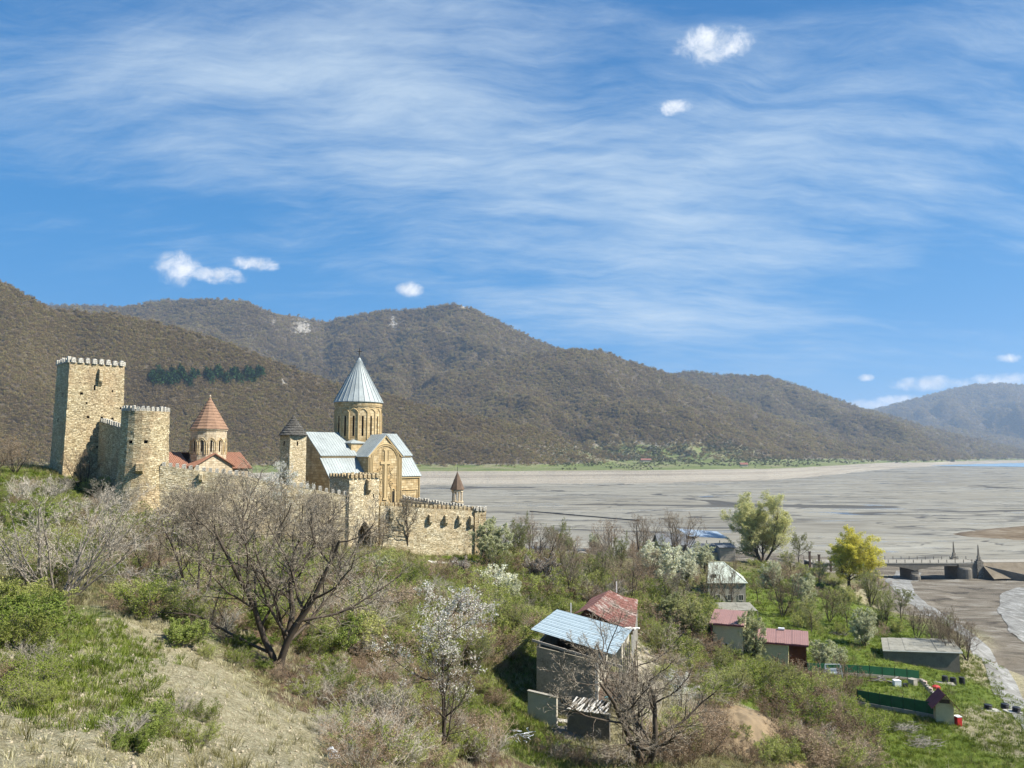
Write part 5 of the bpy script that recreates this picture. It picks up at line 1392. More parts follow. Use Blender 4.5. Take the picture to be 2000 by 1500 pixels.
strips_roof(h3, P3(-.5, -.4, zt3 + .08), P3(L3 + .2, -.4, zt3 + .08), P3(-.5, 6.4, zb3 + .2), P3(L3 + .2, 6.4, zb3 + .2), 5, 'red_sheet', .05, rib=4)
MB().box(P3(-.45, -.42, zt3 - .16), P3(L3 + .15, -.42, 0) - P3(-.45, -.42, 0), v3(0, -.03, 0), (0, 0, .2)).build('fascia', 'maroon', h3)
win(h3, P3(1.3, -.05, zt3 - 3.2), (P3(2.1, 0, 0) - P3(1.3, 0, 0)), v3(0, .04, 0), (0, 0, .42))
MB().tube([P3(-.3, -.2, zt3 - .1), P3(-.15, -.15, zt3 - 1.6), P3(-.1, -.12, 12)], .09, 6).build('downpipe', 'maroon', h3)
box_part(h3, 'end_boarding', 'wood_red', P3(-.08, .3, zt3 - 2.0), P3(-.02, 0, 0) - P3(-.08, 0, 0), P3(0, 5.4, 0) - P3(0, .3, 0), (0, 0, 2.0))
h4, P4, L4, zt4, zb4 = lean_house('beige_house', 'lower beige plastered house with red sheet roof and dark red open porch', 1474, 1538, 117.4, 115.8, 1252, 1228, 5.6, 11.2, 'plaster_beige', 'red_sheet')
strips_roof(h4, P4(-.3, -.4, zt4 + .08), P4(L4 + 2.9, -.4, zt4 + .08), P4(-.3, 6.0, zb4 + .2), P4(L4 + 2.9, 6.0, zb4 + .2), 7, 'red_sheet', .05, rib=4)
MB().box(P4(-.25, -.42, zt4 - .16), P4(L4 + 2.85, -.42, 0) - P4(-.25, -.42, 0), v3(0, -.03, 0), (0, 0, .2)).build('fascia', 'maroon', h4)
box_part(h4, 'porch_back', 'wood_red', P4(L4 + .1, 2.6, 11), P4(L4 + 2.5, 2.6, 0) - P4(L4 + .1, 2.6, 0), P4(0, .1, 0) - P4(0, 0, 0), (0, 0, zt4 - 11 + .1))
box_part(h4, 'porch_floor', 'wood_red', P4(L4, 0, 13.0), P4(2.6, 0, 0) - P4(0, 0, 0), P4(0, 4, 0) - P4(0, 0, 0), (0, 0, .18))
for s in (.2, 2.4): box_part(h4, 'porch_post', 'wood_red', P4(L4 + s, .05, 10.6), P4(.16, 0, 0) - P4(0, 0, 0), P4(0, .16, 0) - P4(0, 0, 0), (0, 0, zt4 - 10.6))
for z in (13.6, 14.1): MB().bar(P4(L4 + .2, .1, z), P4(L4 + 2.4, .1, z), .08, .1).build('porch_rail', 'wood_red', h4)
box_part(h4, 'skylight', 'white_plastic', P4(3.2, 5.2, zb4 + .25), P4(.9, 0, 0) - P4(0, 0, 0), P4(0, .6, 0) - P4(0, 0, 0), (0, 0, .25))

# ------------------------------------------------------------------ house with pale green hipped roof
gh = empty('pale_roofed_house', (47, 174, 11), 'grey house with a pale green hipped roof among slim bare trees', 'house')
a, b, c, d = W(1381, 1139, 170), W(1460, 1137, 170), W(1452, 1120, 179), W(1384, 1120, 180); rA, rB = W(1384, 1098, 174), W(1413, 1098, 174.5)
ze = min(a[2], b[2]); 
for q in (a, b, c, d): q[2] = ze
rA[2] = rB[2] = max(rA[2], ze + 2.2)
for q in ((a, b, rB, rA), (b, c, rB, rB), (c, d, rA, rB), (d, a, rA, rA)):
    mb = MB(); mb.poly(q if np.linalg.norm(q[2] - q[3]) > .01 else q[:3]); mb.build('roof_slope', 'pale_green_roof', gh)
MB().bar(rA, rB, .25, .12).build('ridge_cap', 'pale_green_roof', gh); MB().bar(b, rB, .22, .12).build('hip_cap', 'pale_green_roof', gh)
mb = MB(); q = [a + v3(.3, .35, 0), b + v3(-.35, .35, 0), c + v3(-.35, -.3, 0), d + v3(.3, -.3, 0)]
for i in range(4): x, y = q[i], q[(i + 1) % 4]; mb.quad((*x[:2], 9.5), (*y[:2], 9.5), (*y[:2], ze - .02), (*x[:2], ze - .02))
mb.build('wall', 'concrete', gh)
for s in (1.6, 4.2, 6.6): win(gh, q[0] + v3(s, -.05, 13.6 - q[0][2]), v3(.9, 0, 0), v3(0, .04, 0), (0, 0, 1.1))
box_part(gh, 'dormer', 'glass_dark', W(1392, 1128, 171.0), v3(.8, 0, 0), v3(0, .8, 0), (0, 0, .7))
o = empty('sheet_awning', (49, 160, 11), 'flat whitish sheet awning in front of the pale-roofed house', 'awning')
e0, e1, t0, t1 = W(1392, 1192, 155), W(1480, 1193, 154), W(1396, 1180, 160), W(1464, 1179, 160); e0[2] = e1[2]; t0[2] = t1[2] = e0[2] + .5
strips_roof(o, e0, e1, t0, t1, 5, 'asbestos', .05)
for q in (e0, e1, t0, t1): MB().tube([(q[0], q[1] + .1, 9), (q[0], q[1] + .1, q[2] - .05)], .07, 6).build('post', 'wood_grey', o)

# ------------------------------------------------------------------ lakeside house with grey and blue roofs
lh = empty('lakeside_house', (55, 250, 11), 'low lakeside house with dark grey gabled roofs and a bluish lean-to', 'house')
def gable_block(root, x0, x1, y0, y1, zg, ze, zr, wall, roof, ov=.5, n=6):
    mb = MB(); ym = (y0 + y1) / 2; xm = (x0 + x1) / 2
    mb.quad((x0, y0, zg), (x1, y0, zg), (x1, y0, ze), (x0, y0, ze)); mb.quad((x1, y1, zg), (x0, y1, zg), (x0, y1, ze), (x1, y1, ze))
    mb.poly([(x1, y0, zg), (x1, y1, zg), (x1, y1, ze), (x1, ym, zr), (x1, y0, ze)]); mb.poly([(x0, y1, zg), (x0, y0, zg), (x0, y0, ze), (x0, ym, zr), (x0, y1, ze)])
    mb.build('wall', wall, root)
    strips_roof(root, (x0 - ov, y0 - ov, ze - .1), (x1 + ov, y0 - ov, ze - .1), (x0 - ov, ym, zr + .1), (x1 + ov, ym, zr + .1), n, roof, .06, seed=1)
    strips_roof(root, (x1 + ov, y1 + ov, ze - .1), (x0 - ov, y1 + ov, ze - .1), (x1 + ov, ym, zr + .1), (x0 - ov, ym, zr + .1), n, roof, .06, seed=2)
xl = lambda px, D: (px - 1000) / FPX * D
gable_block(lh, xl(1284, 250), xl(1352, 250), 250, 259, 10, 16.2, 19.2, 'concrete', 'roof_grey')
gable_block(lh, xl(1340, 244), xl(1398, 244), 243, 250, 10, 14.8, 17.0, 'plaster_beige', 'roof_grey', .4, 4)
for s in (2, 5, 8): win(lh, (xl(1284, 250) + s, 249.94, 13.2), v3(1.1, 0, 0), v3(0, .05, 0), (0, 0, 1.3))
strips_roof(lh, W(1345, 1047, 252), W(1425, 1052, 252), W(1322, 1032, 262), W(1400, 1038, 262), 6, 'slate_blue', .08)
for px in (1352, 1375, 1400, 1422): MB().tube([(xl(px, 252), 252.1, 10), (xl(px, 252), 252.1, 17.4)], .12, 6).build('lean_to_post', 'wood_dark', lh)
ps = empty('wooden_shed', (68, 243, 10), 'wooden board shed right of the lakeside house', 'shed')
mb = MB(); x0, x1 = xl(1400, 240), xl(1429, 240); mb.box((x0, 240, 9.5), v3(x1 - x0, 0, 0), v3(0, 5, 0), (0, 0, 7.0)); mb.build('wall', 'wood_grey', ps)
for k in range(9): box_part(ps, 'wall_board', 'wood_grey' if k % 2 else 'concrete', (x0 - .05, 239.93, 9.8 + k * .72), v3(x1 - x0 + .1, 0, 0), v3(0, .05, 0), (0, 0, .62))
strips_roof(ps, (x0 - .3, 239.6, 16.6), (x1 + .3, 239.6, 16.6), (x0 - .3, 245.4, 17.3), (x1 + .3, 245.4, 17.3), 3, 'roof_grey', .06)

# ------------------------------------------------------------------ dark stone vault near the shore
sv = empty('stone_vault', (28, 205, 16), 'small ruined stone vault with a dark round arch', 'vault')
c = G(1138, 1068); zv = c[2] - .6; R_, L_ = 2.3, 5.0
mb = MB()
for r0_, r1_, y in ((R_, R_ + .8, 0),):
    for t0, t1 in zip(np.linspace(0, math.pi, 13)[:-1], np.linspace(0, math.pi, 13)[1:]):
        f = lambda r, t, yy: v3(c[0] + r * math.cos(t), c[1] + yy, zv + .8 + r * math.sin(t))
        mb.quad(f(r0_, t0, 0), f(r1_, t0, 0), f(r1_, t1, 0), f(r0_, t1, 0)); mb.quad(f(r1_, t0, 0), f(r1_, t0, L_), f(r1_, t1, L_), f(r1_, t1, 0)); mb.quad(f(r0_, t0, 0), f(r0_, t1, 0), f(r0_, t1, L_), f(r0_, t0, L_))
for s in (-1, 1): mb.box((c[0] + s * (R_ + .4) - .4, c[1], zv - 1), v3(.8, 0, 0), v3(0, L_, 0), (0, 0, 1.8))
mb.build('vault_masonry', 'field_stone', sv)
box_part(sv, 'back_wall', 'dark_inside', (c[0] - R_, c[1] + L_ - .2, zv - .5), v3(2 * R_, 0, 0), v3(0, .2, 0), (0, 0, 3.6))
c = G(1168, 1052)
o = empty('stone_pillar', tuple(c), 'slender dark stone pillar behind the vault', 'pillar')
mb = MB(); mb.cbox(c - v3(0, 0, .5), 1.5, 1.5, 3.0); mb.cbox(c + v3(0, 0, 2.4), 1.0, 1.0, 3.2); mb.lathe(c + v3(0, 0, 5.5), [(.8, 0), (.75, .15), (.1, 1.1)], 6); mb.build('pillar_shaft', 'slate_stone', o)

# ------------------------------------------------------------------ long low shed
ls = empty('long_shed', (70, 134, 9), 'long low grey shed with a weathered flat roof by the river', 'shed')
a, b, c, d = W(1724, 1270, 131), W(1880, 1273, 129.5), W(1860, 1256, 137), W(1721, 1256, 138)
zz_ = (a[2] + b[2]) / 2; a[2] = b[2] = zz_; c[2] = d[2] = zz_ + .35
strips_roof(ls, a, b, d, c, 10, 'asbestos', .07, seed=3, jit=.05)
MB().bar(a - v3(0, .03, .1), b - v3(0, .03, .1), .08, .16).build('eave_board', 'white_stone', ls)
mb = MB(); q = [a + v3(.25, .35, 0), b + v3(-.35, .35, 0), c + v3(-.35, -.3, 0), d + v3(.25, -.3, 0)]
for i in range(4): x, y = q[i], q[(i + 1) % 4]; mb.quad((*x[:2], 8), (*y[:2], 8), (*y[:2], y[2] - .08), (*x[:2], x[2] - .08))
mb.build('wall', 'concrete_dark', ls)
for s in (4.0, 8.0, 11.0): box_part(ls, 'opening', 'dark_inside', q[0] + v3(s, -.1, -1.3), v3(.8, 0, 0), v3(0, .05, 0), (0, 0, .7))
box_part(ls, 'door', 'wood_dark', q[0] + v3(.6, -.08, -2.0), v3(1.1, 0, 0), v3(0, .05, 0), (0, 0, 1.7))

# ------------------------------------------------------------------ green fences, garden things
def panel_fence(label, px0, py0, px1, py1, h, n):
    a, b = G(px0, py0), G(px1, py1)
    root = empty('green_fence', tuple((a + b) / 2), label, 'fence')
    d = (b - a); L = np.linalg.norm(d[:2])
    for k in range(n):
        p, q = a + d * (k / n), a + d * ((k + 1) / n) - d * (.006)
        p[2], q[2] = hz(p[0], p[1]), hz(q[0], q[1]); u = q - p
        MB().box(p + v3(0, 0, .45), u, v3(0, .05, 0), (0, 0, h)).build('panel', 'green_paint', root)
        MB().box(p + v3(0, -.08, -.4), u, v3(0, .25, 0), (0, 0, .83)).build('plinth', 'concrete', root)
        MB().tube([p + v3(0, .1, -.3), p + v3(0, .1, h + .6)], .05, 6).build('post', 'dark_metal', root)
    return root
panel_fence('upper green sheet fence running right from the porch', 1578, 1317, 1797, 1332, 1.1, 9)
panel_fence('lower green sheet fence joining the small red-roofed outhouse', 1676, 1377, 1836, 1406, 1.35, 7)
a, b = G(1800, 1334), G(1834, 1372)
o = empty('low_wall', tuple(a), 'low broken brick wall between the two green fences', 'wall'); 
for k in range(9):
    p = a + (b - a) * (k / 9); p[2] = hz(p[0], p[1])
    MB().cbox(p - v3(0, 0, .2), .55, .45, .75 + .25 * ((k * 7) % 3) / 3, .9).build('block', ('field_stone', 'concrete', 'rust_pale')[k % 3], o)
c = G(1851, 1414)
ko = empty('outhouse', tuple(c), 'small beige outhouse with a steep red gabled roof', 'outhouse')
c = c + v3(0, 1.0, 0); ca, sa = math.cos(-.25), math.sin(-.25); ex, ey = v3(ca, sa, 0), v3(-sa, ca, 0)
f = lambda x, y, z: c + ex * x + ey * y + v3(0, 0, z)
mb = MB()
for q in ([(-.95, -1, -.4), (.95, -1, -.4), (.95, -1, 2.2), (0, -1, 3.2), (-.95, -1, 2.2)], [(.95, -1, -.4), (.95, 1, -.4), (.95, 1, 2.2), (.95, -1, 2.2)], [(.95, 1, -.4), (-.95, 1, -.4), (-.95, 1, 2.2), (0, 1, 3.2), (.95, 1, 2.2)], [(-.95, 1, -.4), (-.95, -1, -.4), (-.95, -1, 2.2), (-.95, 1, 2.2)]):
    mb.poly([f(*p) for p in q])
mb.build('wall', 'plaster_beige', ko)
for s in (-1, 1):
    mb = MB(); sheet_roof(mb, f(s * 1.5, -1.5, 1.75), f(s * 1.5, 1.3, 1.75), f(0, 1.3, 3.42), f(0, -1.5, 3.42), .06, .35, .05, .05); mb.build('roof_slope', 'maroon', ko)
box_part(ko, 'gable_board', 'wood_dark', f(-.55, -1.04, 2.3), ex * 1.1, ey * .03, (0, 0, .45))
o = empty('red_crate', tuple(f(1.3, -.9, 0)), 'red plastic crate standing against the outhouse', 'crate')
MB().cbox(f(1.35, -.9, -.1), .6, .6, 1.0, .2).build('crate_body', 'red_plastic', o); MB().cbox(f(1.35, -.9, .9), .66, .66, .08, .2).build('lid', 'white_plastic', o)
for k, (px, py) in enumerate(((1846, 1335), (1862, 1338), (1879, 1337))):
    p = G(px, py); o = empty('barrel', tuple(p), ('left one of three black barrels beyond the outhouse', 'middle one of three black barrels beyond the outhouse', 'right one of three black barrels beyond the outhouse')[k], 'barrel', 'black barrels beyond the outhouse')
    dr_ = MB().lathe(p - v3(0, 0, .1), [(.36, 0), (.42, .1), (.42, .38), (.44, .42), (.42, .46), (.42, .78), (.44, .82), (.42, .86), (.40, 1.12), (.36, 1.15)], 14).build('drum', 'black_plastic', o); MB().lathe(p + v3(0, 0, 1.04), [(.40, 0), (.40, .06), (.34, .08)], 14).build('lid', 'dark_metal', dr_)
p = G(1845, 1336)
o = empty('concrete_slab', tuple(p), 'pale flat slab on the grass beneath the black barrels', 'slab'); MB().box(p + v3(-1.6, -.6, -.05), v3(2.6, -.5, 0), v3(.6, 1.8, 0), (0, 0, .16)).build('slab', 'concrete', o)
p = G(1828, 1345); o = empty('red_sack', tuple(p), 'red sack lying by the low broken wall', 'sack')
mb = MB(); mb.lathe(p - v3(0, 0, .1), [(.3, 0), (.45, .15), (.4, .4), (.2, .55), (.12, .6)], 10); mb.V = [(p[0] + (x - p[0]) * 1.5, y, z) for x, y, z in mb.V]; mb.build('sack_body', 'red_plastic', o)
p = G(1627, 1322); o = empty('swing_bench', tuple(p), 'grey metal garden swing bench in front of the upper green fence', 'bench')
for s in (-1, 1):
    MB().tube([p + v3(s * 1.15, -.5, -.05), p + v3(s * 1.1, 0, 1.75), p + v3(s * 1.15, .6, -.05)], .05, 6).build('frame', 'metal_grey', o)
    MB().tube([p + v3(s * .95, 0, 1.7), p + v3(s * .95, 0, .55)], .03, 5).build('hanger', 'metal_grey', o)
MB().tube([p + v3(-1.12, 0, 1.75), p + v3(1.12, 0, 1.75)], .05, 6).build('top_bar', 'metal_grey', o)
MB().box(p + v3(-.95, -.25, .5), v3(1.9, 0, 0), v3(0, .5, 0), (0, 0, .08)).build('seat', 'metal_grey', o); MB().box(p + v3(-.95, .24, .55), v3(1.9, 0, 0), v3(0, .12, 0), (0, .1, .55)).build('backrest', 'metal_grey', o)
p = G(1735, 1334); o = empty('junk_pile', tuple(p), 'dark pile of scrap boards before the upper green fence', 'pile')
for k in range(18):
    a = p + v3(r_.uniform(-1.8, 1.6), r_.uniform(-.6, .6), r_.uniform(.05, .6)); an = r_.uniform(0, 3.1); MB().bar(a, a + v3(math.cos(an) * r_.uniform(.8, 1.6), math.sin(an) * .6, r_.uniform(-.25, .45)), .2, .08).build('scrap_board', r_.choice(['wood_dark', 'wood_dark', 'concrete_dark', 'wood_grey']), o)
for k, (px, py, s, mt, nm, lb) in enumerate(((1752, 1340, .9, 'white_plastic', 'white_box', 'white box at the foot of the scrap pile'), (1768, 1342, .5, 'black_plastic', 'black_box', 'small black box right of the scrap pile'), (1783, 1338, 1.0, 'concrete', 'water_tank', 'grey square tank right of the scrap pile'))):
    p = G(px, py); o = empty(nm, tuple(p), lb, 'box'); MB().cbox(p - v3(0, 0, .1), s, s * .8, s * .9, .3 * k).build('body', mt, o); MB().cbox(p + v3(0, 0, s * .8 - .0), s * 1.06, s * .86, .07, .3 * k).build('lid', mt, o)
p = G(1960, 1390)
for k, (dx, mt, lb) in enumerate(((-1.4, 'wood_white', 'left wooden pallet on the gravel at the right edge'), (.9, 'wood_white', 'right wooden pallet on the gravel at the right edge'))):
    q = p + v3(dx, -.4 * k, 0); o = empty('pallet', tuple(q), lb, 'pallet')
    for j in range(5): MB().box(q + v3(-.8, -.5 + j * .26, .16), v3(1.6, -.2, 0), v3(0, .2, 0), (0, 0, .04)).build('slat', mt, o)
    for j in range(3): MB().box(q + v3(-.75 + j * .7, -.5 - j * .09, -.08), v3(.1, 0, 0), v3(0, 1.25, 0), (0, 0, .235)).build('bearer', mt, o)
for k, (dx, dy, lb) in enumerate(((-1.7, .4, 'black tyre stack at the left of the pallets'), (.6, .7, 'black tyre stack behind the pallets'), (1.2, -.6, 'black tyre stack at the front of the pallets'))):
    q = p + v3(dx, dy, .15); o = empty('tyre_stack', tuple(q), lb, 'tyres')
    for j in range(3): MB().lathe(q + v3(.03 * j, 0, j * .2), [(.22, .02), (.4, 0), (.46, .06), (.46, .14), (.4, .2), (.22, .18)], 14).build('tyre', 'black_plastic', o)
for k, (px, py, lb) in enumerate(((1640, 1240, 'round heap of grey brushwood on the meadow behind the beige houses'), (1765, 1425, 'heap of grey brushwood on the grass below the outhouse'), (1800, 1455, 'smaller heap of cut twigs near the bottom edge'))):
    p = G(px, py); o = empty('brush_heap', tuple(p), lb, 'heap'); mb = MB()
    for j in range(150):
        a = r_.uniform(0, 6.28); q = p + v3(r_.gauss(0, .8), r_.gauss(0, .6), abs(r_.gauss(0, .28))); mb.tube([q, q + v3(math.cos(a) * .9, math.sin(a) * .6, r_.uniform(-.1, .35))], [.025, .01], 3, False)
    x = mb.build('twigs', 'twig_dry', o, kind='stuff') if 'twig_dry' in MATS else mb.build('twigs', 'wood_grey', o, kind='stuff')

# ------------------------------------------------------------------ paths by the wall, earth road
def ribbon(name, pts, wd, mat, lift=.06, n=60, kind='structure', label=None, cat=None):
    P_ = np.array([G(*p)[:2] for p in pts]); t = np.linspace(0, len(P_) - 1, n)
    cx, cy = np.interp(t, range(len(P_)), P_[:, 0]), np.interp(t, range(len(P_)), P_[:, 1])
    for _ in range(6): cx[1:-1] = (cx[:-2] + cx[1:-1] * 2 + cx[2:]) / 4; cy[1:-1] = (cy[:-2] + cy[1:-1] * 2 + cy[2:]) / 4
    dx, dy = np.gradient(cx), np.gradient(cy); l = np.hypot(dx, dy); nx, ny = -dy / l, dx / l
    wd = np.interp(t, np.linspace(0, len(P_) - 1, len(wd)), wd) if hasattr(wd, '__len__') else np.full(n, wd)
    wd = wd * (1 + .35 * fbm(t * 4, t * 0, 3, 401))
    s = np.linspace(-.5, .5, 7)
    X_ = cx[:, None] + nx[:, None] * wd[:, None] * s; Y_ = cy[:, None] + ny[:, None] * wd[:, None] * s
    Z_ = hground(X_, Y_).reshape(X_.shape) + lift
    return tag(link(name, grid_mesh(name, X_, Y_, Z_, [mat])), label, cat, kind=kind)
ribbon('footpath', [(318, 1084), (395, 1084), (480, 1086), (560, 1084)], 1.6, 'white_stone')
ribbon('footpath', [(840, 1098), (880, 1099), (930, 1098)], 1.8, 'white_stone')
ribbon('earth_road', [(1240, 1410), (1262, 1330), (1275, 1250), (1290, 1195), (1262, 1165)], 4.0, 'earth_road')
m, g, b = new_mat('river_silt')
geo = g.n('ShaderNodeNewGeometry').outputs['Position']
nn = g.noise(g.mapping(geo, rot=(0, 0, .6), scale=(.5, .25, 0)), 1.0, 7, .7, .8)
g.link(g.ramp(nn, [(.35, (0.13, 0.122, 0.105)), (.5, (0.215, 0.208, 0.185)), (.62, (0.31, 0.305, 0.28)), (.72, (0.45, 0.445, 0.425))]), b.inputs['Base Color'])
b.inputs['Roughness'].default_value = .75; bump(g, b, nn, .8, .4)
ribbon('river', [(1775, 1117), (1752, 1136), (1770, 1163), (1812, 1190), (1870, 1228), (1918, 1272), (1958, 1328), (2005, 1395), (2080, 1480)], [9, 7, 5.5, 4.5, 4, 4, 4, 4, 4], 'river_silt', .10, 110)
ribbon('river', [(2060, 1145), (1985, 1160), (1985, 1195), (2010, 1240), (2060, 1290)], [5, 7, 8, 7, 6], 'river_silt', .10, 80)

# ------------------------------------------------------------------ bridge
zd, yn, yf_ = 6.3, 281.0, 290.0
X0, X1, XP = 108.0, 168.0, 167.5
br_ = empty('road_bridge', (140, 285, 0), 'concrete road bridge with haunched girders over the river', 'bridge')
mb = MB(); mb.box((X0, yn, zd - .45), v3(X1 - X0, 0, 0), v3(0, yf_ - yn, 0), (0, 0, .45)); mb.build('deck', 'concrete', br_)
for y in (yn + .1, yf_ - .6):
    pts = [(X0, zd - .46)]
    for xa, xb in ((X0, 122.0), (122.0, 144.5), (144.5, X1)):
        for t in np.linspace(0, 1, 9): pts.append((xa + (xb - xa) * t, zd - 1.1 - 1.7 * (2 * t - 1) ** 2))
    pts.append((X1, zd - .46))
    mb = MB(); mb.prism([(x, y, z) for x, z in pts], (0, .5, 0)); mb.build('girder', 'concrete_dark', br_)
for x in (122.0, 144.5):
    mb = MB(); mb.box((x - 1.3, yn + .3, -2), v3(2.6, 0, 0), v3(0, yf_ - yn - .6, 0), (0, 0, 5.5)); mb.build('pier', 'concrete_dark', br_)
    mb = MB(); mb.lathe((x, yn + .2, -2), [(1.7, 0), (1.7, 3.6), (1.3, 4.2)], 12); mb.build('pier_nose', 'concrete_dark', br_)
mb = MB(); mb.box((X1 - 8, yn - .3, -2), v3(8.5, 0, 0), v3(0, yf_ - yn + .6, 0), (0, 0, 7.8)); mb.build('abutment', 'concrete_dark', br_)
mb = MB(); mb.lathe((X1 - 6, yn - .2, -2), [(2.3, 0), (2.3, 6.2), (1.9, 6.7)], 16); mb.build('abutment_drum', 'concrete_dark', br_)
mb = MB(); mb.prism([(X1 + .6, yn - .6, -1), (X1 + 11, yn - 7.5, -1), (X1 + 11, yn - 7.5, 3.2), (X1 + .6, yn - .6, 5.4)], (.35, .5, 0)); mb.build('wing_wall', 'concrete_dark', br_)
for y in (yn + .12, yf_ - .12):
    MB().bar((X0, y, zd + .95), (X1, y, zd + .95), .1, .1).build('rail', 'concrete', br_); MB().bar((X0, y, zd + .5), (X1, y, zd + .5), .07, .07).build('rail', 'concrete', br_)
    for k in range(21): box_part(br_, 'rail_post', 'concrete_dark', (X0 + k * 3.0 - .08, y - .09, zd - .02), v3(.18, 0, 0), v3(0, .18, 0), (0, 0, 1.15))
for k, y in enumerate((yn + .2, yf_ + .6)):
    o = empty('obelisk', (XP, y, zd), ('stone obelisk at the near side of the bridge end', 'stone obelisk at the far side of the bridge end')[k], 'obelisk', 'obelisks at the bridge end')
    x = XP - 3.5 * k
    mb = MB(); mb.cbox((x, y, -1), 2.2, 1.9, zd + 1.6); mb.build('pedestal', 'field_stone', o)
    mb = MB(); mb.cbox((x, y, zd + .59), 1.4, 1.3, .5); mb.build('step', 'concrete_dark', o)
    mb = MB(); mb.cbox((x, y, zd + 1.08), .9, .85, 1.2); mb.build('plinth', 'field_stone', o)
    mb = MB(); mb.lathe((x, y, zd + 2.27), [(.5, 0), (.36, .25), (.17, 3.8), (.0001, 4.3)], 4, a0=math.pi / 4); mb.build('shaft', 'concrete_dark', o)
plain_mat('bank_earth', (0.17, 0.14, 0.10), .95, .35, .35)
# road embankment beyond the bridge
m_ = 46; xs = np.linspace(X1 + .5, 330, m_); prof_ = [(-11, 1.6), (-5.0, 5.4), (-4.6, 6.2), (4.6, 6.25), (5.2, 5.4), (13, -1)]
X_ = np.repeat(xs[:, None], 6, 1); off = np.array([q[0] for q in prof_])[None, :] * np.array([1.0])[:, None]
Y_ = 285.6 + off + (xs[:, None] - X1) * .06 + 1.2 * fbm(X_ / 7, off, 3, 433) * (np.abs(off) > 4.9); Z_ = np.repeat(np.array([q[1] for q in prof_])[None, :], m_, 0) + .5 * fbm(X_ / 4, off, 3, 431) * (np.abs(off) > 4.9)
tag(link('road_embankment', grid_mesh('road_embankment', X_, Y_, Z_, ['bank_earth'], False)), kind='structure')
X2_ = np.repeat(xs[:, None], 2, 1); Y2_ = 285.6 + np.array((-3.6, 3.6))[None, :] + (xs[:, None] - X1) * .06
tag(link('bridge_road', grid_mesh('bridge_road', X2_, Y2_, np.full(X2_.shape, 6.30), ['concrete'])), kind='structure')
o = empty('river_boulder', (193, 262, 2), 'round concrete block in the mud right of the bridge', 'boulder')
mb = MB(); mb.lathe((193, 262, 1.2), [(1.8, 0), (2.2, .8), (2.0, 2.0), (1.2, 2.6)], 9); mb.build('block', 'field_stone', o)
# gate posts at the left bridge head
for k, px in enumerate((1572, 1590, 1612)):
    x = xl(px, 272); o = empty('gate_post', (x, 272, 6), ('leftmost dark post at the left bridge head', 'middle dark post at the left bridge head', 'rightmost dark post at the left bridge head')[k], 'post')
    z = hz(x, 272); mb = MB(); mb.cbox((x, 272, z - .3), .6, .6, 6.3 - .8 * k); mb.cbox((x, 272, z + 5.9 - .8 * k), .8, .8, .3); mb.build('post', 'wood_dark', o)
# sandy spit with grass at the right
xs = np.linspace(0, 1, 50); ys = np.linspace(-1, 1, 26)
S_, T_ = np.meshgrid(xs, ys, indexing='ij'); X_ = 248 + S_ * 190; Y_ = 435 + T_ * 60 * (S_ + .05) ** .55 + 22 * S_
hh = np.clip(1 - np.abs(T_), 0, 1) ** .6 * np.clip(S_ * 1.4, 0, 1) ** .6 * 10.5 + .8 * fbm(X_ / 9, Y_ / 9, 4, 443)
m, g, b = new_mat('spit_earth'); geo = g.n('ShaderNodeNewGeometry').outputs['Position']; z_ = g.n('ShaderNodeSeparateXYZ', ins={0: geo}).outputs[2]
n1 = g.noise(g.mapping(geo, scale=(.08, .08, 1.2)), 1, 6, .65); col = g.ramp(n1, [(.35, (.085, .06, .036)), (.5, (.15, .112, .07)), (.66, (.24, .2, .145))])
col = g.mix(g.sstep(g.math('ADD', z_, g.math('MULTIPLY', n1, 4)), 6.6, 8.4), col, (.11, .135, .03)); g.link(col, b.inputs['Base Color'])
tag(link('sand_spit', grid_mesh('sand_spit', X_, Y_, hh - .6, ['spit_earth'])), kind='structure')
# pipe lying across the mud
o = empty('pipe', (55, 555, .3), 'long dark pipe lying across the grey lake mud', 'pipe')
MB().tube([(14, 607, .9), (50, 565, .8), (85, 522, .9)], 0.4, 8).build('pipe_run', 'dark_metal', o)
# far farm buildings by the other shore
for px, py, w_, h_, lb in ((1517, 893, 34, 9, 'tiny pale farm building under the far hill slope'), (1452, 911, 18, 10, 'tiny square hut on the top of the far bank'), (1262, 902, 30, 10, 'tiny farm roof among far bushes by the meadow')):
    k = (hx - px) ** 2 + (hy - py) ** 2; i, j = np.unravel_index(np.argmin(k), k.shape); HX, HY, HH = HILL[0], HILL[1], HILL[2]; c = v3(HX[i, j], HY[i, j], HH[i, j])
    o = empty('farm_building', tuple(c), lb, 'building'); mb = MB(); mb.cbox(c - v3(0, 0, 3), w_, 10, h_ * .55 + 3); mb.build('wall', 'plaster_pale', o)
    mb = MB(); z = h_ * .5; mb.prism([c + v3(-w_ / 2 - 1, -6, z), c + v3(-w_ / 2 - 1, 6, z), c + v3(-w_ / 2 - 1, 0, h_)], (w_ + 2, 0, 0)); mb.build('roof', 'rust_sheet', o)
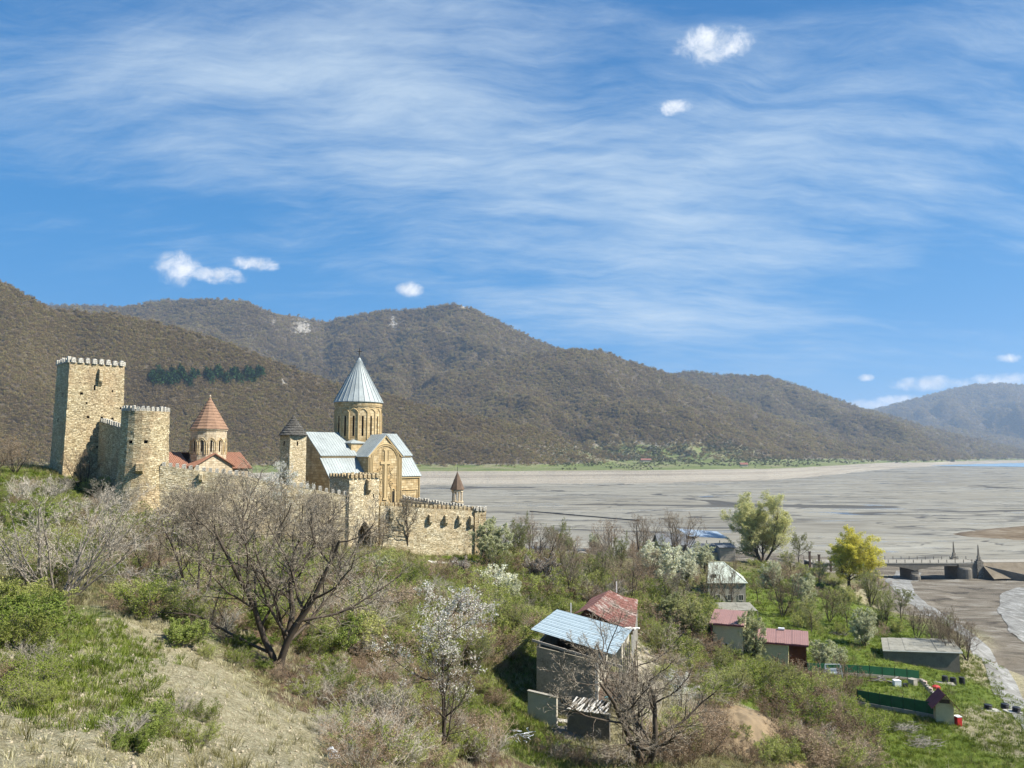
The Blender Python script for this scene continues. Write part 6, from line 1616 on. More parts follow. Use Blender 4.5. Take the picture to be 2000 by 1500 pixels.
# ------------------------------------------------------------------ plants
def twig_mat(name, lo, hi, rough=0.95):
    m, g, b = new_mat(name)
    oi = g.n('ShaderNodeObjectInfo')
    geo = g.n('ShaderNodeNewGeometry').outputs['Position']
    v = g.math('ADD', g.math('MULTIPLY', oi.outputs['Random'], 0.5), g.math('MULTIPLY', g.noise(geo, 1.1, 4, 0.7), 0.6))
    g.link(g.ramp(v, [(0.2, lo), (0.85, hi)]), b.inputs['Base Color'])
    b.inputs['Roughness'].default_value = rough; b.inputs['Specular IOR Level'].default_value = 0.1
def leaf_mat(name, lo, mid, hi, trans=0.35):
    m, g, b = new_mat(name)
    oi = g.n('ShaderNodeObjectInfo')
    geo = g.n('ShaderNodeNewGeometry').outputs['Position']
    v = g.math('ADD', g.math('MULTIPLY', oi.outputs['Random'], 0.62), g.math('MULTIPLY', g.noise(geo, 0.9, 5, 0.75), 0.55))
    c = g.ramp(v, [(0.28, lo), (0.55, mid), (0.82, hi)])
    g.link(c, b.inputs['Base Color'])
    b.inputs['Roughness'].default_value = 0.7; b.inputs['Specular IOR Level'].default_value = 0.15
    tr = g.n('ShaderNodeBsdfTranslucent', ins={'Color': c})
    mx = g.n('ShaderNodeMixShader', ins={0: trans, 1: b.outputs[0], 2: tr.outputs[0]})
    g.link(mx.outputs[0], [n for n in g.nt.nodes if n.type == 'OUTPUT_MATERIAL'][0].inputs['Surface'])
twig_mat('bark_dark', (0.045, 0.036, 0.028), (0.11, 0.088, 0.066))
twig_mat('bark_pale', (0.16, 0.135, 0.105), (0.33, 0.29, 0.235))
twig_mat('twig_grey', (0.19, 0.155, 0.11), (0.36, 0.31, 0.235))
twig_mat('twig_brown', (0.17, 0.125, 0.080), (0.34, 0.26, 0.175))
twig_mat('twig_pale', (0.27, 0.235, 0.18), (0.46, 0.41, 0.33))
leaf_mat('bud_olive', (0.125, 0.165, 0.022), (0.235, 0.285, 0.045), (0.36, 0.385, 0.105))
leaf_mat('leaf_fresh', (0.080, 0.115, 0.018), (0.155, 0.205, 0.034), (0.25, 0.30, 0.07))
leaf_mat('leaf_lime', (0.19, 0.21, 0.045), (0.30, 0.32, 0.085), (0.43, 0.43, 0.15))
leaf_mat('leaf_pale', (0.34, 0.35, 0.10), (0.47, 0.475, 0.17), (0.60, 0.59, 0.26), .45)
leaf_mat('leaf_yellow', (0.42, 0.38, 0.035), (0.58, 0.525, 0.065), (0.72, 0.67, 0.14), .45)
leaf_mat('blossom', (0.68, 0.64, 0.56), (0.84, 0.81, 0.74), (0.94, 0.92, 0.87), 0.4)
leaf_mat('blossom_green', (0.34, 0.36, 0.17), (0.54, 0.55, 0.33), (0.80, 0.80, 0.64), 0.3)
leaf_mat('dead_leaf', (0.13, 0.085, 0.050), (0.26, 0.175, 0.105), (0.40, 0.30, 0.20), 0.2)

def nrm(v): return v / (np.linalg.norm(v, axis=-1, keepdims=True) + 1e-9)
def grow(seed, H, r0, stems, levels, spread=0.25, lean=(0, 0), base_r=0.0):
    """branch skeleton: per level an array of branches (points, radii)"""
    r = np.random.default_rng(seed)
    def branch(o, d, L, rad, segs, wig, trop):
        P = [o]
        for k in range(segs):
            d = nrm(d + r.normal(size=d.shape) * wig + np.array((0, 0, trop)))
            P.append(P[-1] + d * (L / segs)[:, None])
        return np.stack(P, 1), rad[:, None] * np.linspace(1, .34, segs + 1)[None, :]
    s = np.arange(stems)
    a = 2.399 * s + r.uniform(0, 1, stems); sp_ = spread * (0.3 + r.random(stems)) if stems > 1 else np.full(1, spread * 0.15)
    d = nrm(np.stack((np.cos(a) * sp_ + lean[0], np.sin(a) * sp_ + lean[1], np.ones(stems)), 1))
    o = np.stack((np.cos(a), np.sin(a), np.zeros(stems)), 1) * (base_r * r.random(stems))[:, None] + np.array((0, 0, -0.35))
    out = [branch(o, d, H * r.uniform(.8, 1.05, stems) * (1 if stems == 1 else .95), r0 * r.uniform(.75, 1.0, stems), 9, levels[0].get('w0', .07), .06)]
    for lv in levels:
        P, R = out[-1]
        M, K = P.shape[:2]
        L = np.linalg.norm(np.diff(P, axis=1), axis=2).sum(1)
        n = np.maximum(1, np.round(r.uniform(lv['n'][0], lv['n'][1], M)).astype(int))
        idx = np.repeat(np.arange(M), n)
        i = np.arange(len(idx)) - np.repeat(np.cumsum(n) - n, n)
        st = lv['start']
        tt = (i + r.random(len(idx))) / n[idx]
        t = st + (1 - st) * tt
        f = t * (K - 1); k = np.minimum(f.astype(int), K - 2); q = (f - k)[:, None]
        o = P[idx, k] * (1 - q) + P[idx, k + 1] * q; pd = nrm(P[idx, k + 1] - P[idx, k])
        a = 2.399 * i + r.uniform(0, 1.2, len(idx)) + r.uniform(0, 6.28, M)[idx]
        ref = np.where(np.abs(pd[:, 2:3]) < .95, np.array((0.31, 0.2, 0.93)), np.array((1., 0, 0)))
        s1 = nrm(np.cross(pd, ref)); s2 = np.cross(pd, s1)
        ang = np.radians(r.uniform(*lv['ang'], len(idx)))[:, None]
        d = nrm(pd * np.cos(ang) + (s1 * np.cos(a)[:, None] + s2 * np.sin(a)[:, None]) * np.sin(ang))
        ll = L[idx] * r.uniform(*lv['len'], len(idx)) * (1.0 - lv.get('fall', .45) * tt)
        rr_ = (R[idx, k] * (1 - q[:, 0]) + R[idx, k + 1] * q[:, 0]) * lv['r']
        out.append(branch(o, d, ll, rr_, lv['segs'], lv['wig'], lv.get('trop', .05)))
    return out
def tubes(br, n):
    """all branches of one level as tubes"""
    P, R = br
    d = np.empty_like(P); d[:, 1:-1] = P[:, 2:] - P[:, :-2]; d[:, 0] = P[:, 1] - P[:, 0]; d[:, -1] = P[:, -1] - P[:, -2]
    d = nrm(d)
    ref = np.where(np.abs(d[..., 2:3]) < .8, np.array((0, 0, 1.)), np.array((1., 0, 0)))
    s = nrm(np.cross(d, ref)); u = np.cross(s, d)
    a = 2 * np.pi * np.arange(n) / n
    V = P[:, :, None, :] + R[:, :, None, None] * (np.cos(a)[None, None, :, None] * s[:, :, None, :] + np.sin(a)[None, None, :, None] * u[:, :, None, :])
    m, k = P.shape[:2]
    i = np.arange(m * k * n).reshape(m, k, n)
    A0, B0 = i[:, :-1, :], np.roll(i, -1, 2)[:, :-1, :]; A1, B1 = i[:, 1:, :], np.roll(i, -1, 2)[:, 1:, :]
    Fq = np.concatenate((np.stack((A0, B0, B1), -1).reshape(-1, 3), np.stack((A0, B1, A1), -1).reshape(-1, 3)))
    return V.reshape(-1, 3), Fq
def ribbons(br, wmin, seed):
    r = np.random.default_rng(seed)
    P, R = br
    p0, pm, p1 = P[:, 0], P[:, P.shape[1] // 2], P[:, -1]
    d = p1 - p0; s = nrm(np.cross(d, r.normal(size=d.shape)))
    w0 = np.maximum(R[:, 0], wmin)[:, None]
    V = np.stack((p0 - s * w0, p0 + s * w0, pm - s * w0 * .7, pm + s * w0 * .7, p1), 1).reshape(-1, 3)
    o = 5 * np.arange(len(P))[:, None]
    Fq = np.concatenate((o + np.array((0, 1, 3)), o + np.array((0, 3, 2)), o + np.array((2, 3, 4))))
    return V, Fq
def leaves(br, per, size, seed, t0=.2, keep=None, jitter=.05):
    r = np.random.default_rng(seed)
    P = br[0]
    if keep is not None: P = P[keep(P[:, -1])]
    m, k = P.shape[:2]
    P = np.repeat(P, per, 0); n = len(P)
    f = r.uniform(t0, 1, n) * (k - 1.001); i = f.astype(int); q = (f - i)[:, None]
    c = P[np.arange(n), i] * (1 - q) + P[np.arange(n), i + 1] * q + r.normal(size=(n, 3)) * jitter
    a = nrm(r.normal(size=(n, 3)))
    b = nrm(np.cross(a, r.normal(size=(n, 3))))
    s = (size * r.uniform(.55, 1.25, n))[:, None]
    V = np.stack((c - a * s, c + b * s * .55, c + a * s, c - b * s * .55), 1).reshape(-1, 3)
    o = 4 * np.arange(n)[:, None]
    return V, np.concatenate((o + np.array((0, 1, 2)), o + np.array((0, 2, 3))))
def join(parts, mats, name):
    Vs, Fs, Ms = [], [], []; off = 0
    for (V, Fq), mi in parts:
        Vs.append(V); Fs.append(Fq + off); Ms.append(np.full(len(Fq), mi)); off += len(V)
    return np_mesh(name, np.concatenate(Vs), np.concatenate(Fs), mats, np.concatenate(Ms))
def tree_meshes(name, seed, H, r0, stems, levels, bark, twig, leaf=None, per=0, lsize=.06, wmin=.012, spread=.25, t0=.2, lean=(0, 0), base_r=0., keep=None, jitter=.05, extra_leaf=None):
    br = grow(seed, H, r0, stems, levels, spread, lean, base_r)
    nl = len(levels)
    tr = [(tubes(br[0], 7), 0)] + [(tubes(br[i], 5 if i == 1 else 4), 0) for i in range(1, max(2, nl - 1))]
    trunk = join(tr, [bark], name + '_trunk')
    cr = [(ribbons(br[nl], wmin, seed), 0), (ribbons(br[nl - 1], wmin * 1.4, seed + 1), 0)] if nl - 1 >= 2 else [(ribbons(br[nl], wmin, seed), 0)]
    mats = [twig]
    if leaf:
        cr.append((leaves(br[nl], per, lsize, seed + 2, t0, keep, jitter), 1)); mats.append(leaf)
    if extra_leaf:
        cr.append((leaves(br[nl], extra_leaf[1], extra_leaf[2], seed + 3, t0, keep, jitter), len(mats))); mats.append(extra_leaf[0])
    crown = join(cr, mats, name + '_crown')
    return trunk, crown
LIMB = lambda n, st, ang=(30, 60), ln=(.45, .7), r=.5, wig=.16, trop=.10, segs=6, fall=.45, w0=.07: dict(n=n, start=st, ang=ang, len=ln, r=r, wig=wig, trop=trop, segs=segs, fall=fall, w0=w0)
SUB = lambda n, st=.2, ang=(25, 60), ln=(.3, .55), r=.55, wig=.2, trop=.06, segs=4, fall=.4: dict(n=n, start=st, ang=ang, len=ln, r=r, wig=wig, trop=trop, segs=segs, fall=fall)
TREES = {}
def proto(key, *a, **k): TREES[key] = tree_meshes(key, *a, **k)
proto('bare_a', 1, 9.0, .17, 1, [LIMB((12, 13), .20, (30, 62), (.5, .78), w0=.13, r=.55), SUB((10, 11)), SUB((8, 9), ln=(.3, .55)), SUB((8, 9), ln=(.28, .6), segs=3)], 'bark_dark', 'twig_grey', wmin=.0075)
proto('bare_b', 2, 8.6, .14, 3, [LIMB((8, 9), .2, (25, 55), (.45, .75), w0=.10), SUB((9, 10)), SUB((8, 9)), SUB((7, 8), segs=3)], 'bark_dark', 'twig_grey', wmin=.0075, spread=.5)
proto('bare_c', 3, 8.2, .11, 5, [LIMB((7, 8), .15, (20, 48), (.4, .7), w0=.07), SUB((9, 10), ang=(20, 48)), SUB((7, 8)), SUB((5, 6), segs=3)], 'bark_dark', 'twig_brown', wmin=.008, spread=.6)
proto('bare_buds', 31, 8.2, .12, 4, [LIMB((7, 8), .15, (20, 52), (.4, .7), w0=.07), SUB((9, 10), ang=(20, 48)), SUB((8, 8)), SUB((5, 6), segs=3)], 'bark_dark', 'twig_grey', 'bud_olive', 1, .05, wmin=.0075, spread=.55)
proto('pale', 4, 7.0, .075, 11, [LIMB((7, 8), .12, (18, 42), (.35, .65), w0=.05, trop=.04), SUB((7, 8), ang=(18, 42)), SUB((6, 7), ang=(20, 45)), SUB((3, 4), segs=3)], 'bark_pale', 'twig_pale', wmin=.008, spread=.75, base_r=.5)
proto('spread', 5, 8.4, .20, 3, [LIMB((8, 9), .12, (35, 72), (.55, .95), w0=.12, trop=.10, r=.55), SUB((10, 11)), SUB((9, 10), ln=(.3, .55)), SUB((7, 8), ln=(.28, .6), segs=3)], 'bark_dark', 'twig_grey', wmin=.0075, spread=.65)
proto('bloss_a', 6, 9.2, .16, 1, [LIMB((14, 15), .12, (25, 58), (.35, .65), w0=.06), SUB((10, 11)), SUB((8, 9)), SUB((5, 6), segs=3)], 'bark_dark', 'twig_grey', 'blossom', 3, .05, wmin=.0075, keep=lambda p: ((p[:, 2] > 6.2) & (np.random.default_rng(2).random(len(p)) < .5)) | (np.random.default_rng(1).random(len(p)) < .10), extra_leaf=('bud_olive', 1, .045))
proto('bloss_b', 7, 5.2, .10, 4, [LIMB((9, 10), .12, (22, 55), (.38, .68), w0=.08), SUB((9, 10)), SUB((7, 8)), SUB((4, 5), segs=3)], 'bark_dark', 'twig_grey', 'blossom_green', 2, .06, wmin=.008, spread=.6, extra_leaf=('leaf_lime', 1, .05))
proto('bloss_pink', 8, 5.2, .10, 4, [LIMB((9, 10), .12, (25, 58), (.4, .7), w0=.08), SUB((9, 10)), SUB((7, 8)), SUB((4, 5), segs=3)], 'bark_dark', 'twig_brown', 'blossom', 1, .055, wmin=.008, spread=.6, extra_leaf=('dead_leaf', 2, .05))
proto('green_tall', 9, 16.0, .42, 4, [LIMB((13, 14), .10, (22, 58), (.42, .68), w0=.05, trop=.12, fall=.25), SUB((12, 13), ang=(20, 50)), SUB((9, 10)), SUB((4, 5), segs=3)], 'bark_dark', 'twig_grey', 'leaf_pale', 3, .14, wmin=.014, spread=.5, jitter=.2)
proto('willow', 10, 9.5, .42, 1, [LIMB((20, 22), .32, (28, 72), (.55, .85), w0=.06, trop=.13, fall=.22), SUB((12, 13), ang=(20, 55)), SUB((9, 10), trop=0.0), SUB((4, 5), segs=3, trop=-.18, ln=(.4, .8))], 'bark_dark', 'twig_grey', 'leaf_yellow', 5, .11, wmin=.012, jitter=.15, t0=.05)
proto('orchard', 11, 5.2, .11, 1, [LIMB((12, 13), .22, (30, 62), (.5, .75), w0=.10), SUB((9, 10)), SUB((7, 8)), SUB((5, 6), segs=3)], 'bark_dark', 'twig_grey', 'leaf_lime', 1, .055, wmin=.008)
# bushes: one mesh each
BUSH = {}
def bush(key, seed, H, stems, leaf, per, lsize, twig, spread=.9, wmin=.0085, extra=None, n1=(8, 9), n2=(7, 8), n3=(4, 5)):
    br = grow(seed, H, .045, stems, [LIMB(n1, .12, (18, 48), (.35, .6), w0=.08, trop=.03, segs=4), SUB(n2, ang=(20, 50), segs=3), SUB(n3, segs=2)], spread, base_r=.7)
    pr = [(tubes(br[0], 4), 0), (ribbons(br[1], wmin * 1.5, seed), 0), (ribbons(br[2], wmin, seed + 1), 0), (ribbons(br[3], wmin * .8, seed + 2), 0)]
    mats = [twig]
    for lf in ([(leaf, per, lsize)] if leaf else []) + ([extra] if extra else []):
        pr.append((leaves(br[3], lf[1], lf[2], seed + 5 + len(mats), .1, None, .06), len(mats))); mats.append(lf[0])
    BUSH[key] = join(pr, mats, key)
for k in range(3):
    bush('brown%d' % k, 40 + k, 3.0, 11, 'dead_leaf', 1, .045, 'twig_brown', spread=.8 + .2 * k)
    bush('olive%d' % k, 50 + k, 3.0, 12, 'bud_olive', 2, .055, 'twig_grey', spread=.8 + .2 * k)
    bush('fresh%d' % k, 60 + k, 2.4, 13, 'leaf_fresh', 3, .065, 'twig_grey', spread=.9 + .2 * k)
for k in range(2):
    bush('grey%d' % k, 70 + k, 3.2, 12, None, 0, 0, 'twig_pale', spread=.8 + .2 * k)
    bush('white%d' % k, 80 + k, 2.8, 11, 'blossom_green', 2, .075, 'twig_grey', spread=.85, extra=('leaf_lime', 1, .06))
    bush('lime%d' % k, 85 + k, 2.6, 12, 'leaf_lime', 2, .06, 'twig_grey', spread=.95, extra=('bud_olive', 1, .05))

BASEH = {k: 0.985 * max(v.co.z for v in cw.vertices) for k, (tk, cw) in TREES.items()}
TREE_POS = []
def tree(key, px, py, top, label, name, cat='tree', group=None, rz=None, wide=1.0, p=None):
    """px, py: foot of the trunk in the photograph; top: where its crown ends"""
    if p is None: p = G(px, py)
    h = (py - top) / FPX * p[1] * 1.0
    s = h / BASEH[key]
    r = random.Random(int(px * 7 + py))
    root = empty(name, tuple(p), label, cat, group)
    root.rotation_euler = (0, 0, r.uniform(0, 6.28) if rz is None else rz); root.scale = (s * wide, s * wide, s)
    tk, cw = TREES[key]
    link('trunk', tk, root); link('crown', cw, root)
    TREE_POS.append((p[0], p[1]))
    return root
tree('pale', 112, 1168, 935, 'pale many-stemmed bare tree on the slope below the square tower', 'bare_tree', wide=1.25, rz=.4)
tree('bare_b', 385, 1185, 935, 'dark bare tree leaning over the hollow left of the largest bare tree', 'bare_tree', wide=1.0, rz=1.0)
tree('spread', 543, 1302, 895, 'largest bare dark tree with wide limbs on the near slope', 'bare_tree', wide=1.05, rz=2.2)
tree('bloss_a', 868, 1492, 1160, 'tall tree flowering white at its top in the foreground centre', 'blossom_tree', wide=1.05, rz=.7)
tree('spread', 1256, 1496, 1195, 'spreading dark bare tree at the bottom edge beside the blue-roofed house', 'bare_tree', wide=1.35, rz=.3)
tree('bare_a', 797, 1078, 952, 'lone dark bare tree standing against the right fortress wall', 'bare_tree', wide=.85, rz=4.0)
tree('green_tall', 1490, 1102, 960, 'tall pale green leafing tree by the lake shore', 'leafing_tree', wide=1.15, rz=.2)
tree('willow', 1660, 1160, 1030, 'round bright yellow willow near the bridge', 'willow_tree', wide=1.35, rz=1.0)
tree('bloss_b', 955, 1105, 1012, 'whitish green blossoming tree at the right corner of the fortress', 'blossom_tree')
tree('bloss_pink', 1058, 1150, 1078, 'pinkish pale blossoming tree above the rust-roofed house', 'blossom_tree', wide=1.2)
tree('bloss_b', 1110, 1075, 1040, 'small white blossoming tree left of the dark stone vault', 'blossom_tree')
tree('bloss_b', 1160, 1072, 1038, 'small white blossoming tree right of the dark stone vault', 'blossom_tree')
tree('bloss_b', 1290, 1150, 1058, 'broad white and green blossoming tree in front of the grey-roofed house', 'blossom_tree', wide=1.25)
tree('bloss_b', 1340, 1145, 1068, 'blossoming tree just left of the house with a pale green roof', 'blossom_tree')
tree('bloss_b', 1462, 1290, 1194, 'white blossoming tree between the two beige houses', 'blossom_tree', wide=.75)
tree('bloss_a', 1330, 1425, 1318, 'white blossoming young tree right of the foreground bare tree', 'blossom_tree', wide=1.0)
tree('bloss_b', 1608, 1305, 1250, 'low white blossoming tree at the end of the green fence', 'blossom_tree', wide=1.3)
tree('bloss_b', 1690, 1262, 1188, 'blossoming orchard tree left of the long low shed', 'blossom_tree', wide=1.0)
tree('bare_c', 1528, 1205, 1105, 'bare orchard tree on the meadow behind the red-roofed houses', 'bare_tree', wide=.9)
tree('bare_buds', 1700, 1185, 1098, 'grey bare tree at the foot of the yellow willow', 'bare_tree', wide=1.2)
tree('bare_c', 1866, 1300, 1190, 'bare tree at the right end of the long low shed', 'bare_tree', wide=.9)
tree('bare_c', 1826, 1275, 1188, 'bare tree behind the middle of the long low shed', 'bare_tree', wide=1.0)
tree('bare_c', 1322, 1100, 994, 'brown bare tree in front of the grey-roofed lakeside house', 'bare_tree', wide=1.1)
tree('bare_c', 1250, 1090, 1000, 'brown bare tree left of the grey-roofed lakeside house', 'bare_tree', wide=1.0)
tree('bare_buds', 1010, 1105, 1002, 'grey brown bare tree nearest the right corner of the fortress', 'bare_tree', wide=1.1)
tree('bare_buds', 1085, 1088, 1010, 'brown bare tree on the lake shore behind the pink blossoming tree', 'bare_tree', wide=1.2)
tree('bare_c', 1195, 1085, 1012, 'brown bare tree behind the dark stone vault', 'bare_tree', wide=1.2)
tree('bare_c', 1385, 1185, 1090, 'slim bare tree at the left wall of the pale-roofed house', 'bare_tree', wide=.8)
tree('bare_c', 1428, 1190, 1090, 'slim bare tree in front of the pale-roofed house', 'bare_tree', wide=.7)
tree('bare_buds', 1160, 1160, 1068, 'bare brown tree behind the rust-roofed house', 'bare_tree', wide=1.2)
tree('bare_c', 1232, 1190, 1085, 'bare brown tree beside the earth road', 'bare_tree', wide=1.1)
tree('orchard', 1350, 1260, 1165, 'leafing green tree left of the upper beige house', 'leafing_tree', wide=1.1)
tree('orchard', 1560, 1100, 1040, 'pale leafing tree to the right of the tall green tree', 'leafing_tree', wide=1.1)
tree('orchard', 1440, 1372, 1300, 'leafing tree on the bright grass below the upper beige house', 'leafing_tree', wide=1.1)
tree('orchard', 1500, 1375, 1290, 'leafing tree on the bright grass below the lower beige house', 'leafing_tree', wide=1.1)
tree('bare_b', 290, 1075, 985, 'bare tree in front of the foot of the round tower', 'bare_tree', wide=1.2)
tree('bloss_a', 545, 1090, 905, 'tall thin tree with pale blossom in front of the long wall', 'blossom_tree', wide=.8)
tree('bare_b', 460, 1110, 900, 'bare tree with grey buds in front of the long wall', 'bare_tree', wide=1.0)
tree('bare_b', 640, 1110, 945, 'bare bushy tree left of the pointed gate', 'bare_tree', wide=1.1)
tree('bare_c', 745, 1075, 1010, 'small bare tree just right of the pointed gate', 'bare_tree', wide=1.0)
tree('bare_c', 165, 960, 870, 'thin bare tree against the sunlit face of the square tower', 'bare_tree', wide=1.0)
tree('bare_c', 30, 925, 848, 'bare bushy tree left of the square tower', 'bare_tree', wide=1.4)
tree('bare_c', -20, 930, 850, 'bare bushy tree at the left edge beyond the tower', 'bare_tree', wide=1.4)
tree('pale', 210, 1020, 935, 'pale bare shrub tree in the shade of the linking wall', 'bare_tree', wide=1.2)
tree('bloss_pink', 910, 1230, 1150, 'thin pinkish blossoming tree behind the tall white one', 'blossom_tree', wide=.9)
tree('bloss_b', 1000, 1190, 1130, 'small whitish flowering tree left of the rust-roofed house', 'blossom_tree', wide=.9)

for k, (px, py, top, key, lab) in enumerate((
        (1585, 1235, 1165, 'orchard', 'leafing orchard tree behind the lower beige house'), (1620, 1215, 1150, 'bare_c', 'bare orchard tree left of the round brush heap'),
        (1655, 1225, 1160, 'orchard', 'leafing orchard tree right of the round brush heap'), (1570, 1180, 1120, 'bloss_b', 'blossoming orchard tree below the tall green tree'),
        (1600, 1150, 1095, 'orchard', 'leafing orchard tree left of the willow trunk'), (1730, 1225, 1150, 'bare_buds', 'bare orchard tree above the left end of the long shed'),
        (1760, 1215, 1150, 'orchard', 'leafing orchard tree nearest the river bank'), (1790, 1250, 1180, 'bare_c', 'bare orchard tree behind the left half of the long shed'),
        (1480, 1175, 1120, 'orchard', 'leafing orchard tree right of the pale-roofed house'), (1510, 1150, 1095, 'bloss_b', 'pale blossoming tree under the tall green tree'),
        (1545, 1130, 1075, 'orchard', 'pale leafing tree behind the orchard, nearest the shore'), (1640, 1300, 1262, 'bloss_b', 'low white blossoming tree behind the swing bench'),
        (1890, 1290, 1215, 'bare_c', 'bare tree right beside the river at the shed end'), (1845, 1245, 1195, 'bare_buds', 'bare tree on the river bank behind the shed'),
        (1405, 1330, 1262, 'orchard', 'leafing tree in front of the upper beige house wall'), (1535, 1372, 1300, 'orchard', 'leafing tree in front of the dark red porch'),
        (1270, 1130, 1045, 'bare_buds', 'bare tree behind the broad blossoming tree'), (1100, 1115, 1035, 'bare_c', 'bare tree left below the dark stone vault'),
        (1210, 1120, 1040, 'bare_buds', 'bare tree between the vault and the earth road'), (1375, 1120, 1060, 'bloss_b', 'white blossoming tree right of the broad one'),
        (985, 1140, 1060, 'bare_buds', 'bare tree below the right corner of the fortress'), (1035, 1085, 1005, 'bare_c', 'second bare shore tree right of the fortress corner'),
        (1290, 1290, 1200, 'bare_buds', 'bare tree right of the blue roof beside the road'), (900, 1140, 1085, 'bloss_pink', 'low pinkish flowering tree below the right wall'),
        (410, 1115, 945, 'bare_b', 'bare grey tree before the left half of the long wall'), (500, 1120, 930, 'bare_b', 'bare grey tree before the middle of the long wall'),
        (590, 1125, 945, 'bare_b', 'bare grey tree before the right half of the long wall'), (340, 1100, 945, 'bare_b', 'bare grey tree right of the foot of the round tower'),
        (670, 1150, 1010, 'bare_a', 'bare tree between the largest bare tree and the gate'), (300, 1140, 1010, 'bare_c', 'bare brown tree behind the dark leaning tree'),
        (1060, 1110, 1020, 'bare_b', 'bare tree behind the pinkish blossoming tree'), (1115, 1165, 1075, 'bare_b', 'bare tree behind the left side of the rust-red roof'),
        (1180, 1140, 1050, 'bare_b', 'bare tree behind the right side of the rust-red roof'), (1325, 1205, 1110, 'bare_b', 'bare tree left of the pale-roofed house corner'),
        (1250, 1150, 1060, 'bare_c', 'bare brown tree left of the broad blossoming tree'), (1315, 1240, 1160, 'bloss_b', 'flowering tree left of the upper beige house'),
        (240, 1110, 1010, 'bare_b', 'bare tree left of the dark leaning tree'), (1000, 1250, 1165, 'bare_buds', 'bare budding tree left of the blue roof'),
        (930, 1320, 1230, 'bare_buds', 'bare budding tree in the hollow left of the blue-roofed house'), (780, 1260, 1170, 'bare_buds', 'bare budding tree left of the tall flowering tree'),
        (745, 1150, 1085, 'bloss_b', 'whitish flowering tree below the pointed gate'), (820, 1160, 1090, 'bare_buds', 'budding bare tree below the lone dark tree'))):
    tree(key, px, py, top, lab, 'blossom_tree' if 'bloss' in key else 'leafing_tree' if key == 'orchard' else 'bare_tree', wide=1.1)
# thickets: bushes are set out over patches of hillside
rb = random.Random(77)
SOLID = [(2, 77, 6), (7, 82, 8), (12, 97, 8), (40, 118, 7), (46, 118, 8), (48, 172, 7), (53, 250, 9), (24, 207, 5), (4, 71, 4), (8, 70, 5), (-23, 126, 6), (-21, 121, 5), (-20, 116, 4), (20, 213, 6), (19.5, 204, 6), (19, 196, 5), (54, 240, 9), (62, 236, 9), (50, 232, 7)]
placed = []; SETS = {}
LOOK = dict(brown='bare brown', olive='olive budding', fresh='bright green', grey='pale leafless', white='white flowering', lime='lime green')
ORD = ['first', 'second', 'third', 'fourth', 'fifth', 'sixth', 'seventh', 'eighth', 'ninth', 'tenth', 'eleventh', 'twelfth', 'thirteenth', 'fourteenth', 'fifteenth', 'sixteenth', 'seventeenth', 'eighteenth', 'nineteenth', 'twentieth', 'twenty-first', 'twenty-second', 'twenty-third', 'twenty-fourth', 'twenty-fifth', 'twenty-sixth', 'twenty-seventh', 'twenty-eighth', 'twenty-ninth', 'thirtieth']
def clear_of(p, h, gap):
    return not (any((p[0] - x) ** 2 + (p[1] - y) ** 2 < (gap * (h + hh) / 2) ** 2 for x, y, hh in placed) or any((p[0] - x) ** 2 + (p[1] - y) ** 2 < r * r for x, y, r in SOLID))
def thicket(n, quad, keys, hm, where, group, gap=.42):
    """n bushes inside a four-cornered patch given by photograph points; where: what the patch lies beside"""
    q = [np.array(p, float) for p in quad]; k = 0; tries = 0
    while k < n and tries < n * 14:
        tries += 1
        s, t = rb.random(), rb.random()
        pp = (q[0] * (1 - s) + q[1] * s) * (1 - t) + (q[3] * (1 - s) + q[2] * s) * t
        p = G(pp[0], pp[1])
        h = rb.uniform(*hm) * (.75 + .5 * rb.random())
        if not clear_of(p, h, gap): continue
        placed.append((p[0], p[1], h))
        key = rb.choice(keys)
        o = link('bush', BUSH[key], None, tuple(p))
        sc = h / 3.0
        o.rotation_euler = (0, 0, rb.uniform(0, 6.28)); o.scale = (sc * rb.uniform(.95, 1.4), sc * rb.uniform(.95, 1.4), sc)
        tag(o, None, 'bush', group)
        SETS.setdefault((key[:-1], where), []).append((project(*p)[0], o))
        k += 1
BR, OL, FR, GY, WH, LM = ['brown%d' % k for k in range(3)], ['olive%d' % k for k in range(3)], ['fresh%d' % k for k in range(3)], ['grey0', 'grey1'], ['white0', 'white1'], ['lime0', 'lime1']
thicket(40, ((560, 1105), (960, 1128), (980, 1195), (560, 1200)), OL + OL + BR + BR + GY + LM + ['white0'], (2.4, 4.2), 'directly below the fortress wall', 'bushes below the fortress wall')
thicket(34, ((600, 1190), (1000, 1180), (1010, 1300), (620, 1290)), OL + BR + LM + FR + GY + BR, (2.4, 4.2), 'left of the blue-roofed house', 'bushes left of the blue-roofed house')
thicket(24, ((230, 1040), (560, 1085), (560, 1180), (230, 1110)), OL + BR + GY + OL, (2.2, 4.0), 'in front of the long wall', 'bushes in front of the long wall')
thicket(20, ((250, 1110), (560, 1180), (560, 1270), (280, 1200)), OL + BR + GY + FR, (1.6, 3.0), 'around the dark leaning tree', 'bushes around the dark leaning tree')
thicket(30, ((960, 1085), (1290, 1085), (1300, 1180), (980, 1190)), OL + BR + BR + GY + LM, (2.4, 4.2), 'behind the rust-roofed house', 'bushes behind the rust-roofed house')
thicket(20, ((960, 1040), (1260, 1048), (1260, 1085), (960, 1085)), OL + BR + BR + GY, (3.0, 5.2), 'along the lake shore', 'bushes along the lake shore')
thicket(18, ((1270, 1180), (1390, 1180), (1390, 1310), (1270, 1300)), OL + LM + FR + BR, (2.8, 5.0), 'between the rust-roofed and beige houses', 'bushes between the houses')
thicket(24, ((1530, 1335), (1645, 1350), (1720, 1500), (1560, 1500)), BR + OL + BR, (2.6, 4.6), 'left of the lower green fence', 'bushes left of the lower fence')
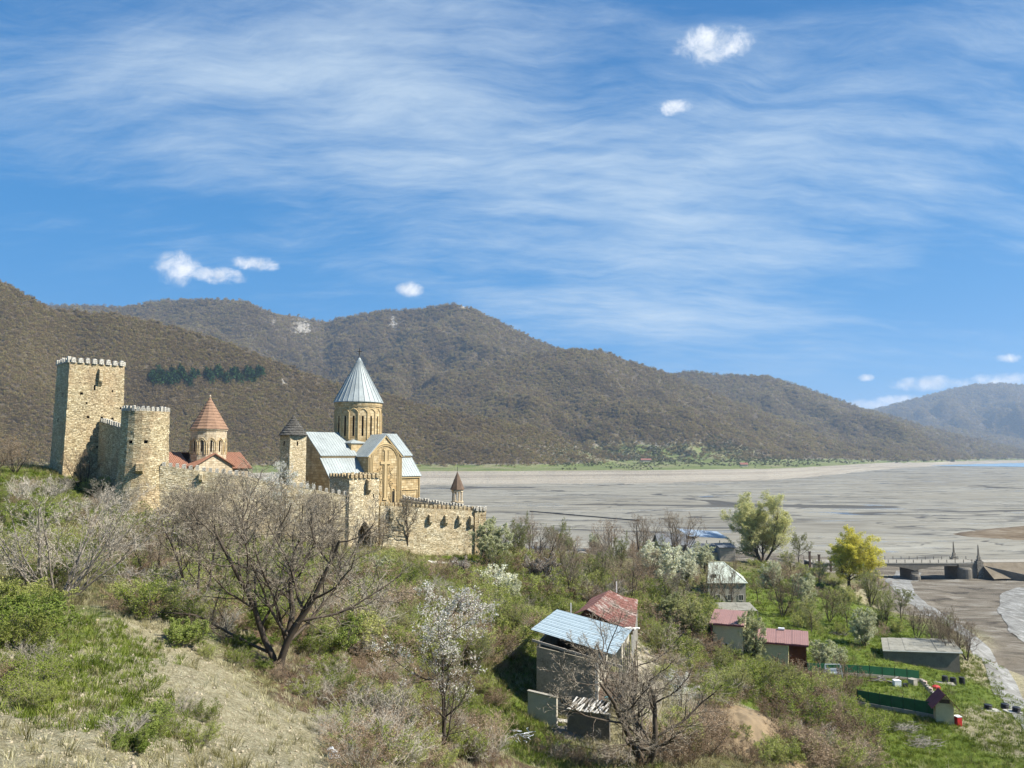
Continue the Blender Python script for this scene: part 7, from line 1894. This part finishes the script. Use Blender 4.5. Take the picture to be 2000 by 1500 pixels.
thicket(16, ((1370, 1310), (1570, 1330), (1560, 1395), (1380, 1380)), OL + LM + OL, (2.2, 4.0), 'in front of the beige houses', 'bushes in front of the beige houses')
thicket(14, ((1290, 1420), (1420, 1400), (1480, 1500), (1290, 1500)), BR + OL + BR, (1.6, 3.0), 'beside the earth mound', 'bushes beside the earth mound')
thicket(18, ((660, 1400), (960, 1400), (960, 1500), (700, 1500)), BR + GY + BR + GY, (1.4, 2.8), 'around the tall flowering tree', 'bushes around the flowering tree')
thicket(10, ((560, 1320), (700, 1330), (730, 1440), (640, 1450)), BR + GY, (.8, 1.6), 'on the leaf-covered bank', 'low bushes on the bank')
thicket(9, ((0, 1190), (90, 1180), (70, 1260), (0, 1280)), FR + LM, (1.3, 2.4), 'at the left edge of the slope', 'green bushes at the left edge')
thicket(16, ((0, 960), (230, 960), (220, 1080), (0, 1090)), OL + FR + BR + GY, (1.8, 3.2), 'under the square tower', 'bushes under the square tower')
thicket(7, ((0, 1290), (90, 1290), (90, 1420), (0, 1420)), GY + BR + OL, (.6, 1.2), 'low on the near left slope', 'dry shrubs on the near slope')
thicket(9, ((200, 1390), (420, 1380), (400, 1470), (220, 1480)), OL + GY + FR, (.5, 1.0), 'on the bare foreground slope', 'low shrubs on the bare slope')
thicket(13, ((280, 1190), (560, 1270), (600, 1380), (380, 1290)), OL + BR + FR, (.7, 1.7), 'along the crest of the bare slope', 'shrubs along the crest of the slope')
thicket(20, ((1500, 1120), (1720, 1150), (1760, 1250), (1520, 1240)), OL + LM + BR + OL, (2.0, 4.2), 'around the yellow willow', 'bushes on the lakeside meadow')
thicket(8, ((1040, 1430), (1250, 1440), (1240, 1500), (1060, 1500)), BR + GY + BR, (1.0, 2.0), 'below the blue-roofed house', 'bushes below the blue-roofed house')
for (look, where), lst in SETS.items():
    lst.sort(key=lambda q: q[0])
    for k, (_, o) in enumerate(lst):
        o['label'] = ('only %s bush %s' % (LOOK[look], where)) if len(lst) == 1 else '%s from the left of the %s bushes %s' % (ORD[min(k, 29)], LOOK[look], where)

# undergrowth filling the thickets: too many stems to count
def mesh_arrays(me, mi):
    n = len(me.vertices); V = np.empty(n * 3, np.float32); me.vertices.foreach_get('co', V)
    m_ = len(me.polygons); L_ = np.empty(m_ * 3, np.int32); me.loops.foreach_get('vertex_index', L_)
    M_ = np.empty(m_, np.int32); me.polygons.foreach_get('material_index', M_)
    return V.reshape(-1, 3), L_.reshape(-1, 3), np.array(mi)[M_]
UM = ['twig_brown', 'twig_grey', 'dead_leaf', 'bud_olive', 'twig_pale']
UP = [mesh_arrays(BUSH['brown0'], [0, 2]), mesh_arrays(BUSH['brown1'], [0, 2]), mesh_arrays(BUSH['olive0'], [1, 3]), mesh_arrays(BUSH['olive1'], [1, 3]), mesh_arrays(BUSH['grey1'], [4])]
pts = []
for quad, n, hm in ((((540, 1108), (1000, 1125), (1010, 1290), (560, 1280)), 300, (1.2, 2.6)), (((960, 1075), (1380, 1095), (1390, 1240), (980, 1250)), 230, (1.4, 3.0)), (((1270, 1230), (1400, 1230), (1560, 1390), (1290, 1390)), 90, (1.2, 2.6)),
                    (((200, 1030), (560, 1080), (580, 1280), (260, 1200)), 200, (1.0, 2.2)), (((600, 1290), (980, 1290), (960, 1500), (700, 1500)), 170, (.7, 1.7)), (((1500, 1350), (1640, 1370), (1710, 1500), (1500, 1500)), 70, (1.2, 2.6)), (((0, 950), (240, 960), (230, 1130), (0, 1150)), 90, (.9, 2.0)), (((1440, 1080), (1740, 1140), (1740, 1190), (1440, 1150)), 70, (1.2, 2.6))):
    q = [np.array(p, float) for p in quad]
    for k in range(n):
        s, t = rb.random(), rb.random(); pp = (q[0] * (1 - s) + q[1] * s) * (1 - t) + (q[3] * (1 - s) + q[2] * s) * t
        p = G(pp[0], pp[1])
        if any((p[0] - x) ** 2 + (p[1] - y) ** 2 < (r * .8) ** 2 for x, y, r in SOLID): continue
        if fbm(np.array([p[0] / 9]), np.array([p[1] / 9]), 3, 501)[0] < -.12: continue
        pts.append((*p, rb.uniform(*hm) / 3.0))
pts = np.array(pts); n = len(pts); rot = np.zeros((n, 3)); rot[:, 2] = rng.uniform(0, 6.28, n)
tag(scatter('undergrowth', UP, pts[:, :3], rot, np.stack((pts[:, 3] * 1.35, pts[:, 3] * 1.35, pts[:, 3]), 1), rng.choice(5, n, p=[.19, .15, .30, .24, .12]), UM), 'tangled brown and olive undergrowth filling the hillside thickets', 'undergrowth', kind='stuff')

# ------------------------------------------------------------------ grass and weeds
def tuft(n, h, spread_, w_, seed, lean=.45):
    r = np.random.default_rng(seed)
    a = r.uniform(0, 6.28, n); rad = spread_ * np.sqrt(r.random(n))
    o = np.stack((np.cos(a) * rad, np.sin(a) * rad, np.full(n, -.05)), 1)
    d = np.stack((np.cos(a) * lean * r.random(n) + r.normal(size=n) * .2, np.sin(a) * lean * r.random(n) + r.normal(size=n) * .2, np.ones(n)), 1)
    L = h * r.uniform(.5, 1.1, n)[:, None]
    s = np.stack((-np.sin(a), np.cos(a), np.zeros(n)), 1) * w_
    mid = o + d * L * .55; tip = o + d * L + np.stack((np.cos(a), np.sin(a), -.5 * np.ones(n)), 1) * L * .25
    V = np.stack((o - s, o + s, mid + s * .7, mid - s * .7, tip), 1).reshape(-1, 3)
    k = 5 * np.arange(n)[:, None]
    Fq = np.concatenate((k + np.array((0, 1, 2)), k + np.array((0, 2, 3)), k + np.array((3, 2, 4))))
    return V, Fq
leaf_mat('grass_blade', (0.075, 0.105, 0.012), (0.15, 0.20, 0.024), (0.25, 0.29, 0.06), .35)
leaf_mat('straw', (0.20, 0.18, 0.075), (0.36, 0.325, 0.165), (0.52, 0.48, 0.30), .35)
leaf_mat('weed', (0.10, 0.095, 0.03), (0.18, 0.165, 0.06), (0.29, 0.25, 0.12), .3)
GX, GY_, GZ, GM = GRD
mk = GM.reshape(GX.shape + (3,))
gx, gy = project(GX, GY_, GZ)
dpx = np.abs(gx[:-1, 1:] - gx[:-1, :-1]); dpy = gy[:-1, :-1] - gy[1:, :-1]
run = np.minimum.accumulate(gy, axis=0)
visg = gy[1:, :-1] <= run[1:, :-1] + 4
inf = (gx[:-1, :-1] > -150) & (gx[:-1, :-1] < 2150) & (gy[:-1, :-1] < 1650) & (gy[:-1, :-1] > 880) & (GZ[:-1, :-1] > 7.8) & (GY_[:-1, :-1] < 290)
area = dpx * np.clip(dpy, .3, None) * .262 * visg * inf
def cells_g(lam):
    cnt = rng.poisson(np.clip(lam, 0, 40)); i, j = np.nonzero(cnt); rep = cnt[i, j]; i = np.repeat(i, rep); j = np.repeat(j, rep)
    a = rng.random(len(i)); c = rng.random(len(i))
    f = lambda q: (q[i, j] * (1 - a) + q[i + 1, j] * a) * (1 - c) + (q[i, j + 1] * (1 - a) + q[i + 1, j + 1] * a) * c
    return np.stack((f(GX), f(GY_), f(GZ)), 1)
nz = fbm(GX / 5, GY_ / 5, 4, 301)[:-1, :-1]; nz2 = fbm(GX / 1.7, GY_ / 1.7, 3, 307)[:-1, :-1]
m0, m1, m2 = (mk[:-1, :-1, c] for c in range(3))
dist = GY_[:-1, :-1]
gsel = np.clip(m0 * 1.3 + nz * 1.6 - .25 - m1 * .6 - m2 * .8, 0, 1)
bare = np.clip(m1 + nz * 1.8 + nz2 * .8 - .15, 0, 1)
lawn = np.clip((GX[:-1, :-1] - 5) / 30, 0, 1) * np.clip((dist - 55) / 30, 0, 1)
def lay(name, lab, lam, h, seeds, mat, n, w_, spread_, k=3):
    P_ = cells_g(lam); nn_ = len(P_); print(name, nn_)
    rot = np.zeros((nn_, 3)); rot[:, 2] = rng.uniform(0, 6.28, nn_); rot[:, :2] = rng.normal(size=(nn_, 2)) * .12
    sc = rng.uniform(.55, 1.35, nn_) * np.interp(P_[:, 1], [15, 60, 150], [.62, 1.15, 1.7])
    pr = [(*tuft(n, h, spread_, w_, seeds + i), np.zeros(3 * n, int)) for i in range(k)]
    tag(scatter(name, pr, P_, rot, sc, rng.integers(0, k, nn_), [mat]), lab, 'grass', kind='stuff')
szpx = lambda hm: np.clip(hm * np.interp(dist, [15, 60, 150], [.62, 1.15, 1.7]) * 770 / dist, 1.2, 40)
lay('green_grass', 'fresh green grass growing over slope and meadow', 7.0 * area / szpx(.45) ** 2 * gsel * (1 - .45 * lawn), .34, 400, 'grass_blade', 22, .014, .26)
lay('dry_grass', 'dry straw coloured grass on the hillside', 5.5 * area / szpx(.5) ** 2 * np.clip(.6 - gsel * .5 - bare * .40 + nz2 * .8, .05, 1) * (1 - .8 * lawn), .42, 410, 'straw', 20, .011, .24)
lay('weeds', 'low olive weeds and dead stalks between the bushes', 4.0 * area / szpx(.7) ** 2 * np.clip(.55 - bare * .48 - m2 * .35 + nz * 1.2 + nz2 * .5, 0.02, 1) * (1 - .85 * lawn), .62, 420, 'weed', 26, .012, .36)

# stones and clods on the bare slope
def clod(seed):
    r = np.random.default_rng(seed); ic = np.array([(0, 0, 1), (.9, 0, .35), (.28, .85, .35), (-.72, .53, .35), (-.72, -.53, .35), (.28, -.85, .35), (0, 0, -.4)]) * (1 + .35 * r.normal(size=(7, 1))) * .5
    return ic, np.array([(0, 1, 2), (0, 2, 3), (0, 3, 4), (0, 4, 5), (0, 5, 1), (6, 2, 1), (6, 3, 2), (6, 4, 3), (6, 5, 4), (6, 1, 5)]), np.zeros(10, int)
plain_mat('slope_stone', (0.36, 0.31, 0.215), .95, .4, 3.0)
P_ = cells_g(1.1 * area * np.clip(bare * 1.2 - .2 + nz2, 0, 1) * (GX[:-1, :-1] < 12) * (dist < 60) / np.clip(.12 * 770 / dist, 1.4, 9) ** 2)
n = len(P_); rot = rng.uniform(0, 6.28, (n, 3)); print('stones', n)
tag(scatter('loose_stones', [clod(k) for k in range(4)], P_, rot, rng.uniform(.04, .13, n) * rng.choice([.7, 1, 1.7], n, p=[.65, .28, .07]), rng.integers(0, 4, n), ['slope_stone']), 'loose pale stones and clods on the bare slope', 'stones', kind='stuff')
# ------------------------------------------------------------------ the air over the valley
m = bpy.data.materials.new('air'); m.use_nodes = True; m.node_tree.nodes.clear()
g = NT(m.node_tree)
out = g.n('ShaderNodeOutputMaterial')
pv = g.n('ShaderNodeVolumePrincipled')
pv.inputs['Color'].default_value = (0.55, 0.73, 0.98, 1)
pv.inputs['Density'].default_value = 0.000058
pv.inputs['Anisotropy'].default_value = 0.2
g.link(pv.outputs[0], out.inputs['Volume'])
x0, x1, y0, y1, z0, z1 = -26000, 26000, -600, 17500, -10, 1250
V = [(x, y, z) for z in (z0, z1) for y in (y0, y1) for x in (x0, x1)]
MATS['air'] = m
tag(link('haze', np_mesh('haze', V, [(0, 2, 3, 1), (4, 5, 7, 6), (0, 1, 5, 4), (2, 6, 7, 3), (0, 4, 6, 2), (1, 3, 7, 5)], ['air'])),
    'thin blue haze hanging in the valley air', 'haze', kind='stuff')
